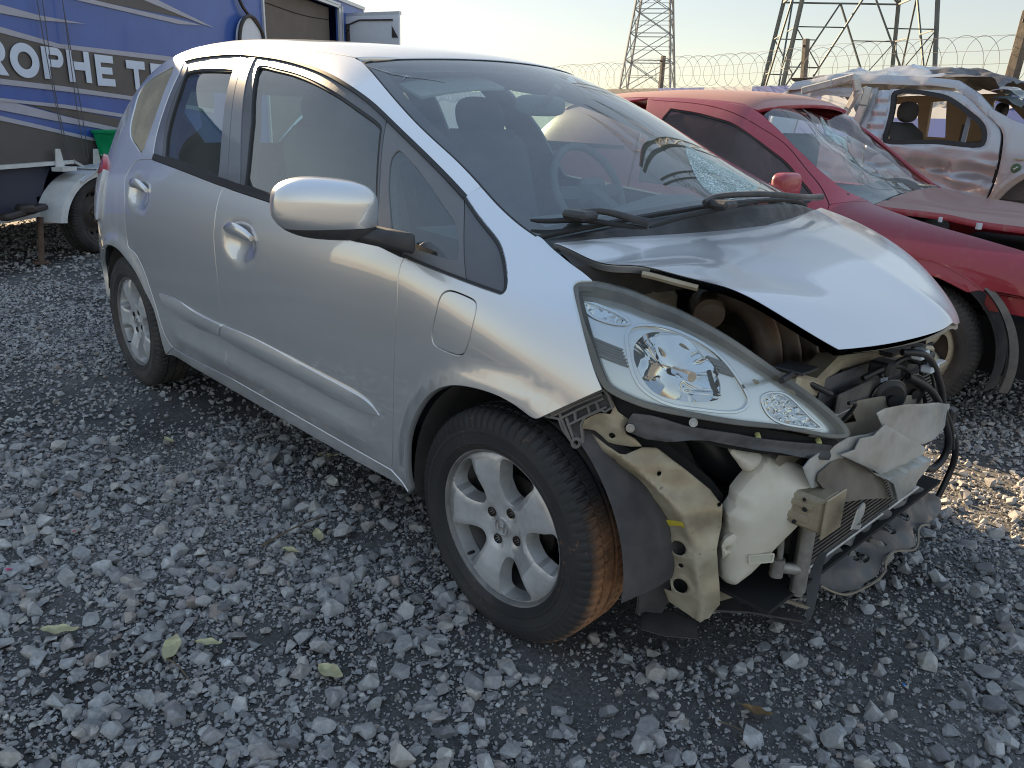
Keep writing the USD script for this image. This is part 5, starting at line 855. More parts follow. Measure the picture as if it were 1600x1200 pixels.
put('bracket_boss', SK.patch(biggest(Point(ringp).buffer(.0105).difference(Point(ringp).buffer(.0062))), .006, 0, -.010, .014), 'dusty_plastic', gb)
for nm in ('screw', 'screw2'):
    p = np.array(SH2[nm][0]); n_ = SK.normal(p[None])[0]; put('screw', cat(tube([p - n_ * .012, p - n_ * .002], .0095, 12), tube([p - n_ * .002, p + n_ * .002], .006, 6)), 'bolt_steel', car)
put('lamp_clip', cat(*[tube([SK.solve(SK.dom(np.array([q])))[0] - [.02, -.02, 0], SK.solve(SK.dom(np.array([q])))[0] - [.012, -.012, .004]], .006, 8) for q in (SH2['bar'][6], SH2['bar'][8])]), 'pale_tag', car)
# frame rail end, bumper beam, cooling pack
put('frame_rail', cat(bx((.545, -.455, .470), (.20, .078, .082), .008), bx((.540, -.4945, .486), (.16, .006, .014), .002), bx((.540, -.4945, .455), (.15, .006, .018), .002)), 'cream_metal', car)
put('rail_flange', cat(bx((.648, -.453, .470), (.006, .090, .094), .002), *[tube([(.600 + k * .03, -.4935, z), (.600 + k * .03, -.4965, z)], .0055, 10) for k, z in ((0, .50), (0.2, .485))]), 'cream_metal', car)
put('rail_hole', cat(*[tube([(x, -.4925, z), (x, -.4985, z)], r, 10) for x, z, r in ((.60, .500, .0042), (.604, .478, .0055), (.585, .440, .0045))]), 'shadow_black', car)
bmp = biggest(P2('beam_main')); bpc = np.array(bmp.centroid.coords[0])
_fr = np.random.default_rng(23); FOLDS = [(np.array([math.cos(a), math.sin(a)]), _fr.uniform(-.12, .12), _fr.uniform(.02, .07) * (1 if k % 2 else -1)) for k, a in enumerate(_fr.uniform(0, math.pi, 9))]
def beam_bend(p):
    d = .075 * np.exp(-((p[:, 0] - .02) / .26) ** 2) - .07
    for dr, c, a in FOLDS:
        q = (p - [.02, .02]) @ dr - c; d = d + a * np.clip(.035 - np.abs(q), 0, 1)
    return d - .022 * (np.abs(p[:, 1] - .035 - .12 * p[:, 0]) < .012)
bb = put('bumper_beam', slab(bmp, *fr('beam_main'), .004, disp=beam_bend, step=.009, face=(3, -1, .6)), 'white_metal', car, smooth=35)
put('beam_flap', slab(biggest(P2('beam_flap')), *fr('beam_flap'), .004, disp=lambda p: beam_bend(p) + .012 + .05 * np.clip(.10 - np.abs(p[:, 1] - .03), 0, 1), step=.009, face=(3, -1, .6)), 'white_metal', bb, smooth=35)
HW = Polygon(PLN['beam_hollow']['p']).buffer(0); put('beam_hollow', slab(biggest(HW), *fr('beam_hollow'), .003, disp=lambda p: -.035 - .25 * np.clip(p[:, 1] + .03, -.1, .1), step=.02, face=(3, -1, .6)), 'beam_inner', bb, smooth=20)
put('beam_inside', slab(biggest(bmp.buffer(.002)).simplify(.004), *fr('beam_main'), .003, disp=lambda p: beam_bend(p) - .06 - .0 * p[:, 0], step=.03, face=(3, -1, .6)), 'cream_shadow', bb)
be = biggest(P2('beam_ear').difference(P2('beam_earhole'))); put('beam_ear', slab(be, *fr('beam_ear'), .005, disp=lambda p: .01 + .02 * np.sin(p[:, 0] * 25), step=.008, face=(3, -1, .6)), 'white_metal', bb, smooth=40)
con = UsdGeom.Xform.Define(stage, path_of(car) + '/condenser').GetPrim()
put('core', bx((.535, 0, .43), (.016, .72, .39)), 'shadow_black', con)
for k in range(34): put('fin_tube', bx((.546, 0, .243 + k * .0115), (.012, .72, .0058), .001), 'fin_metal', con)
put('frame_bar', bx((.551, 0, .236), (.022, .76, .009), .003), 'bright_alu', con); put('frame_bar', bx((.551, 0, .634), (.022, .74, .008), .003), 'bright_alu', con)
put('receiver', cat(tube([(.575, -.395, .22), (.575, -.395, .60)], .019, 14), tube([(.575, -.395, .21), (.575, -.395, .235)], .014, 12)), 'pipe_alu', con, smooth=50)
put('fan_shroud', cat(bx((.50, 0, .465), (.05, .70, .40), .01), bx((.555, -.21, .645), (.012, .20, .075), .006)), 'dusty_plastic', car)
put('upper_support', cat(beam((.50, -.47, .735), (.50, -.36, .70), .07, .045, r=.008), beam((.50, -.37, .70), (.475, -.20, .722), .06, .04, r=.008), beam((.475, -.21, .720), (.49, .10, .70), .055, .035, r=.007), beam((.49, .09, .70), (.50, .36, .655), .06, .035, r=.007)), 'cream_metal', car, smooth=30)
put('support_plate', cat(beam((.52, -.33, .688), (.515, .12, .672), .004, .05, r=.001), beam((.515, .11, .672), (.52, .34, .64), .004, .045, r=.001)), 'torn_dark', car)
for c_, s_ in (((.505, -.43, .757), (.07, .075, .006)), ((.52, .06, .715), (.05, .12, .012)), ((.53, .16, .70), (.06, .05, .03))): put('latch_plate', bx(c_, s_, .002), 'black_plastic', car)
for c, d in (((.592, -.105, .640), (.75, -.45, -.1)), ((.600, .010, .632), (.80, -.35, -.05))):
    d = np.array(d) / np.linalg.norm(d); c = np.array(c); hn_ = put('horn', cat(tube([c - d * .014, c - d * .006, c - d * .004, c + d * .003, c + d * .004, c + d * .009], [.040, .043, .047, .047, .042, .036], 28), tube([c + d * .008, c + d * .018], .013, 12)), 'hose_black', car, smooth=30)
    put('horn_rim', lathe([(.045, -.002), (.048, 0), (.045, .002)], 28)[0:2] if False else tube([c + .0465 * (math.cos(t) * np.cross(d, [0, 0, 1]) / np.linalg.norm(np.cross(d, [0, 0, 1])) + math.sin(t) * np.cross(d, np.cross(d, [0, 0, 1]) / np.linalg.norm(np.cross(d, [0, 0, 1])))) for t in np.linspace(0, 2 * math.pi, 33)], .002, 5, False), 'bright_alu', hn_)
    put('horn_bracket', beam(c - d * .012, c - d * .012 + [-.03, .03, .06], .018, .003), 'bolt_steel', hn_)
for pts, r in (([(.60, -.10, .755), (.63, -.04, .745), (.642, .035, .69), (.648, .105, .61), (.65, .15, .545), (.66, .20, .50), (.67, .235, .44), (.665, .262, .38), (.66, .25, .33), (.655, .235, .29)], .0085),
               ([(.61, -.06, .69), (.64, .035, .64), (.655, .10, .575), (.66, .14, .53), (.665, .18, .47), (.66, .175, .42), (.65, .12, .405), (.64, .075, .44), (.63, .06, .47)], .0095),
               ([(.58, -.15, .70), (.60, -.06, .735), (.61, .02, .70), (.60, .06, .66)], .006), ([(.57, -.02, .70), (.60, .03, .66), (.62, .07, .60), (.61, .10, .56)], .005), ([(.56, -.20, .70), (.585, -.12, .72), (.59, -.03, .70)], .007), ([(.655, .10, .59), (.668, .16, .52), (.672, .20, .45)], .006), ([(.57, .05, .70), (.60, .10, .68), (.62, .13, .61)], .004)):
    put('wiring_loom', tube(spline(pts, 6), r, 8), 'hose_black', car, smooth=60)
for c_, s_ in (((.615, -.03, .742), (.035, .045, .022)), ((.628, .025, .70), (.03, .05, .02)), ((.66, .20, .475), (.02, .03, .035))): put('plug', bx(c_, s_, .004), 'connector', car)
for c_, s_ in (((.60, .03, .72), (.05, .06, .03)), ((.655, .165, .545), (.03, .04, .05)), ((.57, -.12, .715), (.05, .05, .035))): put('plug', bx(c_, s_, .006), 'hose_black', car)
# splash tray hanging under the condenser
tr_ = biggest(P2('tray'))
for k in range(4): tr_ = biggest(tr_.difference(biggest(smooth_poly(f'slot{k}', 3))))
def tray_bend(p): return .0045 * np.sin(p[:, 0] * 50 + .6) + .004 * np.cos(p[:, 1] * 40) - .03 * np.clip(-.02 - p[:, 1], 0, 1) + .004 * np.sin(p[:, 0] * 21 + p[:, 1] * 60)
put('splash_tray', slab(tr_, *fr('tray'), .003, disp=tray_bend, step=.011, face=(1.2, -1.5, 1.2)), 'tray_black', car, smooth=45)
rim_ = np.array(PLN['tray']['p'])[[8, 9, 10, 11, 12, 13, 14, 15, 16, 17, 18]]
o_, u_, w_ = (np.array(q) for q in fr('tray')); put('tray_lip', tube(spline(o_ + rim_[:, :1] * u_ + rim_[:, 1:] * w_ + [0.008, -.004, 0], 3), .0035, 5), 'pale_tag' if False else 'cream_shadow', car)
put('torn_flap', slab(Polygon([(0, 0), (.02, .0), (.026, -.10), (.016, -.17), (.0, -.20), (-.008, -.10)]), (.585, -.33, .30), (.6, .8, 0), (.05, -.03, 1), .002, disp=lambda p: .012 * np.sin(p[:, 1] * 22)), 'tray_black', car)
# pipes, cross member, engine
put('coolant_pipe', cat(tube(spline([(.50, -.44, .40), (.53, -.45, .395), (.545, -.455, .36), (.545, -.45, .31)], 6), .0075, 9), tube([(.545, -.455, .315), (.545, -.455, .27)], .016, 12), tube([(.545, -.45, .29), (.585, -.385, .275)], .014, 12)), 'pipe_alu', car, smooth=50)
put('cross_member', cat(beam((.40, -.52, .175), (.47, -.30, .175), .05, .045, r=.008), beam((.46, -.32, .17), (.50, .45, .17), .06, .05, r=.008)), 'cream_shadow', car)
put('lower_arm', cat(beam((.36, -.50, .12), (.44, -.38, .10), .06, .006), beam((.43, -.40, .10), (.56, -.30, .09), .03, .006)), 'liner_felt', car)
put('under_strut', beam((.49, -.46, .21), (.585, -.31, .135), .012, .008), 'cream_shadow', car)
eng = UsdGeom.Xform.Define(stage, path_of(car) + '/engine').GetPrim()
put('engine_block', cat(bx((.20, .08, .48), (.36, .56, .36), .03), bx((.15, .10, .70), (.22, .46, .12), .03), bx((.30, -.26, .40), (.24, .22, .26), .04)), 'engine_black', eng)
for k in range(4):
    y = -.20 + k * .105; put('intake_runner', tube(spline([(.10, y + .03, .80 - .02 * k), (.19, y + .01, .825 - .025 * k), (.27, y, .79 - .025 * k), (.32, y - .01, .71 - .02 * k), (.33, y - .015, .62)], 6), .036, 16), 'manifold', eng, smooth=50)
put('plenum', cat(tube([(.335, -.27, .64), (.335, .25, .60)], .045, 16), tube([(.13, -.25, .80), (.10, .25, .73)], .03, 14)), 'manifold', eng, smooth=50)
put('throttle_body', cat(tube([(.14, -.24, .80), (.20, -.32, .815), (.23, -.355, .81)], [.042, .042, .038], 18), tube([(.23, -.355, .81), (.232, -.3575, .81)], [.038, .020], 18)), 'manifold', eng, smooth=40)
put('fuel_rail', cat(tube([(.235, -.10, .80), (.235, .38, .765)], .009, 8), tube(spline([(.30, -.05, .74), (.36, .1, .735), (.35, .3, .69)], 5), .006, 6)), 'hose_black', eng)
rh = np.random.default_rng(9)
for k in range(16):
    a_ = np.array([rh.uniform(.36, .56), rh.uniform(-.42, .15), rh.uniform(.55, .70)]); d1_ = rh.normal(0, 1, 3) * [.04, .10, .03]; b_ = a_ + d1_ * 2.2
    put('hose', tube(spline([a_, a_ + d1_ * .8 + rh.normal(0, .02, 3), a_ + d1_ * 1.6 + rh.normal(0, .02, 3), b_], 6), rh.uniform(.003, .008), 7), 'hose_black' if k % 4 else 'pipe_alu', eng, smooth=60)
for k in range(10):
    c_ = (rh.uniform(.40, .56), rh.uniform(-.45, .2), rh.uniform(.56, .70)); put('clip', bx(c_, rh.uniform(.012, .035, 3), .003), ('black_plastic', 'dusty_plastic', 'bolt_steel')[k % 3], eng)
put('brake_reservoir', cat(bx((.10, -.42, .82), (.10, .12, .09), .02), tube([(.10, -.42, .86), (.10, -.42, .885)], .028, 16)), 'cream_shadow', eng, smooth=40)
put('air_hose', tube(spline([(.26, -.45, .60), (.33, -.44, .52), (.38, -.40, .47), (.42, -.33, .46)], 6), .05, 16), 'hose_black', eng, smooth=50)
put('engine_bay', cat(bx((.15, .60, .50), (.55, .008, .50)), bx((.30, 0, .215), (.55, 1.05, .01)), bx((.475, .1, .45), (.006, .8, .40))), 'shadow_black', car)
put('wing_rail', cat(beam((.03, -.60, .90), (.30, -.57, .80), .05, .02, r=.004), beam((.30, -.57, .80), (.46, -.50, .725), .05, .02, r=.004)), 'cream_shadow', car)
put('wing_rail', cat(beam((.03, .60, .88), (.30, .57, .78), .05, .02, r=.004), beam((.30, .57, .78), (.46, .50, .70), .05, .02, r=.004)), 'cream_shadow', car)
# ================================================================ the red car
RED_O = np.array([0.0, 2.56, 0.0])
RK = Skin(([.05, .2, .4, .6, .75, .85, .92, 1.0, 1.1, 1.2, 1.3, 1.38, 1.45], [.74, .79, .812, .82, .818, .802, .776, .735, .690, .642, .588, .54, .49]),
          ([-3.3, -2.9, -2.4, -1.6, -.8, -.3, 0, .3, .5, .8], [.14, .06, .02, 0, 0, 0, .004, .03, .07, .2]),
          ([-3.3, -2.9, -2.5, -2, -1.4, -.8, -.3, .1, .4, .8], [.12, .06, .02, 0, 0, .0, .01, .04, .1, .25]),
          ([-3.4, -3.0, -2.7, -2.4, -2.0, -1.6, -1.3, -1.1, -.95, -.7, -.48, -.34, -.15, .1, .3, .5, .8], [.9, 1.15, 1.32, 1.385, 1.425, 1.438, 1.428, 1.405, 1.345, 1.185, 1.03, .950, .918, .892, .87, .845, .78]),
          ([0, .3, .5, .7, .9, 1.0, 1.1, 1.3, 1.5], [-2.95, -3.0, -3.02, -3.0, -2.95, -2.92, -2.88, -2.72, -2.55]),
          lambda y, z: .82 - .35 * y * y - .25 * np.clip(z - .55, 0, 1), bow=.35, crown=.09, arches=((0.0, .29, .345, .41, .012), (-2.4, .29, .345, .41, .012)), oz=.7)

RE = json.loads('''{"gutter":[[-1.851,-0.505,1.371],[-1.802,-0.518,1.363],[-1.61,-0.529,1.354],[-1.473,-0.536,1.345],[-1.335,-0.551,1.327],[-1.198,-0.571,1.296],[-1.107,-0.585,1.265],[-0.978,-0.599,1.211],[-0.856,-0.605,1.147],[-0.717,-0.638,1.042],[-0.627,-0.66,0.975],[-0.564,-0.695,0.92],[-0.529,-0.724,0.888]],"win":[[-1.75,-0.558,1.326],[-1.634,-0.565,1.318],[-1.576,-0.57,1.312],[-1.437,-0.58,1.297],[-1.299,-0.595,1.273],[-1.211,-0.604,1.255],[-1.118,-0.621,1.222],[-1.025,-0.638,1.18],[-0.937,-0.653,1.136],[-0.853,-0.662,1.094],[-0.784,-0.672,1.051],[-0.709,-0.692,0.994],[-0.654,-0.706,0.955],[-0.604,-0.726,0.914]],"ws":[[-1.059,-0.531,1.296],[-0.991,-0.549,1.257],[-0.927,-0.56,1.217],[-0.836,-0.577,1.154],[-0.753,-0.584,1.099],[-0.674,-0.588,1.044],[-0.599,-0.586,0.997],[-0.528,-0.583,0.956],[-0.432,-0.566,0.92],[-0.4,-0.576,0.91],[-0.367,-0.593,0.9]],"hood":[[-0.367,-0.593,0.9],[-0.316,-0.595,0.892],[-0.223,-0.574,0.884],[-0.133,-0.551,0.877],[-0.048,-0.522,0.873],[0.068,-0.518,0.861],[0.265,-0.501,0.841]],"crease":[[-0.394,-0.485,0.926],[-0.267,-0.408,0.911],[-0.108,-0.358,0.897],[0.048,-0.323,0.884],[0.211,-0.314,0.867]],"ftop":[[-0.367,-0.593,0.9],[-0.263,-0.622,0.88],[-0.132,-0.66,0.857],[0.039,-0.686,0.831],[0.176,-0.697,0.81],[0.33,-0.699,0.783]],"arch":[[-0.036,-0.827,0.638],[-0.001,-0.826,0.643],[0.062,-0.823,0.634],[0.127,-0.819,0.612],[0.186,-0.814,0.591]],"flare":[[-0.12,-0.813,0.703],[-0.052,-0.809,0.708],[0.039,-0.806,0.7],[0.109,-0.805,0.678],[0.179,-0.802,0.647],[0.236,-0.798,0.61]],"fbot":[[0.186,-0.814,0.591],[0.236,-0.798,0.608],[0.38,-0.774,0.605]],"hdr":[[-1.061,-0.529,1.299],[-0.99,-0.339,1.333],[-0.98,-0.147,1.352],[-1.081,0.321,1.383]]}'''); TRL = json.loads('''{"band":[[-0.647,1.717],[0.075,1.645],[1.723,1.645],[2.568,1.627],[2.493,1.197],[0.942,1.283],[0.084,1.34],[-0.727,1.375]],"lineT":[[-0.64,1.746],[0.08,1.669],[1.808,1.685],[2.575,1.666],[2.567,1.622],[1.722,1.639],[0.073,1.637],[-0.65,1.705]],"lineB":[[-0.726,1.379],[0.085,1.345],[1.076,1.286],[2.493,1.197],[2.486,1.152],[1.069,1.254],[0.077,1.307],[-0.735,1.341]],"streak1":[[-0.607,1.887],[-0.485,1.888],[-0.096,1.86],[0.462,1.856],[-0.104,1.824],[-0.499,1.829],[-0.621,1.829]],"wedgeT":[[0.504,2.055],[1.423,2.173],[2.375,2.067],[1.96,2.073]],"wl1":[[0.286,2.03],[0.533,2.059],[2.035,2.045],[2.37,2.039],[1.907,2.004]],"wl2":[[1.284,2.159],[1.531,2.191],[2.64,2.041],[2.372,2.052]],"wedgeM":[[-0.447,1.211],[0.049,1.179],[1.03,1.057],[1.01,0.961],[0.036,1.12]],"lm1":[[-0.756,1.247],[-0.444,1.227],[0.054,1.204],[1.041,1.114],[1.035,1.082],[0.048,1.174],[-0.449,1.205],[-0.763,1.22]],"lm2":[[-0.763,1.22],[-0.514,1.21],[0.034,1.112],[1.012,0.97],[1.005,0.932],[0.425,1.015],[-0.1,1.078],[-0.775,1.169]],"lm3":[[-0.783,1.132],[-0.232,1.038],[0.378,0.93],[0.373,0.905],[-0.238,1.009],[-0.791,1.099]],"dark":[[-0.791,1.099],[-0.238,1.009],[0.373,0.905],[0.981,0.816],[0.952,0.67],[-0.868,0.767]],"skirt":[[-0.869,0.763],[0.001,0.719],[-0.426,0.488],[-0.467,0.358],[-0.954,0.398]],"rail":[[-0.865,0.782],[0.013,0.75],[0.007,0.722],[-0.871,0.757]],"cabs":[[-0.142,1.963],[-0.116,1.394],[-0.041,0.766],[-0.082,1.819],[-0.09,1.347],[-0.0,0.712],[0.153,2.0],[0.148,1.272],[0.181,0.738],[0.162,1.812],[0.195,1.307],[0.23,0.771]],"letters":[[-0.636,1.589],[-0.469,1.639],[-0.525,1.399],[-0.146,1.636],[-0.187,1.399],[0.148,1.631],[0.094,1.384],[0.509,1.62],[0.469,1.359],[0.99,1.599],[1.053,1.342],[1.416,1.597],[1.506,1.307]],"brk1":[[-0.194,0.857],[-0.154,0.855],[-0.126,0.711],[-0.218,0.716]],"brk2":[[0.279,0.84],[0.324,0.839],[0.342,0.693],[0.248,0.695]],"fender":[[-0.479,0.36],[-0.438,0.489],[-0.246,0.642],[0.02,0.685],[0.5,0.666],[0.489,0.611],[0.194,0.603],[-0.119,0.53],[-0.355,0.431],[-0.403,0.326]],"wheel":[[-0.238,0.315],[0.24,0.278]],"crate":[[0.319,0.99],[0.754,0.993],[0.71,0.778],[0.318,0.785]],"edgeR":[[3.929,2.481],[3.916,2.044],[6.637,2.419],[6.539,2.813],[7.794,2.778],[7.137,2.468]],"door":[[3.886,2.476],[6.527,2.722],[6.447,2.258],[3.879,2.035],[6.687,2.772],[6.637,2.275],[7.647,2.954],[7.783,2.84]],"wall0":[[-0.478,1.92],[-0.838,0.361],[-0.497,0.32]],"light":[[3.0,1.959],[3.285,2.108],[3.547,2.15],[3.758,2.025]],"dp":[[6.814,2.767],[10.157,3.019],[10.189,2.504],[7.591,2.291],[7.199,2.644],[9.435,2.95]]}'''); PK = json.loads('''{"doorglass":[[-1.264,1.502],[-0.996,1.495],[-0.873,1.463],[-0.708,1.367],[-0.603,1.281],[-0.573,1.192],[-0.593,1.154],[-0.897,1.16],[-1.231,1.151],[-1.252,1.214],[-1.26,1.407]],"doorskin":[[-1.29,1.519],[-0.999,1.512],[-0.839,1.496],[-0.659,1.401],[-0.528,1.291],[-0.489,1.212],[-0.472,0.984],[-0.495,0.797],[-1.266,0.721],[-1.392,1.155],[-1.393,1.423]],"seam":[[-0.62,1.361],[-0.527,1.283],[-0.485,1.212],[-0.468,0.984],[-0.491,0.797]],"bpillar":[[-1.38,1.51],[-1.289,1.511],[-1.279,1.407],[-1.249,1.143],[-1.254,1.071],[-1.31,1.068],[-1.393,1.164],[-1.38,1.352]],"roofsil":[[-2.155,1.484],[-2.091,1.602],[-1.924,1.641],[-1.803,1.684],[-1.751,1.672],[-1.63,1.687],[-1.467,1.706],[-1.326,1.687],[-1.114,1.673],[-1.085,1.688],[-0.839,1.648],[-0.689,1.592],[-0.621,1.543]],"rail":[[-1.717,1.617],[-1.118,1.595],[-0.852,1.561],[-0.714,1.472],[-0.535,1.323]],"rearwin":[[-1.936,1.474],[-1.783,1.486],[-1.594,1.476],[-1.544,1.331],[-1.447,1.198]],"handle":[[-1.295,1.042],[-1.235,1.072],[-1.185,1.048],[-1.154,1.032]],"badge":[[-0.348,1.03],[-0.378,1.028]],"archr":[[-0.411,0.805],[-0.36,0.893],[-0.3,0.964]],"hood":[[-0.519,1.355],[-0.368,1.281]],"marker":[[-0.373,1.093],[-0.326,1.084]]}''')
red = thing('red_hatchback', 'dusty dark red hatchback with its windscreen smashed in and no front bumper', 'car', loc=RED_O)
r_ = RE
seam_r = [r_['gutter'][-1], [-.50, -.79, .78], [-.49, -.81, .60], [-.50, -.80, .36], [-.51, -.78, .22]]
gut = [[-2.35, -.52, 1.30], [-2.1, -.52, 1.345]] + r_['gutter']
P_rdoor = RK.poly(gut[2:], seam_r, [seam_r[-1], [-1.62, -.78, .22], [-1.70, -.80, .40], [-1.72, -.815, .85], [-1.80, -.60, 1.31], gut[2]])
w_ = r_['win'][1:]
P_rwin = biggest(Polygon(np.vstack([spline(RK.dom(np.array(w_)), 5), RK.dom(np.array([[-.62, -.755, .885], [-1.66, -.765, .905], [-1.72, -.68, 1.10]]))])).buffer(0).buffer(-.002))
door_r = put('door', RK.patch(biggest(P_rdoor.difference(P_rwin)), .04, .003, 0, .02), 'red_paint', red)
put('door_window', RK.patch(P_rwin.buffer(.01), .06, 0, -.010, 0), 'dark_glass', door_r)
put('window_seal', RK.patch(biggest(P_rwin.buffer(.002).difference(P_rwin.buffer(-.006))), .05, 0, -.004, .008), 'black_rubber', door_r)
ext_t = r_['ftop'] + [[.50, -.68, .755], [.62, -.60, .735]]
P_rfend = RK.poly(seam_r[::-1], [r_['gutter'][-1], r_['ws'][-2]], [r_['ws'][-2], r_['ws'][-1]], ext_t, [ext_t[-1], [.60, -.66, .60], r_['fbot'][-1]], r_['fbot'][::-1], (r_['arch'])[::-1] + [[-.13, -.826, .612], [-.23, -.826, .56], [-.31, -.82, .47], [-.345, -.81, .35], [-.345, -.79, .22]], [[-.345, -.79, .22], seam_r[-1]])
flr = RK.dom(np.array(r_['flare'])); fl_line = LineString(spline(flr, 5))
put('wing', RK.patch(P_rfend, .03, .002, 0, .03), 'red_paint', red)
put('wing_flare', RK.patch(biggest(fl_line.buffer(.004)), .012, 0, .003, .006), 'red_paint', red)
P_rpil = biggest(Polygon(np.vstack([spline(RK.dom(np.array(r_['gutter'])), 6), RK.dom(np.array([r_['ws'][-2]])), spline(RK.dom(np.array(r_['ws'][:-1][::-1])), 6), RK.dom(np.array([[-1.2, -.50, 1.35], [-1.6, -.50, 1.39], [-2.1, -.50, 1.38], [-2.1, -.54, 1.335]]))])).buffer(0))
put('windscreen_pillar', RK.patch(P_rpil, .03, .003, 0, .014), 'red_paint', red)
put('gutter', RK.patch(biggest(LineString(spline(RK.dom(np.array(r_['gutter'])), 6)).buffer(.004)), .02, 0, -.003, .006), 'shadow_black', red)
yy = np.linspace(-.52, .52, 15)
hdr_r = RK.dom(np.c_[-.99 - .30 * yy * yy, yy, [float(RK.zc(-1.02)) - .1 * y * y for y in yy]])
rr_ = RK.dom(np.array([[-1.10, -.51, 1.31], [-1.5, -.505, 1.37], [-1.9, -.50, 1.39], [-2.3, -.50, 1.37], [-2.55, -.50, 1.33]]))
cyr = math.pi / 2 * .75
P_rroof = biggest(Polygon(np.vstack([rr_[::-1], hdr_r[1:-1], np.c_[rr_[:, 0], 2 * cyr - rr_[:, 1]]])).buffer(0))
put('roof', RK.patch(P_rroof, .06, .001, 0, .02), 'red_top', red)
wsr = spline(RK.dom(np.array(r_['ws'])), 6); wsr_m = np.c_[wsr[:, 0], 2 * cyr - wsr[:, 1]]
P_rws = biggest(Polygon(np.vstack([wsr, wsr_m[::-1], hdr_r[::-1][1:-1]])).buffer(0))
def cave(X):
    x, y = X[:, 0], X[:, 1]; g = np.exp(-(((x + .72) / .30) ** 2 + ((y - .12) / .34) ** 2))
    n1 = meshkit.fbm(np.c_[x * 6, y * 6, X[:, 2] * 6], 3, 3) - .5
    return -.15 * g + .09 * n1 * np.clip(g * 2 + .1, 0, 1) + .02 * np.sin(x * 22 + y * 9) * np.clip((x + .55) / -.3, 0, 1) * g
put('windscreen', RK.patch(P_rws, .022, .003, -.004, 0, disp=cave), 'screen_glass', red, )
cwz = biggest(Polygon(RK.dom(np.array([[-.98, .02, 1.34], [-.80, -.12, 1.25], [-.62, -.16, 1.15], [-.50, -.10, 1.05], [-.56, .02, 1.10], [-.80, .10, 1.26]]))).buffer(0))
put('crazed_patch', RK.patch(cwz, .02, 0, .003, 0, disp=cave), 'crazed_glass', red)
rng = np.random.default_rng(11); ck = []
for k in range(26):
    p = np.array([rng.uniform(-1.0, -.5), rng.uniform(-.45, .15)]); a = rng.uniform(0, 6.28); pts = []
    for j in range(6):
        pts.append([p[0], p[1], 1.2]); a += rng.normal(0, .5); p = p + .045 * np.array([math.cos(a), math.sin(a)])
    X = RK.solve(RK.dom(np.c_[np.array(pts)[:, :2], [float(RK.zc(q[0] + .35 * q[1] ** 2)) for q in pts]])); N = RK.normal(X); Y = X + N * (cave(X) - .001)[:, None]
    ck.append(tube(Y, .0012, 3, False))
put('crack', cat(*ck), 'letter_grey', red)
# bonnet, sprung a little above the wing
hn_ = r_['hood'] + [[.45, -.49, .81], [.66, -.44, .765]]; crr = np.array(r_['crease'])
hb_ = RK.dom(np.array([hn_[0], [-.345, -.3, .945], [-.335, 0, .95], [-.345, .3, .945], [-.367, .593, .90]])); hr_ = spline(RK.dom(np.array(hn_)), 6); nose = RK.dom(np.array([[.70, -.3, .775], [.715, 0, .78], [.70, .3, .775]]))
P_rh = biggest(Polygon(np.vstack([hr_, nose, np.c_[hr_[:, 0], 2 * cyr - hr_[:, 1]][::-1], spline(hb_, 5)[::-1][1:-1]])).buffer(0))
def hood_r(X): return .004 + .012 * np.clip((X[:, 0] + .2) / .5, 0, 1.4) - .010 * np.exp(-((X[:, 1] + np.interp(X[:, 0], crr[:, 0], -crr[:, 1])) / .018) ** 2) + .004 * np.sin(X[:, 0] * 13 + X[:, 1] * 5)
put('bonnet', RK.patch(P_rh, .03, .003, 0, .03, disp=hood_r), 'red_top', red)
put('cowl', RK.patch(biggest(Polygon(np.vstack([RK.dom(np.c_[-.50 - .3 * yy ** 2 * .5, yy, [.99] * 15]), RK.dom(np.c_[-.33 - .1 * yy ** 2, yy, [.93] * 15])[::-1]])).buffer(0)), .05, 0, -.06, .02), 'black_plastic', red)
put('cabin', cat(bx((-1.25, 0, .62), (1.7, 1.36, .30), .05), bx((-1.30, -.35, .95), (.14, .46, .5), .06), bx((-1.30, .35, .95), (.14, .46, .5), .06), bx((-.62, 0, .86), (.34, 1.3, .16), .05)), 'interior_grey', red, smooth=50)
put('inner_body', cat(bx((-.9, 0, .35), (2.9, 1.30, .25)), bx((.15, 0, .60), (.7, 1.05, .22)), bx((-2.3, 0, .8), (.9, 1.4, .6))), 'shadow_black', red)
P_rq = biggest(Polygon(RK.dom(np.array([[-1.75, -.80, .25], [-1.72, -.815, .6], [-1.73, -.81, .88], [-1.80, -.62, 1.30], [-2.1, -.53, 1.34], [-2.5, -.54, 1.28], [-2.8, -.66, 1.0], [-2.9, -.72, .6], [-2.8, -.74, .3]]))).buffer(0))
put('rear_quarter', RK.patch(P_rq, .06, .002, 0, .02), 'red_paint', red)
put('rear_quarter', RK.patch(biggest(P_rq.union(P_rdoor).buffer(.004)), .08, .002, 0, .02, mirror=True) if False else RK.patch(P_rq, .08, .002, 0, .02, mirror=True), 'red_paint', red)
put('door', RK.patch(biggest(P_rdoor.difference(P_rwin)), .08, .003, 0, .02, mirror=True), 'red_paint', red); put('wing', RK.patch(P_rfend, .06, .002, 0, .03, mirror=True), 'red_paint', red); put('windscreen_pillar', RK.patch(P_rpil, .05, .003, 0, .014, mirror=True), 'red_paint', red)
ic = trimesh.creation.icosphere(3, 1.0); iv_ = np.sign(ic.vertices) * np.abs(ic.vertices) ** .55 * [.045, .095, .062]
put('door_mirror', (iv_ + [-.66, -.93, .975], ic.faces), 'red_paint', red, smooth=50)
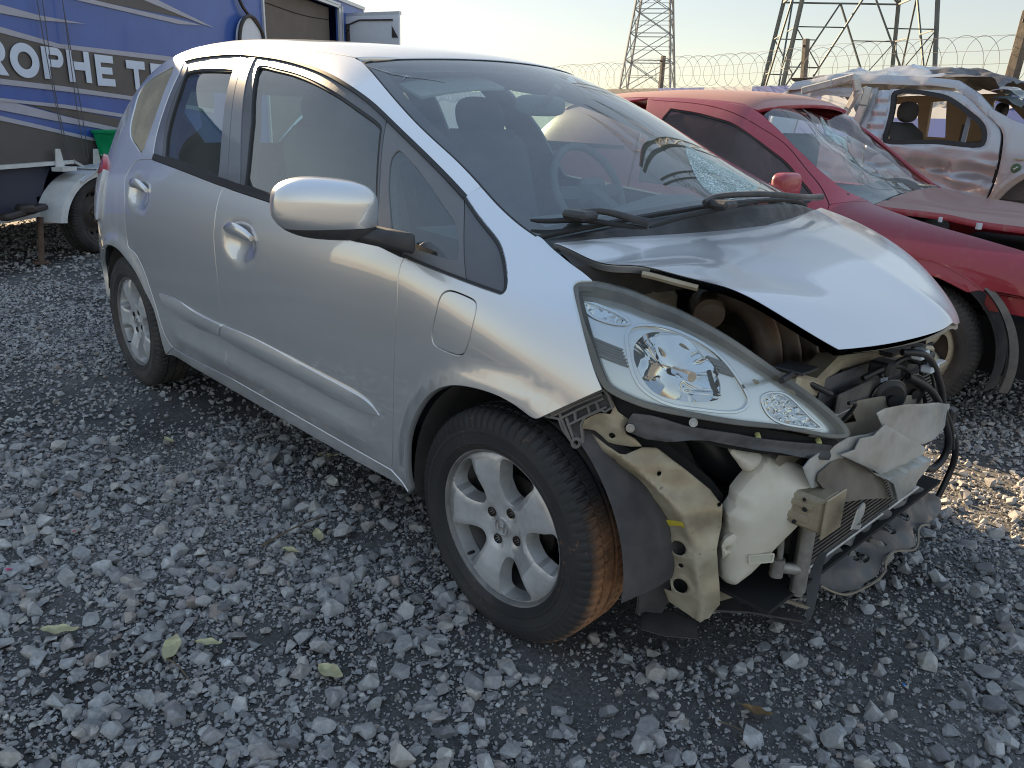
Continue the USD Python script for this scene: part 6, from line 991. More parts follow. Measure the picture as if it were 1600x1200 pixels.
# red car's wheel: steel rim behind a cream cover with five windows
def cover(parent, c, steer):
    x = UsdGeom.Xform.Define(stage, numbered(path_of(parent), 'wheel')); x.AddTransformOp().Set(Gf.Matrix4d(*np.r_[np.c_[wheel_rot(steer, 0, 1), [0, 0, 0]].ravel(), c, 1].tolist())); p = x.GetPrim()
    put('tyre', (TYRE[0] * [.985, 1, .985] + [0, .074, 0], TYRE[1]), 'tyre_rubber', p, smooth=40)
    Q = Point(0, 0).buffer(.197, 64)
    for k in range(5):
        a = math.radians(8 + 72 * k); pts = [(r * math.cos(a + t), r * math.sin(a + t)) for r, t in ((.092, 0), (.125, .22), (.155, .40), (.168, .36), (.172, 0), (.168, -.36), (.155, -.40), (.125, -.22))]
        Q = Q.difference(Polygon(spline(pts, 4, closed=True)).buffer(0))
    Q = biggest(Q); pts, T, loops = tri2d(Q, .014, .009); ed = shapely.distance(shapely.points(pts), Q.boundary); r = np.hypot(*pts.T)
    fr_ = np.c_[pts[:, 0], .012 - .020 * np.clip(1 - r / .2, 0, 1) + .010 * np.clip(1 - ed / .012, 0, 1) ** 2, pts[:, 1]]; k = len(pts); V = [fr_]; F_ = [T]; base = k
    for l in loops:
        m = len(l); i = np.arange(m); j = (i + 1) % m; V += [fr_[l], fr_[l] + [0, .025, 0]]; F_ += [np.c_[base + i, base + j, base + m + j], np.c_[base + i, base + m + j, base + m + i]]; base += 2 * m
    put('wheel_cover', (np.vstack(V), np.vstack(F_)), 'cream_wheel', p, smooth=40); put('rim_lip', lathe([(.196, .02), (.202, .002), (.206, .0), (.207, .012)], 48), 'cream_wheel', p, smooth=50)
    put('centre_cap', lathe([(.0001, -.012), (.020, -.011), (.025, -.004), (.026, .01)], 28), 'cream_wheel', p, smooth=50)
    put('backing_plate', lathe([(.001, .06), (.195, .05)], 24), 'steel_dark', p); put('bolt_cover', cat(*[tube([(.055 * math.cos(a), -.002, .055 * math.sin(a)), (.055 * math.cos(a), .012, .055 * math.sin(a))][::-1], .009, 8) for a in np.radians([30, 120, 210, 300])]), 'steel_dark', p)
cover(red, (-.02, -.815, .30), math.radians(9)); cover(red, (-2.40, -.815, .30), 0)
for ax in (-.02, -2.40):
    a = lathe([(.362, -.78), (.37, -.70), (.37, -.52), (.001, -.50)], 36, 'y', math.radians(-20), math.radians(200)); put('wheel_arch_liner', (a[0] + [ax, 0, .29], a[1]), 'liner_felt', red, smooth=40)
# exposed bracket and the strip of arch liner in front of the wheel
put('bumper_bracket', cat(bx((.335, -.745, .555), (.19, .006, .075), .002), bx((.335, -.74, .60), (.22, .05, .006), .002), *[tube([(x, -.749, z), (x, -.757, z)], .011, 10) for x, z in ((.265, .575), (.405, .565))]), 'red_paint', red)
aa = np.linspace(math.radians(52), math.radians(-14), 26); lw = np.array([-.80, -.785, -.77, -.755])
LR = np.stack(np.broadcast_arrays(-.02 + (.41 + .006 * np.sin(np.arange(4) * 2.1))[None] * np.cos(aa)[:, None], lw[None] + .02 * np.clip(aa[:, None], 0, 1), .29 + .41 * np.sin(aa)[:, None]), -1)
lv, lf = grid_sheet(LR); put('liner_strip', (np.vstack([lv, lv + [.006, 0, .004]]), np.vstack([lf, lf[:, ::-1] + len(lv)])), 'dusty_plastic', red, smooth=50)
LR2 = np.stack(np.broadcast_arrays(-.02 + .42 * np.cos(aa)[:, None] + np.array([0, .012, .03])[None], np.array([-.80, -.795, -.785])[None] + 0 * aa[:, None], .29 + .42 * np.sin(aa)[:, None]), -1); lv, lf = grid_sheet(LR2); put('liner_flange', (lv, lf), 'dusty_plastic', red, smooth=50)
put('inner_wing', cat(bx((.47, -.62, .42), (.16, .01, .36), .003), bx((.52, -.60, .60), (.25, .05, .05), .01), bx((.48, -.635, .40), (.05, .01, .03), .002)), 'red_paint', red)
put('bonnet_stop', cat(tube([(.10, -.56, .835), (.10, -.56, .862)], .013, 10), tube([(-.06, -.58, .85), (-.06, -.58, .872)], .009, 10)), 'fence_white', red)

# ================================================================ the rolled silver pickup
pk = thing('wrecked_pickup', 'rolled silver off-roader with a crushed roof, dented door and mud along its side', 'car', loc=(0, 4.1, 0))
def pz(n): return Polygon(PK[n]).buffer(0)
PO = ((0, 0, 0), (1, 0, 0), (0, 0, 1)); FACE = (1, -20, 1)
def tumb(p): return -.30 * np.clip(p[:, 1] - 1.12, 0, 1) ** 1.15
def dents(p, a=1.0):
    q = np.c_[p, np.zeros(len(p))]
    n = meshkit.fbm(q * [5, 9, 1] + 7, 3, 2) - .5; n2 = np.abs(meshkit.noise(q * [6, 14, 1] + 3, 5) - .5)
    low = np.clip((1.14 - p[:, 1]) / .1, 0, 1)
    return a * low * (.07 * n - .09 * n2 - .045 * np.exp(-(((p[:, 0] + .95) / .22) ** 2 + ((p[:, 1] - .98) / .07) ** 2)) + .02 * np.sin(p[:, 1] * 46 + p[:, 0] * 4) * np.exp(-((p[:, 1] - .95) / .06) ** 2)) + .006 * n
dsk = Polygon(spline(PK['doorskin'][:8], 5).tolist() + [(-.50, .55), (-1.30, .55)] + PK['doorskin'][9:]).buffer(0)
dgl = Polygon(spline(PK['doorglass'], 4, closed=True)).buffer(0)
pdoor = put('front_door', slab(biggest(dsk.difference(dgl)), *PO, .03, disp=lambda p: tumb(p) + dents(p), step=.018, face=FACE, chamfer=.006), 'pickup_paint', pk, smooth=32)
put('window_frame', slab(biggest(dgl.buffer(.004).difference(dgl.buffer(-.026))), *PO, .035, disp=lambda p: tumb(p) - .006, step=.03, face=FACE), 'black_rubber', pdoor)
put('quarter_bar', slab(Polygon([(-.735, 1.16), (-.705, 1.16), (-.715, 1.345), (-.74, 1.365)]), *PO, .02, disp=lambda p: tumb(p) - .02, step=.03, face=FACE), 'pillar_trim', pdoor)
put('door_handle', slab(Polygon(spline(PK['handle'] + [(-1.16, 1.02), (-1.30, 1.02)], 4, closed=True)).buffer(0), *PO, .04, disp=lambda p: np.zeros(len(p)), step=.02, face=FACE), 'pickup_paint', pdoor, smooth=30)
put('handle_recess', slab(Point(-1.235, 1.055).buffer(.045), *PO, .034, disp=lambda p: np.zeros(len(p)), step=.03, face=FACE), 'dusty_plastic', pdoor)
sm_ = np.array(PK['seam'] + [[-.52, .55]]); put('door_gap', slab(biggest(LineString(spline(sm_, 5)).buffer(.012)), *PO, .006, disp=lambda p: tumb(p) + .0, step=.02, face=FACE), 'shadow_black', pk)
wgp = Polygon([tuple(q) for q in spline(sm_ + [.014, 0], 5)] + [(.35, .55), (.35, 1.17), (.0, 1.235), (-.28, 1.275), (-.45, 1.33), (-.60, 1.40)]).buffer(0).difference(Point(-.02, .62).buffer(.44, 30))
wing_p = put('wing', slab(biggest(wgp), *PO, .03, disp=lambda p: tumb(p) * .6 + .02 * np.clip(.06 - np.abs(np.hypot(p[:, 0] + .02, p[:, 1] - .62) - .47), 0, 1) / .06, step=.03, face=FACE, chamfer=.006), 'pickup_paint', pk, smooth=32)
put('wheel_flare', (lathe([(.44, -.05), (.47, -.075), (.50, -.05)], 40, 'y', 0, math.pi)[0] + [-.02, 0, .62], lathe([(.44, -.05), (.47, -.075), (.50, -.05)], 40, 'y', 0, math.pi)[1]), 'pickup_paint', pk, smooth=50)
put('side_badge', cat((lathe([(.0001, -.008), (.026, -.006), (.031, 0)], 28)[0] + [-.352, -.035, 1.029], lathe([(.0001, -.008), (.026, -.006), (.031, 0)], 28)[1])), 'badge_green', wing_p)
put('badge_mark', cat(beam((-.366, -.0445, 1.029), (-.338, -.0445, 1.035), .003, .010, up=(0, 1, 0)), beam((-.360, -.0445, 1.018), (-.344, -.0445, 1.042), .003, .006, up=(0, 1, 0))), 'letter_white', wing_p)
put('side_marker', bx((-.345, -.04, 1.088), (.06, .014, .012), .004), 'cream_wheel', wing_p)
sill_ = Polygon([(-1.40, .72), (-1.30, .55), (-2.3, .55), (-2.25, .9), (-2.19, 1.35), (-2.155, 1.484), (-2.08, 1.53), (-1.95, 1.545), (-1.62, 1.53), (-1.40, 1.53), (-1.38, 1.35), (-1.395, 1.16)]).buffer(0)
rw_ = Polygon([(-1.97, 1.18), (-1.96, 1.43), (-1.80, 1.475), (-1.60, 1.46), (-1.50, 1.33), (-1.47, 1.18)]).buffer(0)
put('rear_side', slab(biggest(sill_.difference(rw_)), *PO, .03, disp=lambda p: tumb(p) + .4 * dents(p) - .03, step=.03, face=FACE, chamfer=.006), 'pickup_paint', pk, smooth=32)
put('centre_pillar', slab(biggest(pz('bpillar')), *PO, .05, disp=lambda p: tumb(p) + .010 * np.sin(p[:, 1] * 70) + .008 * np.sin(p[:, 0] * 60), step=.015, face=FACE, chamfer=.006), 'pickup_paint', pk, smooth=30)
for pts in ([(-1.95, .03, 1.50), (-1.70, .0, 1.555), (-1.52, -.03, 1.595)], [(-1.52, -.02, 1.59), (-1.50, .0, 1.50), (-1.56, .02, 1.38), (-1.63, .03, 1.25)], [(-1.44, .03, 1.53), (-1.45, .02, 1.40), (-1.50, .02, 1.20)]):
    put('bent_door_frame', cat(*[beam(a, b, .035, .055, r=.008) for a, b in zip(pts[:-1], pts[1:])]), 'white_metal', pk, smooth=30)
rl_ = PK['rail']; rail_p = Polygon([(-2.12, 1.50), (-2.05, 1.57), (-1.717, 1.625), (-1.118, 1.605), (-.852, 1.575), (-.70, 1.49), (-.52, 1.335), (-.60, 1.345), (-.72, 1.44), (-.87, 1.525), (-1.0, 1.54), (-1.3, 1.55), (-1.72, 1.56), (-2.0, 1.515)]).buffer(0)
put('roof_rail', slab(rail_p, *PO, .045, disp=lambda p: tumb(p) - .01 + .008 * np.sin(p[:, 0] * 17), step=.02, face=FACE, chamfer=.006), 'pickup_paint', pk, smooth=30)
X_, Y_ = np.meshgrid(np.linspace(-2.12, -.66, 62), np.linspace(.12, 1.42, 46), indexing='ij')
rs_ = np.array(PK['roofsil']); top_ = np.interp(X_, rs_[:, 0], rs_[:, 1])
q = np.stack([X_ * 3.2, Y_ * 3.2, 0 * X_], -1); cr_ = np.abs(meshkit.noise(q, 4) - .5) * 2; cr2 = np.abs(meshkit.noise(q * 2.3, 9) - .5) * 2
Z_ = 1.60 + (top_ + .03 - 1.60) * np.clip((Y_ - .12) / .5, 0, 1) ** .7 - .07 * cr_ * np.clip((Y_ - .12) / .3, 0, 1) - .035 * cr2 * np.clip((Y_ - .12) / .2, 0, 1) - .12 * np.clip((Y_ - .9) / .5, 0, 1)
RG = np.stack([X_, Y_, Z_], -1); rv, rf2 = grid_sheet(RG); cxx = rv[rf2].mean(1); dark = (cxx[:, 0] > -1.10 + .12 * np.sin(cxx[:, 1] * 9)) | ((cxx[:, 0] < -1.86) & (cxx[:, 1] < .6))
rp = put('crushed_roof', (rv, rf2[~dark]), 'pickup_paint', pk, smooth=24); put('torn_lining', (rv, rf2[dark]), 'torn_dark', rp, smooth=24)
# smashed windscreen sagging over the scuttle
u_, v_ = np.meshgrid(np.linspace(0, 1, 26), np.linspace(0, 1, 30), indexing='ij')
A, B, C, D = np.array([-.68, .20, 1.55]), np.array([-.10, .06, 1.26]), np.array([-.02, 1.35, 1.27]), np.array([-.72, 1.25, 1.52])
WG = A * ((1 - u_) * (1 - v_))[..., None] + B * (u_ * (1 - v_))[..., None] + C * (u_ * v_)[..., None] + D * ((1 - u_) * v_)[..., None]
WG[..., 2] += .05 * np.sin(u_ * 3.1) + .10 * (meshkit.fbm(np.stack([u_ * 5, v_ * 6, 0 * u_], -1), 3, 8) - .5) * (1.2 - u_) - .05 * np.clip(.3 - u_, 0, 1)
wv, wf = grid_sheet(WG); put('windscreen', (wv, wf), 'screen_glass', pk, smooth=35); put('windscreen_backing', (wv - [0, 0, .06], wf), 'interior_grey', pk, smooth=35)
put('wiper', beam((-.42, .05, 1.415), (.05, .02, 1.255), .03, .02, r=.006), 'black_rubber', pk); put('wiper', beam((-.36, .03, 1.375), (.06, .0, 1.225), .012, .012, r=.004), 'bright_alu', pk)
put('bonnet', slab(Polygon([(0, 0), (.9, 0), (.9, 1.3), (0, 1.35)]), (-.14, .0, 1.235), (1, 0, -.10), (0, 1, .02), .02, disp=lambda p: .02 * np.sin(p[:, 1] * 6), step=.06, face=(0, 0, 9)), 'pickup_paint', pk, smooth=40)
# cabin and the far side, seen through the window
put('cabin_floor', cat(bx((-1.2, .75, .80), (2.0, 1.3, .25)), bx((-.35, .75, .95), (.35, 1.35, .35), .05), bx((-.2, .75, .75), (.9, 1.2, .5))), 'interior_grey', pk)
st = UsdGeom.Xform.Define(stage, path_of(pk) + '/front_seat').GetPrim(); hh = trimesh.creation.icosphere(3, 1.0); hv2 = np.sign(hh.vertices) * np.abs(hh.vertices) ** .8 * [.055, .13, .075]
put('headrest', (hv2 + [-1.27, .40, 1.37], hh.faces), 'seat_cloth', st, smooth=50); v, f = bx((0, 0, 0), (.16, .50, .55), .07); v[:, 0] -= v[:, 2] * .3; put('seat_back', (v + [-1.22, .40, 1.02], f), 'seat_cloth', st, smooth=50)
far_side = Polygon([(-2.1, .8), (-2.05, 1.5), (-.9, 1.54), (-.72, 1.45), (-.45, 1.22), (-.3, .8)]).difference(Polygon([(-.98, 1.17), (-.98, 1.49), (-.86, 1.46), (-.60, 1.22), (-.60, 1.17)])).difference(Polygon([(-1.46, 1.19), (-1.45, 1.47), (-1.33, 1.48), (-1.30, 1.19)])).difference(Polygon([(-1.95, 1.2), (-1.92, 1.44), (-1.56, 1.46), (-1.52, 1.2)]))
put('far_side', slab(biggest(far_side), (0, 1.42, 0), (1, 0, 0), (0, 0, 1), .05, disp=lambda p: tumb(p) * -.6, step=.05, face=FACE), 'tan_cloth', pk)
put('belt_guide', cat(bx((-1.18, 1.36, 1.40), (.05, .04, .07), .01), bx((-1.17, 1.36, 1.20), (.03, .03, .3), .005)), 'black_plastic', pk)
put('inside_mirror', (np.sign(hh.vertices) * np.abs(hh.vertices) ** .7 * [.03, .10, .05] + [-.70, .62, 1.40], hh.faces), 'black_plastic', pk, smooth=50)
put('headlining_rag', (np.array([[-.86, .5, 1.17], [-.66, .45, 1.16], [-.60, .6, 1.24], [-.72, .65, 1.22], [-.86, .7, 1.175], [-.7, .5, 1.20]]), np.array([[0, 1, 5], [1, 2, 5], [2, 3, 5], [3, 4, 5], [4, 0, 5]])), 'tan_cloth', pk)
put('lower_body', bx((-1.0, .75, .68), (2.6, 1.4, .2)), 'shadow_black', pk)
for x in (-.02, -2.75):
    for y in (.06, 1.35):
        w2 = UsdGeom.Xform.Define(stage, numbered(path_of(pk), 'wheel')); w2.AddTranslateOp().Set(Gf.Vec3d(x, y, .37)); put('tyre', (TYRE[0] * [1.2, 1.2, 1.2], TYRE[1]), 'tyre_rubber', w2.GetPrim(), smooth=40); put('rim', lathe([(.001, .0), (.12, -.02), (.2, -.04), (.24, -.06)], 24), 'steel_dark', w2.GetPrim())

# ================================================================ the trailer
d_ = math.radians(127.7); TU = np.array([math.cos(d_), math.sin(d_), 0]); TN = np.array([TU[1], -TU[0], 0]); TO = np.array([-6.3, .04, 0.0])
trl = thing('exhibition_trailer', 'long blue trailer with dark stripes and big white lettering on its side', 'trailer', loc=(-6.3, .04, 0))
def tp(s, z, out=0.0): return TU * s + TN * out + [0, 0, z]
def tplate(name, poly, mat, out, th=.004, parent=None): return put(name, slab(poly, tp(0, 0, out), TU, (0, 0, 1), th, step=.4, face=TN * 50), mat, parent or trl)
def clipz(poly): return poly.buffer(0).intersection(sbox(-1.39, .2, 12, 2.80))
hole = sbox(3.90, .6, 6.50, 2.70)
wall = sbox(-1.4, .76, 7.75, 2.84).difference(hole)
wall_p = tplate('side_panel', biggest(wall), 'trailer_blue', -.03, .03)
put('box_back', cat((np.array([tp(s, z, o) for s in (-1.4, 7.75) for z in (.40, 2.84) for o in (-2.4, -.06)]), np.array([[0, 2, 6], [0, 6, 4], [0, 1, 3], [0, 3, 2], [4, 6, 7], [4, 7, 5], [2, 3, 7], [2, 7, 6], [0, 4, 5], [0, 5, 1]]))), 'trailer_blue', trl)
tplate('inner_door', sbox(3.90, .6, 6.50, 2.70), 'inside_brown', -.16, .02); put('inner_seam', tube([tp(s, 2.47 + .02 * (s - 3.9) + .02 * math.sin(s * 2), -.137) for s in np.linspace(3.92, 6.48, 14)], .006, 5), 'shadow_black', trl)
for a, b in ((3.86, 3.90), (6.50, 6.60), (6.64, 6.68)): tplate('door_frame', sbox(a, .6, b, 2.74), 'alu_frame', .0, .03)
tplate('door_frame', sbox(3.86, 2.70, 6.60, 2.735), 'alu_frame', .0, .03); tplate('door_frame', sbox(3.86, 2.745, 6.60, 2.775), 'alu_frame', .0, .02); tplate('roof_edge', sbox(-1.4, 2.81, 7.75, 2.86), 'alu_frame', .0, .02)
put('door_latch', cat(bx(tp(6.84, 2.46, .03), (.05, .05, .10), .01), bx(tp(6.84, 2.30, .03), (.08, .05, .20), .01)), 'steel_dark', trl)
for n, m, o in (('band', 'trailer_brown', .004), ('dark', 'trailer_brown', .004), ('wedgeT', 'trailer_brown', .004), ('wedgeM', 'trailer_brown', .004), ('lineT', 'trailer_pale', .008), ('lineB', 'trailer_pale', .008), ('streak1', 'trailer_pale', .008), ('wl1', 'trailer_pale', .008), ('wl2', 'trailer_pale', .008), ('lm1', 'trailer_pale', .012), ('lm2', 'trailer_pale', .008), ('lm3', 'trailer_pale', .008)):
    p = np.array(TRL[n]); P = Polygon(p).buffer(0)
    # the stripes run on along the side to the left of the picture
    if n in ('band', 'lineT', 'lineB', 'dark', 'lm3'):
        L_ = p[np.argsort(p[:, 0])[:2]]; P = P.union(Polygon([L_[0] + [.02, 0], L_[1] + [.02, 0], [-1.38, L_[1][1] + .02], [-1.38, L_[0][1] + .02]]).buffer(0)).buffer(.0005)
    P = biggest(clipz(P).difference(hole.buffer(.05))); tplate('stripe', P, m, o, .003)
for ch, s0, s1, z0, z1 in (('A', -2.38, -2.10, 1.43, 1.66), ('T', -2.02, -1.76, 1.43, 1.66), ('A', -1.74, -1.46, 1.42, 1.655), ('S', -1.42, -1.18, 1.42, 1.655), ('T', -1.12, -.86, 1.41, 1.65), ('R', -.80, -.53, 1.40, 1.645), ('O', -.49, -.185, 1.392, 1.642), ('P', -.145, .10, 1.395, 1.636), ('H', .145, .43, 1.384, 1.633), ('E', .505, .755, 1.368, 1.622), ('T', .945, 1.235, 1.35, 1.605), ('R', 1.33, 1.62, 1.33, 1.60)):
    if s1 < -1.2: continue
    w_, h_ = s1 - s0, z1 - z0; k_ = .072
    if ch == 'T': G = sbox(0, h_ - k_, w_, h_).union(sbox(w_ / 2 - k_ / 2, 0, w_ / 2 + k_ / 2, h_))
    elif ch == 'H': G = sbox(0, 0, k_, h_).union(sbox(w_ - k_, 0, w_, h_)).union(sbox(0, h_ * .39, w_, h_ * .39 + k_ * .9))
    elif ch == 'E': G = sbox(0, 0, k_, h_).union(sbox(0, 0, w_, k_ * .85)).union(sbox(0, h_ - k_ * .85, w_, h_)).union(sbox(0, h_ / 2 - k_ * .4, w_ * .9, h_ / 2 + k_ * .4))
    elif ch == 'O': G = affinity.translate(affinity.scale(Point(0, 0).buffer(1, 24), w_ / 2, h_ / 2), w_ / 2, h_ / 2).difference(affinity.translate(affinity.scale(Point(0, 0).buffer(1, 24), w_ / 2 - k_ * 1.05, h_ / 2 - k_ * .85), w_ / 2, h_ / 2))
    else:
        bowl_ = sbox(0, h_ * .38, w_ - h_ * .31, h_).union(affinity.translate(Point(0, 0).buffer(h_ * .31, 20), w_ - h_ * .31, h_ * .69)); ins_ = sbox(k_, h_ * .38 + k_ * .8, w_ - h_ * .31, h_ - k_ * .8).union(affinity.translate(Point(0, 0).buffer(h_ * .31 - k_ * .8, 16), w_ - h_ * .31, h_ * .69)).intersection(sbox(k_, 0, w_, h_))
        G = bowl_.difference(ins_).union(sbox(0, 0, k_, h_))
        if ch == 'R': G = G.union(Polygon([(w_ * .42, h_ * .42), (w_ * .74, h_ * .42), (w_ * 1.02, 0), (w_ * .70, 0)]))
    put('letter', slab(biggest(affinity.translate(G, s0, z0)), tp(0, 0, .0155), TU, (0, 0, 1), .003, step=.04, face=TN * 50), 'trailer_letter', trl, smooth=30)
rail_t = tplate('side_rail', sbox(-1.4, .735, .012, .765), 'white_fender', .0, .05)
skirt = biggest(sbox(-1.4, .38, .04, .735).difference(Point(.17, .30).buffer(.56, 40)).difference(sbox(-.42, .2, 1, .5)))
tplate('skirt', skirt, 'trailer_skirt', -.02, .02); tplate('lower_rail', sbox(-1.4, .345, -.42, .385), 'white_fender', .0, .04)
tplate('skirt', sbox(.9, .38, 7.75, .76), 'trailer_skirt', -.02, .02)
arc = lathe([(.545, .0), (.60, .0), (.61, .012), (.61, .23), (.545, .24)], 40, 'y', math.radians(15), math.radians(172))
def to_t(v, s, z): return np.array([tp(s, z)]) + v[:, :1] * TU + v[:, 1:2] * TN * 1.0 + v[:, 2:] * [0, 0, 1]
put('wheel_guard', (to_t(arc[0] * [1, 1, .72], .12, .25), arc[1]), 'white_fender', trl, smooth=40)
ar2 = lathe([(.30, .03), (.555, .03)], 40, 'y', math.radians(5), math.radians(175)); put('guard_inside', (to_t(ar2[0] * [1, 1, .72], .12, .25), ar2[1]), 'fender_inside', trl)
wt = UsdGeom.Xform.Define(stage, numbered(path_of(trl), 'wheel')).GetPrim(); sc = .98
tyv = TYRE[0] * [1.08, 1.05, 1.08]; put('tyre', (to_t(tyv * [1, -1, 1], .07, .318) + TN * .10, TYRE[1]), 'tyre_rubber', wt, smooth=40)
rimp = Point(0, 0).buffer(.205, 40)
for k in range(14): a = 2 * math.pi * k / 14; rimp = rimp.difference(affinity.rotate(affinity.translate(sbox(-.011, -.02, .011, .02), .162, 0), math.degrees(a), origin=(0, 0)))
for k in range(5): a = 2 * math.pi * k / 5; rimp = rimp.difference(Point(.06 * math.cos(a), .06 * math.sin(a)).buffer(.008))
put('rim', slab(rimp, tp(.07, .318, .135), TU, (0, 0, 1), .006, disp=lambda p: -.03 * np.clip((np.hypot(*p.T) - .08) / .04, 0, 1) + .035 * np.clip((np.hypot(*p.T) - .17) / .03, 0, 1), step=.02, face=TN * 50), 'steel_dark', wt, smooth=40)
put('rim_back', slab(Point(0, 0).buffer(.2), tp(.07, .318, .09), TU, (0, 0, 1), .004, step=.1, face=TN * 50), 'shadow_black', wt); put('hub', cat(*[tube([tp(.07 + .06 * math.cos(a), .318 + .06 * math.sin(a), .13), tp(.07 + .06 * math.cos(a), .318 + .06 * math.sin(a), .155)], .011, 6) for a in np.linspace(0, 6.283, 5, endpoint=False) + .3], tube([tp(.07, .318, .12), tp(.07, .318, .165)], .032, 14)), 'rust_metal', wt); put('rim_edge', tube([tp(.07 + .205 * math.cos(a), .318 + .205 * math.sin(a), .155) for a in np.linspace(0, 2 * math.pi, 41)], .006, 6, False), 'rust_metal', wt)
for n in ('brk1', 'brk2'):
    p = np.array(TRL[n]); tplate('bracket', Polygon(p).buffer(.006), 'white_fender', .052, .012); tplate('bracket_foot', sbox(p[:, 0].min() - .05, p[:, 1].min() - .02, p[:, 0].max() + .03, p[:, 1].min() + .012), 'white_fender', .05, .10)
put('guard_plate', cat(beam(tp(-.20, .615, .16), tp(.02, .70, .16), .20, .006), beam(tp(-.02, .705, .16), tp(.34, .725, .16), .22, .006)), 'panel_white', trl)
put('guard_strut', cat(beam(tp(.03, .76, .03), tp(.06, .70, .12), .02, .02), beam(tp(.36, .80, .06), tp(.42, .705, .12), .012, .012), bx(tp(.46, .735, .10), (.12, .1, .03), .006)), 'alu_frame', trl)
for pts in (TRL['cabs'][0:3], TRL['cabs'][3:6], TRL['cabs'][6:9], TRL['cabs'][9:12]):
    q = [tp(s, z, .03 + .015 * math.sin(i)) for i, (s, z) in enumerate([[pts[0][0] - .02, 2.78]] + pts)]; put('stay_wire', tube(spline(q, 8), .0035, 5), 'cable_dark', trl)
put('side_lamp', cat(slab(Point(0, 0).buffer(.30, 24).intersection(sbox(-1, -.06, 1, 1)), tp(3.38, 1.93, .03), TU, (0, 0, 1), .05, step=.08, face=TN * 50)), 'panel_white', trl); put('lamp_ring', tube([tp(3.38 + .31 * math.cos(a), 1.93 + .31 * math.sin(a), .085) for a in np.linspace(0, math.pi, 24)], .022, 8), 'steel_dark', trl); put('lamp_cable', tube(spline([tp(3.20, 2.8, .03), tp(3.24, 2.35, .05), tp(3.62, 2.12, .09), tp(3.72, 1.9, .08)], 8), .02, 6), 'steel_dark', trl)
HX = TU * 6.9; DX = np.array([-9.50, 5.80, 0]) - TO - HX; DX = DX[:2] / np.linalg.norm(DX[:2]); DU = np.array([DX[0], DX[1], 0])
opd = put('open_door', slab(sbox(0, .9, 1.06, 2.62), HX, DU, (0, 0, 1), .04, step=.3), 'panel_white', trl); put('door_edge', cat(beam(HX + [0, 0, .9], HX + [0, 0, 2.66], .05, .05), beam(HX + [0, 0, 2.645], HX + DU * 1.06 + [0, 0, 2.645], .06, .05)), 'alu_frame', opd)
nD = np.cross(DU, (0, 0, 1)); nD = nD if nD @ (CAM - TO - HX) > 0 else -nD
put('door_strip', slab(sbox(.10, 2.12, .80, 2.20), HX + nD * .044, DU, (0, 0, 1), .004, step=.3), 'yellow_strip', opd); put('door_corner', slab(Polygon([(.93, 2.30), (1.05, 2.30), (.93, 2.47)]), HX + nD * .044, DU, (0, 0, 1), .004, step=.3), 'steel_dark', opd)
put('door_gasket', cat(beam(HX + DU * .08 + nD * .045 + [0, 0, .92], HX + DU * .08 + nD * .045 + [0, 0, 2.50], .02, .02), beam(HX + DU * .08 + nD * .045 + [0, 0, 2.50], HX + DU * .30 + nD * .045 + [0, 0, 2.56], .02, .02), beam(HX + DU * .30 + nD * .045 + [0, 0, 2.56], HX + DU * .95 + nD * .045 + [0, 0, 2.55], .02, .02)), 'steel_dark', opd)
put('axle', cat(beam(tp(.19, .32, 0), tp(.19, .32, -2.2), .09, .09), beam(tp(-1.3, .36, -.2), tp(7.6, .36, -.2), .08, .1)), 'shadow_black', trl)
jack = thing('support_leg', 'rusty steel support leg standing under the front of the trailer guard', 'jack stand', loc=tuple(TO))
put('leg', cat(tube([tp(-.60, .0, .10), tp(-.54, .36, .10)], .022, 8)), 'rust_metal', jack, smooth=50); put('winch', cat(beam(tp(-.95, .40, .12), tp(-.50, .44, .12), .09, .05, r=.015), bx(tp(-.70, .44, .12), (.16, .12, .07), .02)), 'steel_dark', jack, smooth=40); put('foot', bx(tp(-.605, .012, .10), (.10, .10, .02), .004), 'rust_metal', jack)
crt = thing('green_crate', 'bright green plastic crate perched on the white wheel guard of the trailer', 'crate', loc=tuple(TO)); a_ = TRL['crate']
cw = .52; c0 = np.array(tp(.58, 0, .20))
def crate_box(s0, s1, z0, z1, o0, o1): return np.array([tp(s, z, o) for s, z, o in ((s0, z0, o0), (s1, z0, o0), (s1, z0, o1), (s0, z0, o1))]), np.array([tp(s, z, o) for s, z, o in ((s0 - .03, z1, o0 - .02), (s1 + .03, z1, o0 - .02), (s1 + .03, z1, o1 + .02), (s0 - .03, z1, o1 + .02))])
b0, t0 = crate_box(.36, .86, .785, .99, .05, .38); V = np.vstack([b0, t0]); put('crate_body', (V, np.array([[0, 1, 2], [0, 2, 3], [0, 5, 1], [0, 4, 5], [1, 6, 2], [1, 5, 6], [2, 7, 3], [2, 6, 7], [3, 4, 0], [3, 7, 4]])), 'green_crate', crt)
put('crate_rim', cat(*[beam(t0[i], t0[(i + 1) % 4], .03, .022) for i in range(4)]), 'green_crate', crt)
for k in range(5): put('crate_rib', beam(b0[3] + (b0[2] - b0[3]) * k / 4 + TN * .005, t0[3] + (t0[2] - t0[3]) * k / 4 + TN * .005, .014, .02, up=TU), 'green_crate', crt)
put('crate_ledge', cat(beam(b0[3] * .35 + t0[3] * .65 + TN * .006, b0[2] * .35 + t0[2] * .65 + TN * .006, .016, .016)), 'green_crate', crt)

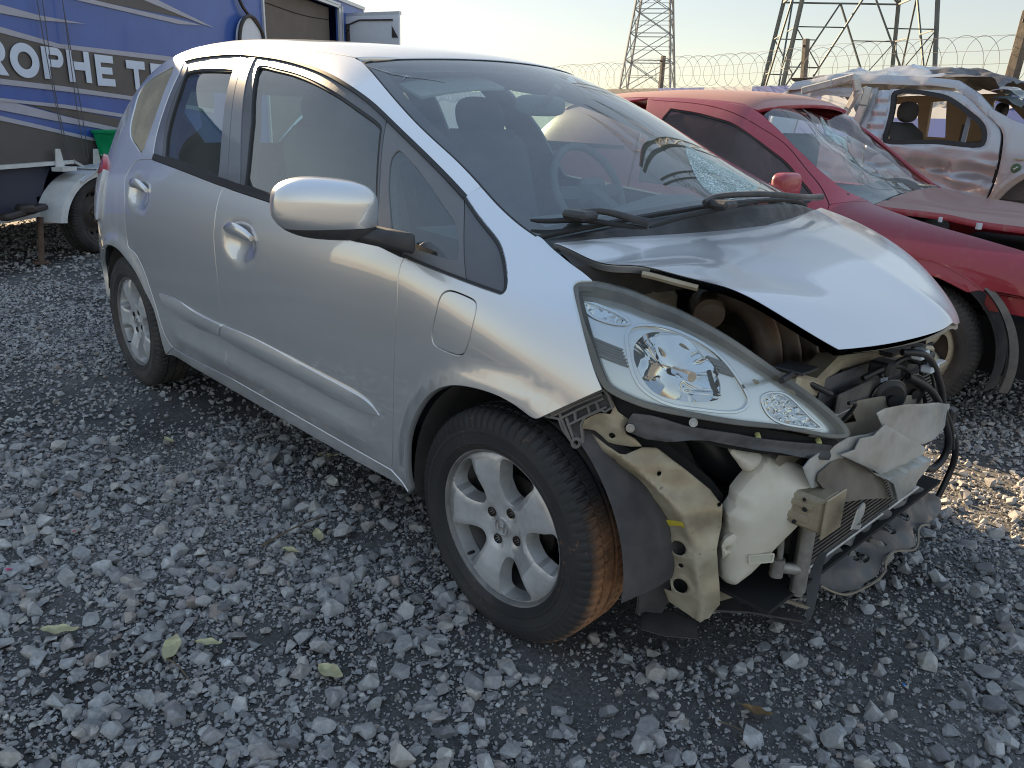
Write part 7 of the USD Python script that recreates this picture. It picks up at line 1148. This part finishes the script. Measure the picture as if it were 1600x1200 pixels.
# ================================================================ wall, wire, towers
FO, FD = np.array([-16.5, 18.4, 0]), np.array([.953, -.303, 0]); FNn = np.array([-.303, -.953, 0])
def fp(t, z, o=0.0): return FO + FD * t + FNn * o + [0, 0, z]
fen = thing('perimeter_wall', 'long blue and white painted yard wall behind the wrecked cars', 'wall')
segs = [(-30, -22, 'fence_blue'), (-22, -14, 'fence_white'), (-14, -8, 'fence_blue'), (-8, -2, 'fence_white'), (-2, 3.6, 'fence_grey'), (3.6, 5.6, 'fence_blue'), (5.6, 7.4, 'fence_white'), (7.4, 9.6, 'fence_blue'), (9.6, 13.58, 'fence_white'), (13.58, 19.0, 'fence_blue'), (19, 26, 'fence_white')]
for a, b, m in segs: put('wall_panel', slab(sbox(a + .004, 0, b - .004, 2.075), FO, FD, (0, 0, 1), .08, step=3, face=FO + FNn * 50), m, fen)
put('wall_band', slab(sbox(9.62, .95, 13.56, 1.44), FO + FNn * .081, FD, (0, 0, 1), .004, step=3, face=FO + FNn * 50), 'fence_blue', fen)
def wall_text(s, t, z, h, mat, depth=.086):
    m = meshkit.text_mesh(s, h, .004, True); v = np.array(m.vertices); put('wall_letter', (np.array([fp(t + a, z + b, depth + c) for a, b, c in v]), m.faces), mat, fen, smooth=False)
wall_text('C', 13.68, 1.64, .30, 'letter_white'); wall_text('o', 13.98, 1.64, .30, 'letter_white'); wall_text('C', 12.15, 1.66, .26, 'letter_grey', .0835); wall_text('o', 12.45, 1.66, .26, 'letter_grey', .0835)
for t, h, lean, w, lab in ((-6.0, .95, .02, .10, 'thin grey post over the wall above the silver car roof'), (3.45, .88, .01, .11, 'thin post in front of the distant slender pylon'), (8.9, 1.0, -.16, .12, 'leaning post left of the wrecked off-roader roof'), (13.62, 1.15, .10, .17, 'stout weathered post above the blue end of the wall'), (13.98, .80, .12, .15, 'shorter stout post at the right edge behind the wall'), (-12.0, .95, .0, .10, 'thin grey post behind the trailer end')):
    po = thing('wall_post', lab, 'post', group='posts carrying the razor wire'); put('post', cat(beam(fp(t, 1.5, -.10), fp(t + lean, 2.05 + h, -.10), w, w, r=.012)), 'post_wood', po)
    put('insulator', bx(fp(t + lean * .8, 2.0 + h * .9, -.02), (.04, .06, .05), .01), 'steel_dark', po)
rw = thing('razor_wire', 'coiled razor wire strung along the top of the yard wall', 'razor wire')
for a in np.arange(-16, 18, 2.0):
    n = 150; t = np.linspace(a, a + 2.0, n); ph = 2 * math.pi * t / .42; R_w = .375 + .02 * np.sin(t * 3.1)
    L_ = np.array([fp(tt + .05 * math.sin(p * .5), 2.47 + r * math.sin(p) - .02 * math.sin(tt), r * math.cos(p)) for tt, p, r in zip(t, ph, R_w)]); curves('coil', [L_], .008, 'wire_steel', rw)
curves('strand', [[fp(t, z + .03 * math.sin(t * .8), -.05) for t in np.linspace(-16, 18, 60)] for z in (2.40, 2.86, 2.62)], .007, 'wire_steel', rw)
def pylon(name, lab, c, base, top, H, rot, r, mat, levels, arms, detail=1):
    T = thing(name, lab, 'pylon', loc=c, group=None); cs, sn = math.cos(rot), math.sin(rot)
    W_ = lambda z: np.interp(z, [0, H * .62, H], [base, base * .34, top])
    def corner(k, z): a = W_(z) / 2; x, y = [(-a, -a), (a, -a), (a, a), (-a, a)][k]; return np.array([x * cs - y * sn, x * sn + y * cs, z])
    for k in range(4): put('leg', cat(*[beam(corner(k, a), corner(k, b), r * 1.5, r * 1.5) for a, b in ((0, H * .62), (H * .62, H))]), mat, T)
    br = []
    for i, (a, b) in enumerate(zip(levels[:-1], levels[1:])):
        for k in range(4):
            j = (k + 1) % 4; A, B, C_, D_ = corner(k, a), corner(j, a), corner(j, b), corner(k, b); M = (A + B) / 2; Mt = (C_ + D_) / 2
            br += [beam(D_, C_, r * .8, r * .8)]
            if i == 0: br += [beam(A, Mt, r * .8, r * .8), beam(B, Mt, r * .8, r * .8), beam((A + Mt) / 2, (A + D_) / 2, r * .5, r * .5), beam((B + Mt) / 2, (B + C_) / 2, r * .5, r * .5), beam((A + Mt) / 2, A * .25 + D_ * .75, r * .5, r * .5), beam((B + Mt) / 2, B * .25 + C_ * .75, r * .5, r * .5), beam((A + Mt) / 2 * .5 + Mt * .5, D_ * .75 + A * .25, r * .5, r * .5), beam((B + Mt) / 2 * .5 + Mt * .5, C_ * .75 + B * .25, r * .5, r * .5)]
            else: br += [beam(A, C_, r * .7, r * .7), beam(B, D_, r * .7, r * .7), beam((A + D_) / 2, (B + C_) / 2, r * .45, r * .45)]
    put('bracing', cat(*br), mat, T)
    for z, w in arms:
        ar = []
        for s in (-1, 1):
            for yy_ in (-.5, .5):
                a = np.array([s * W_(z) / 2 * cs - yy_ * W_(z) * sn, s * W_(z) / 2 * sn + yy_ * W_(z) * cs, z]); tip = np.array([s * w * cs, s * w * sn, z + .4]); up = a + [0, 0, 1.6]
                ar += [beam(a, tip, r, r), beam(up, tip, r, r)] + [beam(a + (tip - a) * q, up + (tip - up) * q2, r * .6, r * .6) for q, q2 in zip(np.linspace(0, .9, 8), np.linspace(.06, .96, 8))]
        put('cross_arm', cat(*ar), mat, T)
    return T
P2c = (CAM[0] + 58 * math.cos(math.radians(115.3)), CAM[1] + 58 * math.sin(math.radians(115.3)), 0); P1c = (CAM[0] + 140 * math.cos(math.radians(127.4)), CAM[1] + 140 * math.sin(math.radians(127.4)), 0)
pylon('lattice_pylon', 'big lattice pylon whose legs spread wide above the wrecked off-roader', P2c, 9.3, 1.8, 44, math.radians(38), .13, 'tower_steel', [0, 8.9, 15, 20, 24, 27.3], [(24, 9), (31, 8), (37, 6)])
pylon('lattice_pylon', 'slender distant lattice pylon left of the big one', P1c, 9.2, 1.4, 46, math.radians(30), .16, 'far_steel', [0, 5.5, 10, 14, 17.5, 20.5, 23.5, 26, 28.5], [(30, 9), (36, 8), (42, 6)])
def sag(a, b, s): t = np.linspace(0, 1, 40)[:, None]; a, b = np.array(a), np.array(b); q = a + (b - a) * t; q[:, 2] -= s * 4 * (t * (1 - t))[:, 0]; return q
wl_ = thing('power_line', 'thin overhead power cables crossing the pale sky', 'cable')
p1, p2 = np.array(P1c), np.array(P2c)
curves('cable', [sag(p1 + [dx, dx * .5, z], p2 + [dx, dx * .5, z2], 3) for dx, z, z2 in ((-8, 30, 24), (8, 30, 24), (-7, 36, 31), (7, 36, 31), (0, 46, 44))], .05, 'cable_dark', wl_)
curves('cable', [sag(p2 + [dx, dx * .5, z], np.array([70, 25, z + 2]) + [dx, dx * .5, 0], 4) for dx, z in ((-8, 24), (8, 24), (-7, 31), (7, 31), (0, 44))], .05, 'cable_dark', wl_)
curves('cable', [sag((-120, 120 + k * 4, 28 + k * 5), (60, 150 + k * 3, 30 + k * 5.5), 4) for k in range(4)] + [sag((-60, 30, 14 + k * 2.2), (40, 46, 15 + k * 2.6), 1.5) for k in range(3)], .055, 'cable_dark', wl_)
shed = thing('metal_shed', 'dark corrugated metal shed standing behind the photographer, mirrored in the car windows', 'shed', loc=(-17.6, -5.4, 0), rz=17)
gx = np.linspace(-5, 5, 161); cor = .05 * np.sign(np.sin(gx * 2 * math.pi / .5))
put('wall', grid_sheet(np.stack([np.stack([gx, 4 + cor, 0 * gx], -1), np.stack([gx, 4 + cor, 0 * gx + 3.2], -1)], 0)), 'shed_grey', shed, smooth=False)
put('roof', cat(grid_sheet(np.stack([np.stack([gx, 0 * gx + 4.5, 3.1 + cor], -1), np.stack([gx, 0 * gx, 4.9 + cor], -1)], 0)), grid_sheet(np.stack([np.stack([gx, 0 * gx, 4.9 + cor], -1), np.stack([gx, 0 * gx - 4.5, 3.1 + cor], -1)], 0))), 'shed_grey', shed, smooth=False)
put('gable', cat((np.array([[5, 4, 0], [5, -4, 0], [5, -4, 3.2], [5, 0, 4.8], [5, 4, 3.2]]), np.array([[0, 1, 2], [0, 2, 3], [0, 3, 4]])), (np.array([[-5, 4, 0], [-5, -4, 0], [-5, -4, 3.2], [-5, 0, 4.8], [-5, 4, 3.2]]), np.array([[0, 1, 2], [0, 2, 3], [0, 3, 4]]))), 'shed_grey', shed, smooth=False)

# ================================================================ ground and gravel
def gz(x, y): p = np.stack([np.asarray(x) * 1.1, np.asarray(y) * 1.1, np.zeros_like(np.asarray(x, float))], -1); return (.030 * (meshkit.fbm(p, 3, 21) - .5) + .012 * (meshkit.noise(p * 5, 4) - .5)) * np.exp(-(np.hypot(x, y) / 14) ** 4)
a = np.sinh(np.linspace(-6.2, 6.2, 331)); a = a / a.max() * 260
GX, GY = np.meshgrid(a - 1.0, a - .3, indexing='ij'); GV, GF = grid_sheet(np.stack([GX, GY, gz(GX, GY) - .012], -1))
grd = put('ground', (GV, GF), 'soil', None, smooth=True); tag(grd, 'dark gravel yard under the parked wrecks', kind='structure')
rng = np.random.default_rng(77)
def stone_proto(seed, n=14, flat=.62):
    r = np.random.default_rng(seed); p = r.normal(size=(n, 3)); p /= np.linalg.norm(p, axis=1, keepdims=True); p *= r.uniform(.78, 1.0, (n, 1)); p *= [1.0, r.uniform(.62, .95), flat * r.uniform(.7, 1.15)]
    h = trimesh.convex.convex_hull(p); return np.array(h.vertices) * .5, np.array(h.faces)
protos = [stone_proto(100 + k, 9 + k % 5) for k in range(12)]
def proj_px(P):
    d = P - CAM; z = d @ _F; z = np.where(z > .05, z, .05); return 800 + FPX * (d @ _R) / z, 600 - FPX * (d @ _U) / z
BARE = np.array([[0.005, -1.171], [0.31, -0.855], [0.363, -0.476], [0.22, -1.049], [-0.357, -1.267], [-2.075, -0.883], [0.208, -0.488], [0.081, -0.839], [-0.60, -0.80], [0.579, -0.145], [.62, -.62], [.8, -.35]]); BR = np.array([.17, .20, .22, .12, .10, .45, .20, .16, .12, .22, .16, .14])
def density(x, y):
    q = np.stack([x * 3, y * 3, 0 * x], -1); n = meshkit.fbm(q, 3, 31); d = np.clip((n - .26) / .2, .4, 1.0)
    b = np.max(np.exp(-((x[:, None] - BARE[:, 0]) ** 2 + (y[:, None] - BARE[:, 1]) ** 2) / BR ** 2), 1); b = b * np.clip(.4 + 1.2 * meshkit.noise(q * 2.2, 8), 0, 1)
    under = np.exp(-(((x + 1.2) / 2.0) ** 4 + (y / .75) ** 4)); return d * (1 - .88 * b) * (1 - .5 * under)
batches = [(0, 3.3, 30000, .0045, .010), (0, 3.3, 40000, .008, .026), (0, 3.3, 4200, .024, .075), (3.3, 6.5, 42000, .014, .036), (3.3, 6.5, 4500, .03, .055), (6.5, 13, 42000, .022, .052)]
allp = []
for r0, r1, n, s0, s1 in batches:
    az_ = rng.uniform(math.radians(92), math.radians(186), n * 2); rr2 = np.sqrt(rng.uniform(max(r0, .9) ** 2, r1 ** 2, n * 2)); x, y = CAM[0] + rr2 * np.cos(az_), CAM[1] + rr2 * np.sin(az_)
    u, v = proj_px(np.c_[x, y, 0 * x]); ok = (u > -70) & (u < 1670) & (v > 150) & (v < 1270) & (rng.uniform(size=len(x)) < np.maximum(density(x, y), .55 if s1 < .012 else 0)); x, y = x[ok][:n], y[ok][:n]; m = len(x)
    s = s0 * (s1 / s0) ** (rng.uniform(size=m) ** 1.9); allp.append(np.c_[x, y, s])
S = np.vstack(allp)
size_px = S[:, 2] / np.hypot(S[:, 0] - CAM[0], S[:, 1] - CAM[1]); u, v = proj_px(np.c_[S[:, :2], 0 * S[:, 0]])
vis = (u > 0) & (u < 1600) & (v < 1195) & ~((np.abs(S[:, 1]) < .80) & (S[:, 0] > -3) & (S[:, 0] < .45))
own = np.argsort(-size_px * vis)[:292]; rest = np.setdiff1d(np.arange(len(S)), own)
def rot(yaw, tx_, ty_):
    cy_, sy_, cx_, sx_, cz_, sz_ = np.cos(ty_), np.sin(ty_), np.cos(tx_), np.sin(tx_), np.cos(yaw), np.sin(yaw)
    return np.array([[cz_, -sz_, 0], [sz_, cz_, 0], [0, 0, 1]]) @ np.array([[cy_, 0, sy_], [0, 1, 0], [-sy_, 0, cy_]]) @ np.array([[1, 0, 0], [0, cx_, -sx_], [0, sx_, cx_]])
big = [(-1.307, -.762, .115, 1.0), (-.606, -.733, .075, .8), (-.029, -1.458, .062, .9), (.141, -1.124, .055, .7), (.722, -.567, .06, .7), (.514, -.816, .055, .8), (.202, -1.099, .05, .7), (.363, -.945, .06, .6)]
def own_stone(x, y, s, hgt, k):
    pv, pf = stone_proto(300 + k, 16, .66 * hgt + .2); R = rot(rng.uniform(0, 6.28), rng.normal(0, .25), rng.normal(0, .25)); q = pv * s @ R.T; q[:, 2] -= q[:, 2].min() + s * .10; put('stone', (q + [x, y, float(gz(x, y)) - .012], pf), 'stone', grd, smooth=25)
for k, (x, y, s, h) in enumerate(big): own_stone(x, y, s, h, k)
for k, i in enumerate(own): own_stone(*S[i, :3], 1.0 if S[i, 2] < .03 else .75, 20 + k)
pi = UsdGeom.PointInstancer.Define(stage, '/World/gravel'); tag(pi, 'loose grey crushed stone covering the yard', 'gravel', kind='stuff')
UsdGeom.Scope.Define(stage, '/World/gravel/pieces')
for k, (pv, pf) in enumerate(protos): put('piece', (pv, pf), 'stone', '/World/gravel/pieces', smooth=False)
pi.CreatePrototypesRel().SetTargets([Sdf.Path('/World/gravel/pieces/piece' + ('' if k == 0 else f'_{k:03d}')) for k in range(len(protos))])
Q = S[rest]; m = len(Q); hz = rng.normal(0, .28, m)
pi.CreateProtoIndicesAttr(Vt.IntArray.FromNumpy(rng.integers(0, len(protos), m).astype(np.int32)))
pi.CreatePositionsAttr(Vt.Vec3fArray.FromNumpy(np.c_[Q[:, 0], Q[:, 1], gz(Q[:, 0], Q[:, 1]) - .012 + Q[:, 2] * rng.uniform(.10, .30, m)].astype(np.float32)))
pi.CreateScalesAttr(Vt.Vec3fArray.FromNumpy((Q[:, 2:3] * rng.uniform(.85, 1.2, (m, 3))).astype(np.float32)))
yaw = rng.uniform(0, 2 * np.pi, m); tl = rng.normal(0, .35, m); ta = rng.uniform(0, 6.28, m)
qw = np.stack([np.cos(tl / 2) * np.cos(yaw / 2), np.sin(tl / 2) * np.cos(ta), np.sin(tl / 2) * np.sin(ta), np.cos(tl / 2) * np.sin(yaw / 2)], 1); qw /= np.linalg.norm(qw, axis=1, keepdims=True)
pi.CreateOrientationsAttr(Vt.QuathArray([Gf.Quath(float(a), float(b), float(c), float(d)) for a, b, c, d in qw]))
# ---- leaves, twigs, scraps
def leaf(x, y, yaw, s, mat, lab, curl=.25, w=.38):
    t = thing('dry_leaf', lab, 'leaf', loc=(x, y, float(gz(x, y)) + .012), rz=math.degrees(yaw)); u = np.linspace(-1, 1, 15); half = w * (1 - np.abs(u) ** 2.2) * (1 - .25 * u); G = np.stack([np.stack([u * s / 2, half * k * s / 2, s * (.10 * u ** 2 + curl * (half * abs(k)) ** 2 * 1.2 + .03 * np.sin(u * 7 + k))], -1) for k in (-1, -.5, 0, .5, 1)], 0)
    v, f = grid_sheet(G); put('blade', (np.vstack([v, v - [0, 0, .0008]]), np.vstack([f, f[:, ::-1] + len(v)])), mat, t, smooth=60); put('stalk', tube([(-s * .5, 0, s * .10), (-s * .68, s * .05, s * .05)], .0012, 5), 'twig', t)
leaf(-.44, -1.476, -.6, 0.098, 'leaf_dry', 'pale olive dry leaf on a thin broken stalk in the left foreground', w=.42); leaf(-.40, -1.40, .8, 0.065, 'leaf_dry', 'small curled leaf under the broken stalk in the left foreground', .6)
leaf(-.115, -1.236, .3, 0.075, 'leaf_dry', 'torn yellowish leaf lying flat on dark soil below the front wheel', w=.55); leaf(-.689, -1.65, .9, 0.091, 'leaf_dry', 'faded leaf upright among stones at the far left foreground', .4)
leaf(-.672, -.939, -.3, 0.078, 'leaf_dry', 'olive leaf beside the long twig under the door sill'); leaf(-.646, -1.046, .5, 0.058, 'leaf_dry', 'crumpled leaf just below the long twig', .7); leaf(-1.708, -.986, .2, 0.065, 'leaf_dry', 'pale leaf lying on the fine dust path behind the rear wheel'); leaf(.62, -.60, .4, 0.065, 'leaf_brown', 'brown leaf scrap in the right foreground gravel'); leaf(-1.18, -.60, .9, 0.078, 'leaf_dry', 'pale leaf in the shade beside the large brown stone under the sill')
def twig(pts, r, lab): t = thing('twig', lab, 'twig'); put('stick', tube(spline([(x, y, float(gz(x, y)) + z) for x, y, z in pts], 5), np.linspace(r, r * .5, (len(pts) - 1) * 5 + 1), 6), 'twig', t, smooth=60)
twig([(-.727, -1.096, .01), (-.75, -.98, .02), (-.771, -.864, .016)], .0035, 'long brown twig lying across the gravel below the front door'); twig([(-.411, -1.496, .012), (-.35, -1.49, .018), (-.294, -1.487, .006)], .0025, 'thin stalk broken off the pale leaf in the left foreground'); twig([(.576, -.69, .008), (.61, -.68, .012), (.638, -.675, .008)], .002, 'short pale twig on the dark soil in the right foreground')
for x, y, m, lab in ((-1.168, -1.479, 'red_plastic', 'small broken piece of red lamp plastic on the gravel at left'), (-1.072, -1.676, 'pink_plastic', 'tiny pink plastic scrap at the left edge of the gravel'), (.807, -.256, 'blue_plastic', 'tiny blue plastic scrap in the right foreground')):
    t = thing('plastic_scrap', lab, 'plastic scrap', loc=(x, y, float(gz(x, y)) + .012)); pv, pf = stone_proto(int(abs(x) * 1000), 8, .35); put('shard', (pv * .022, pf), m, t)
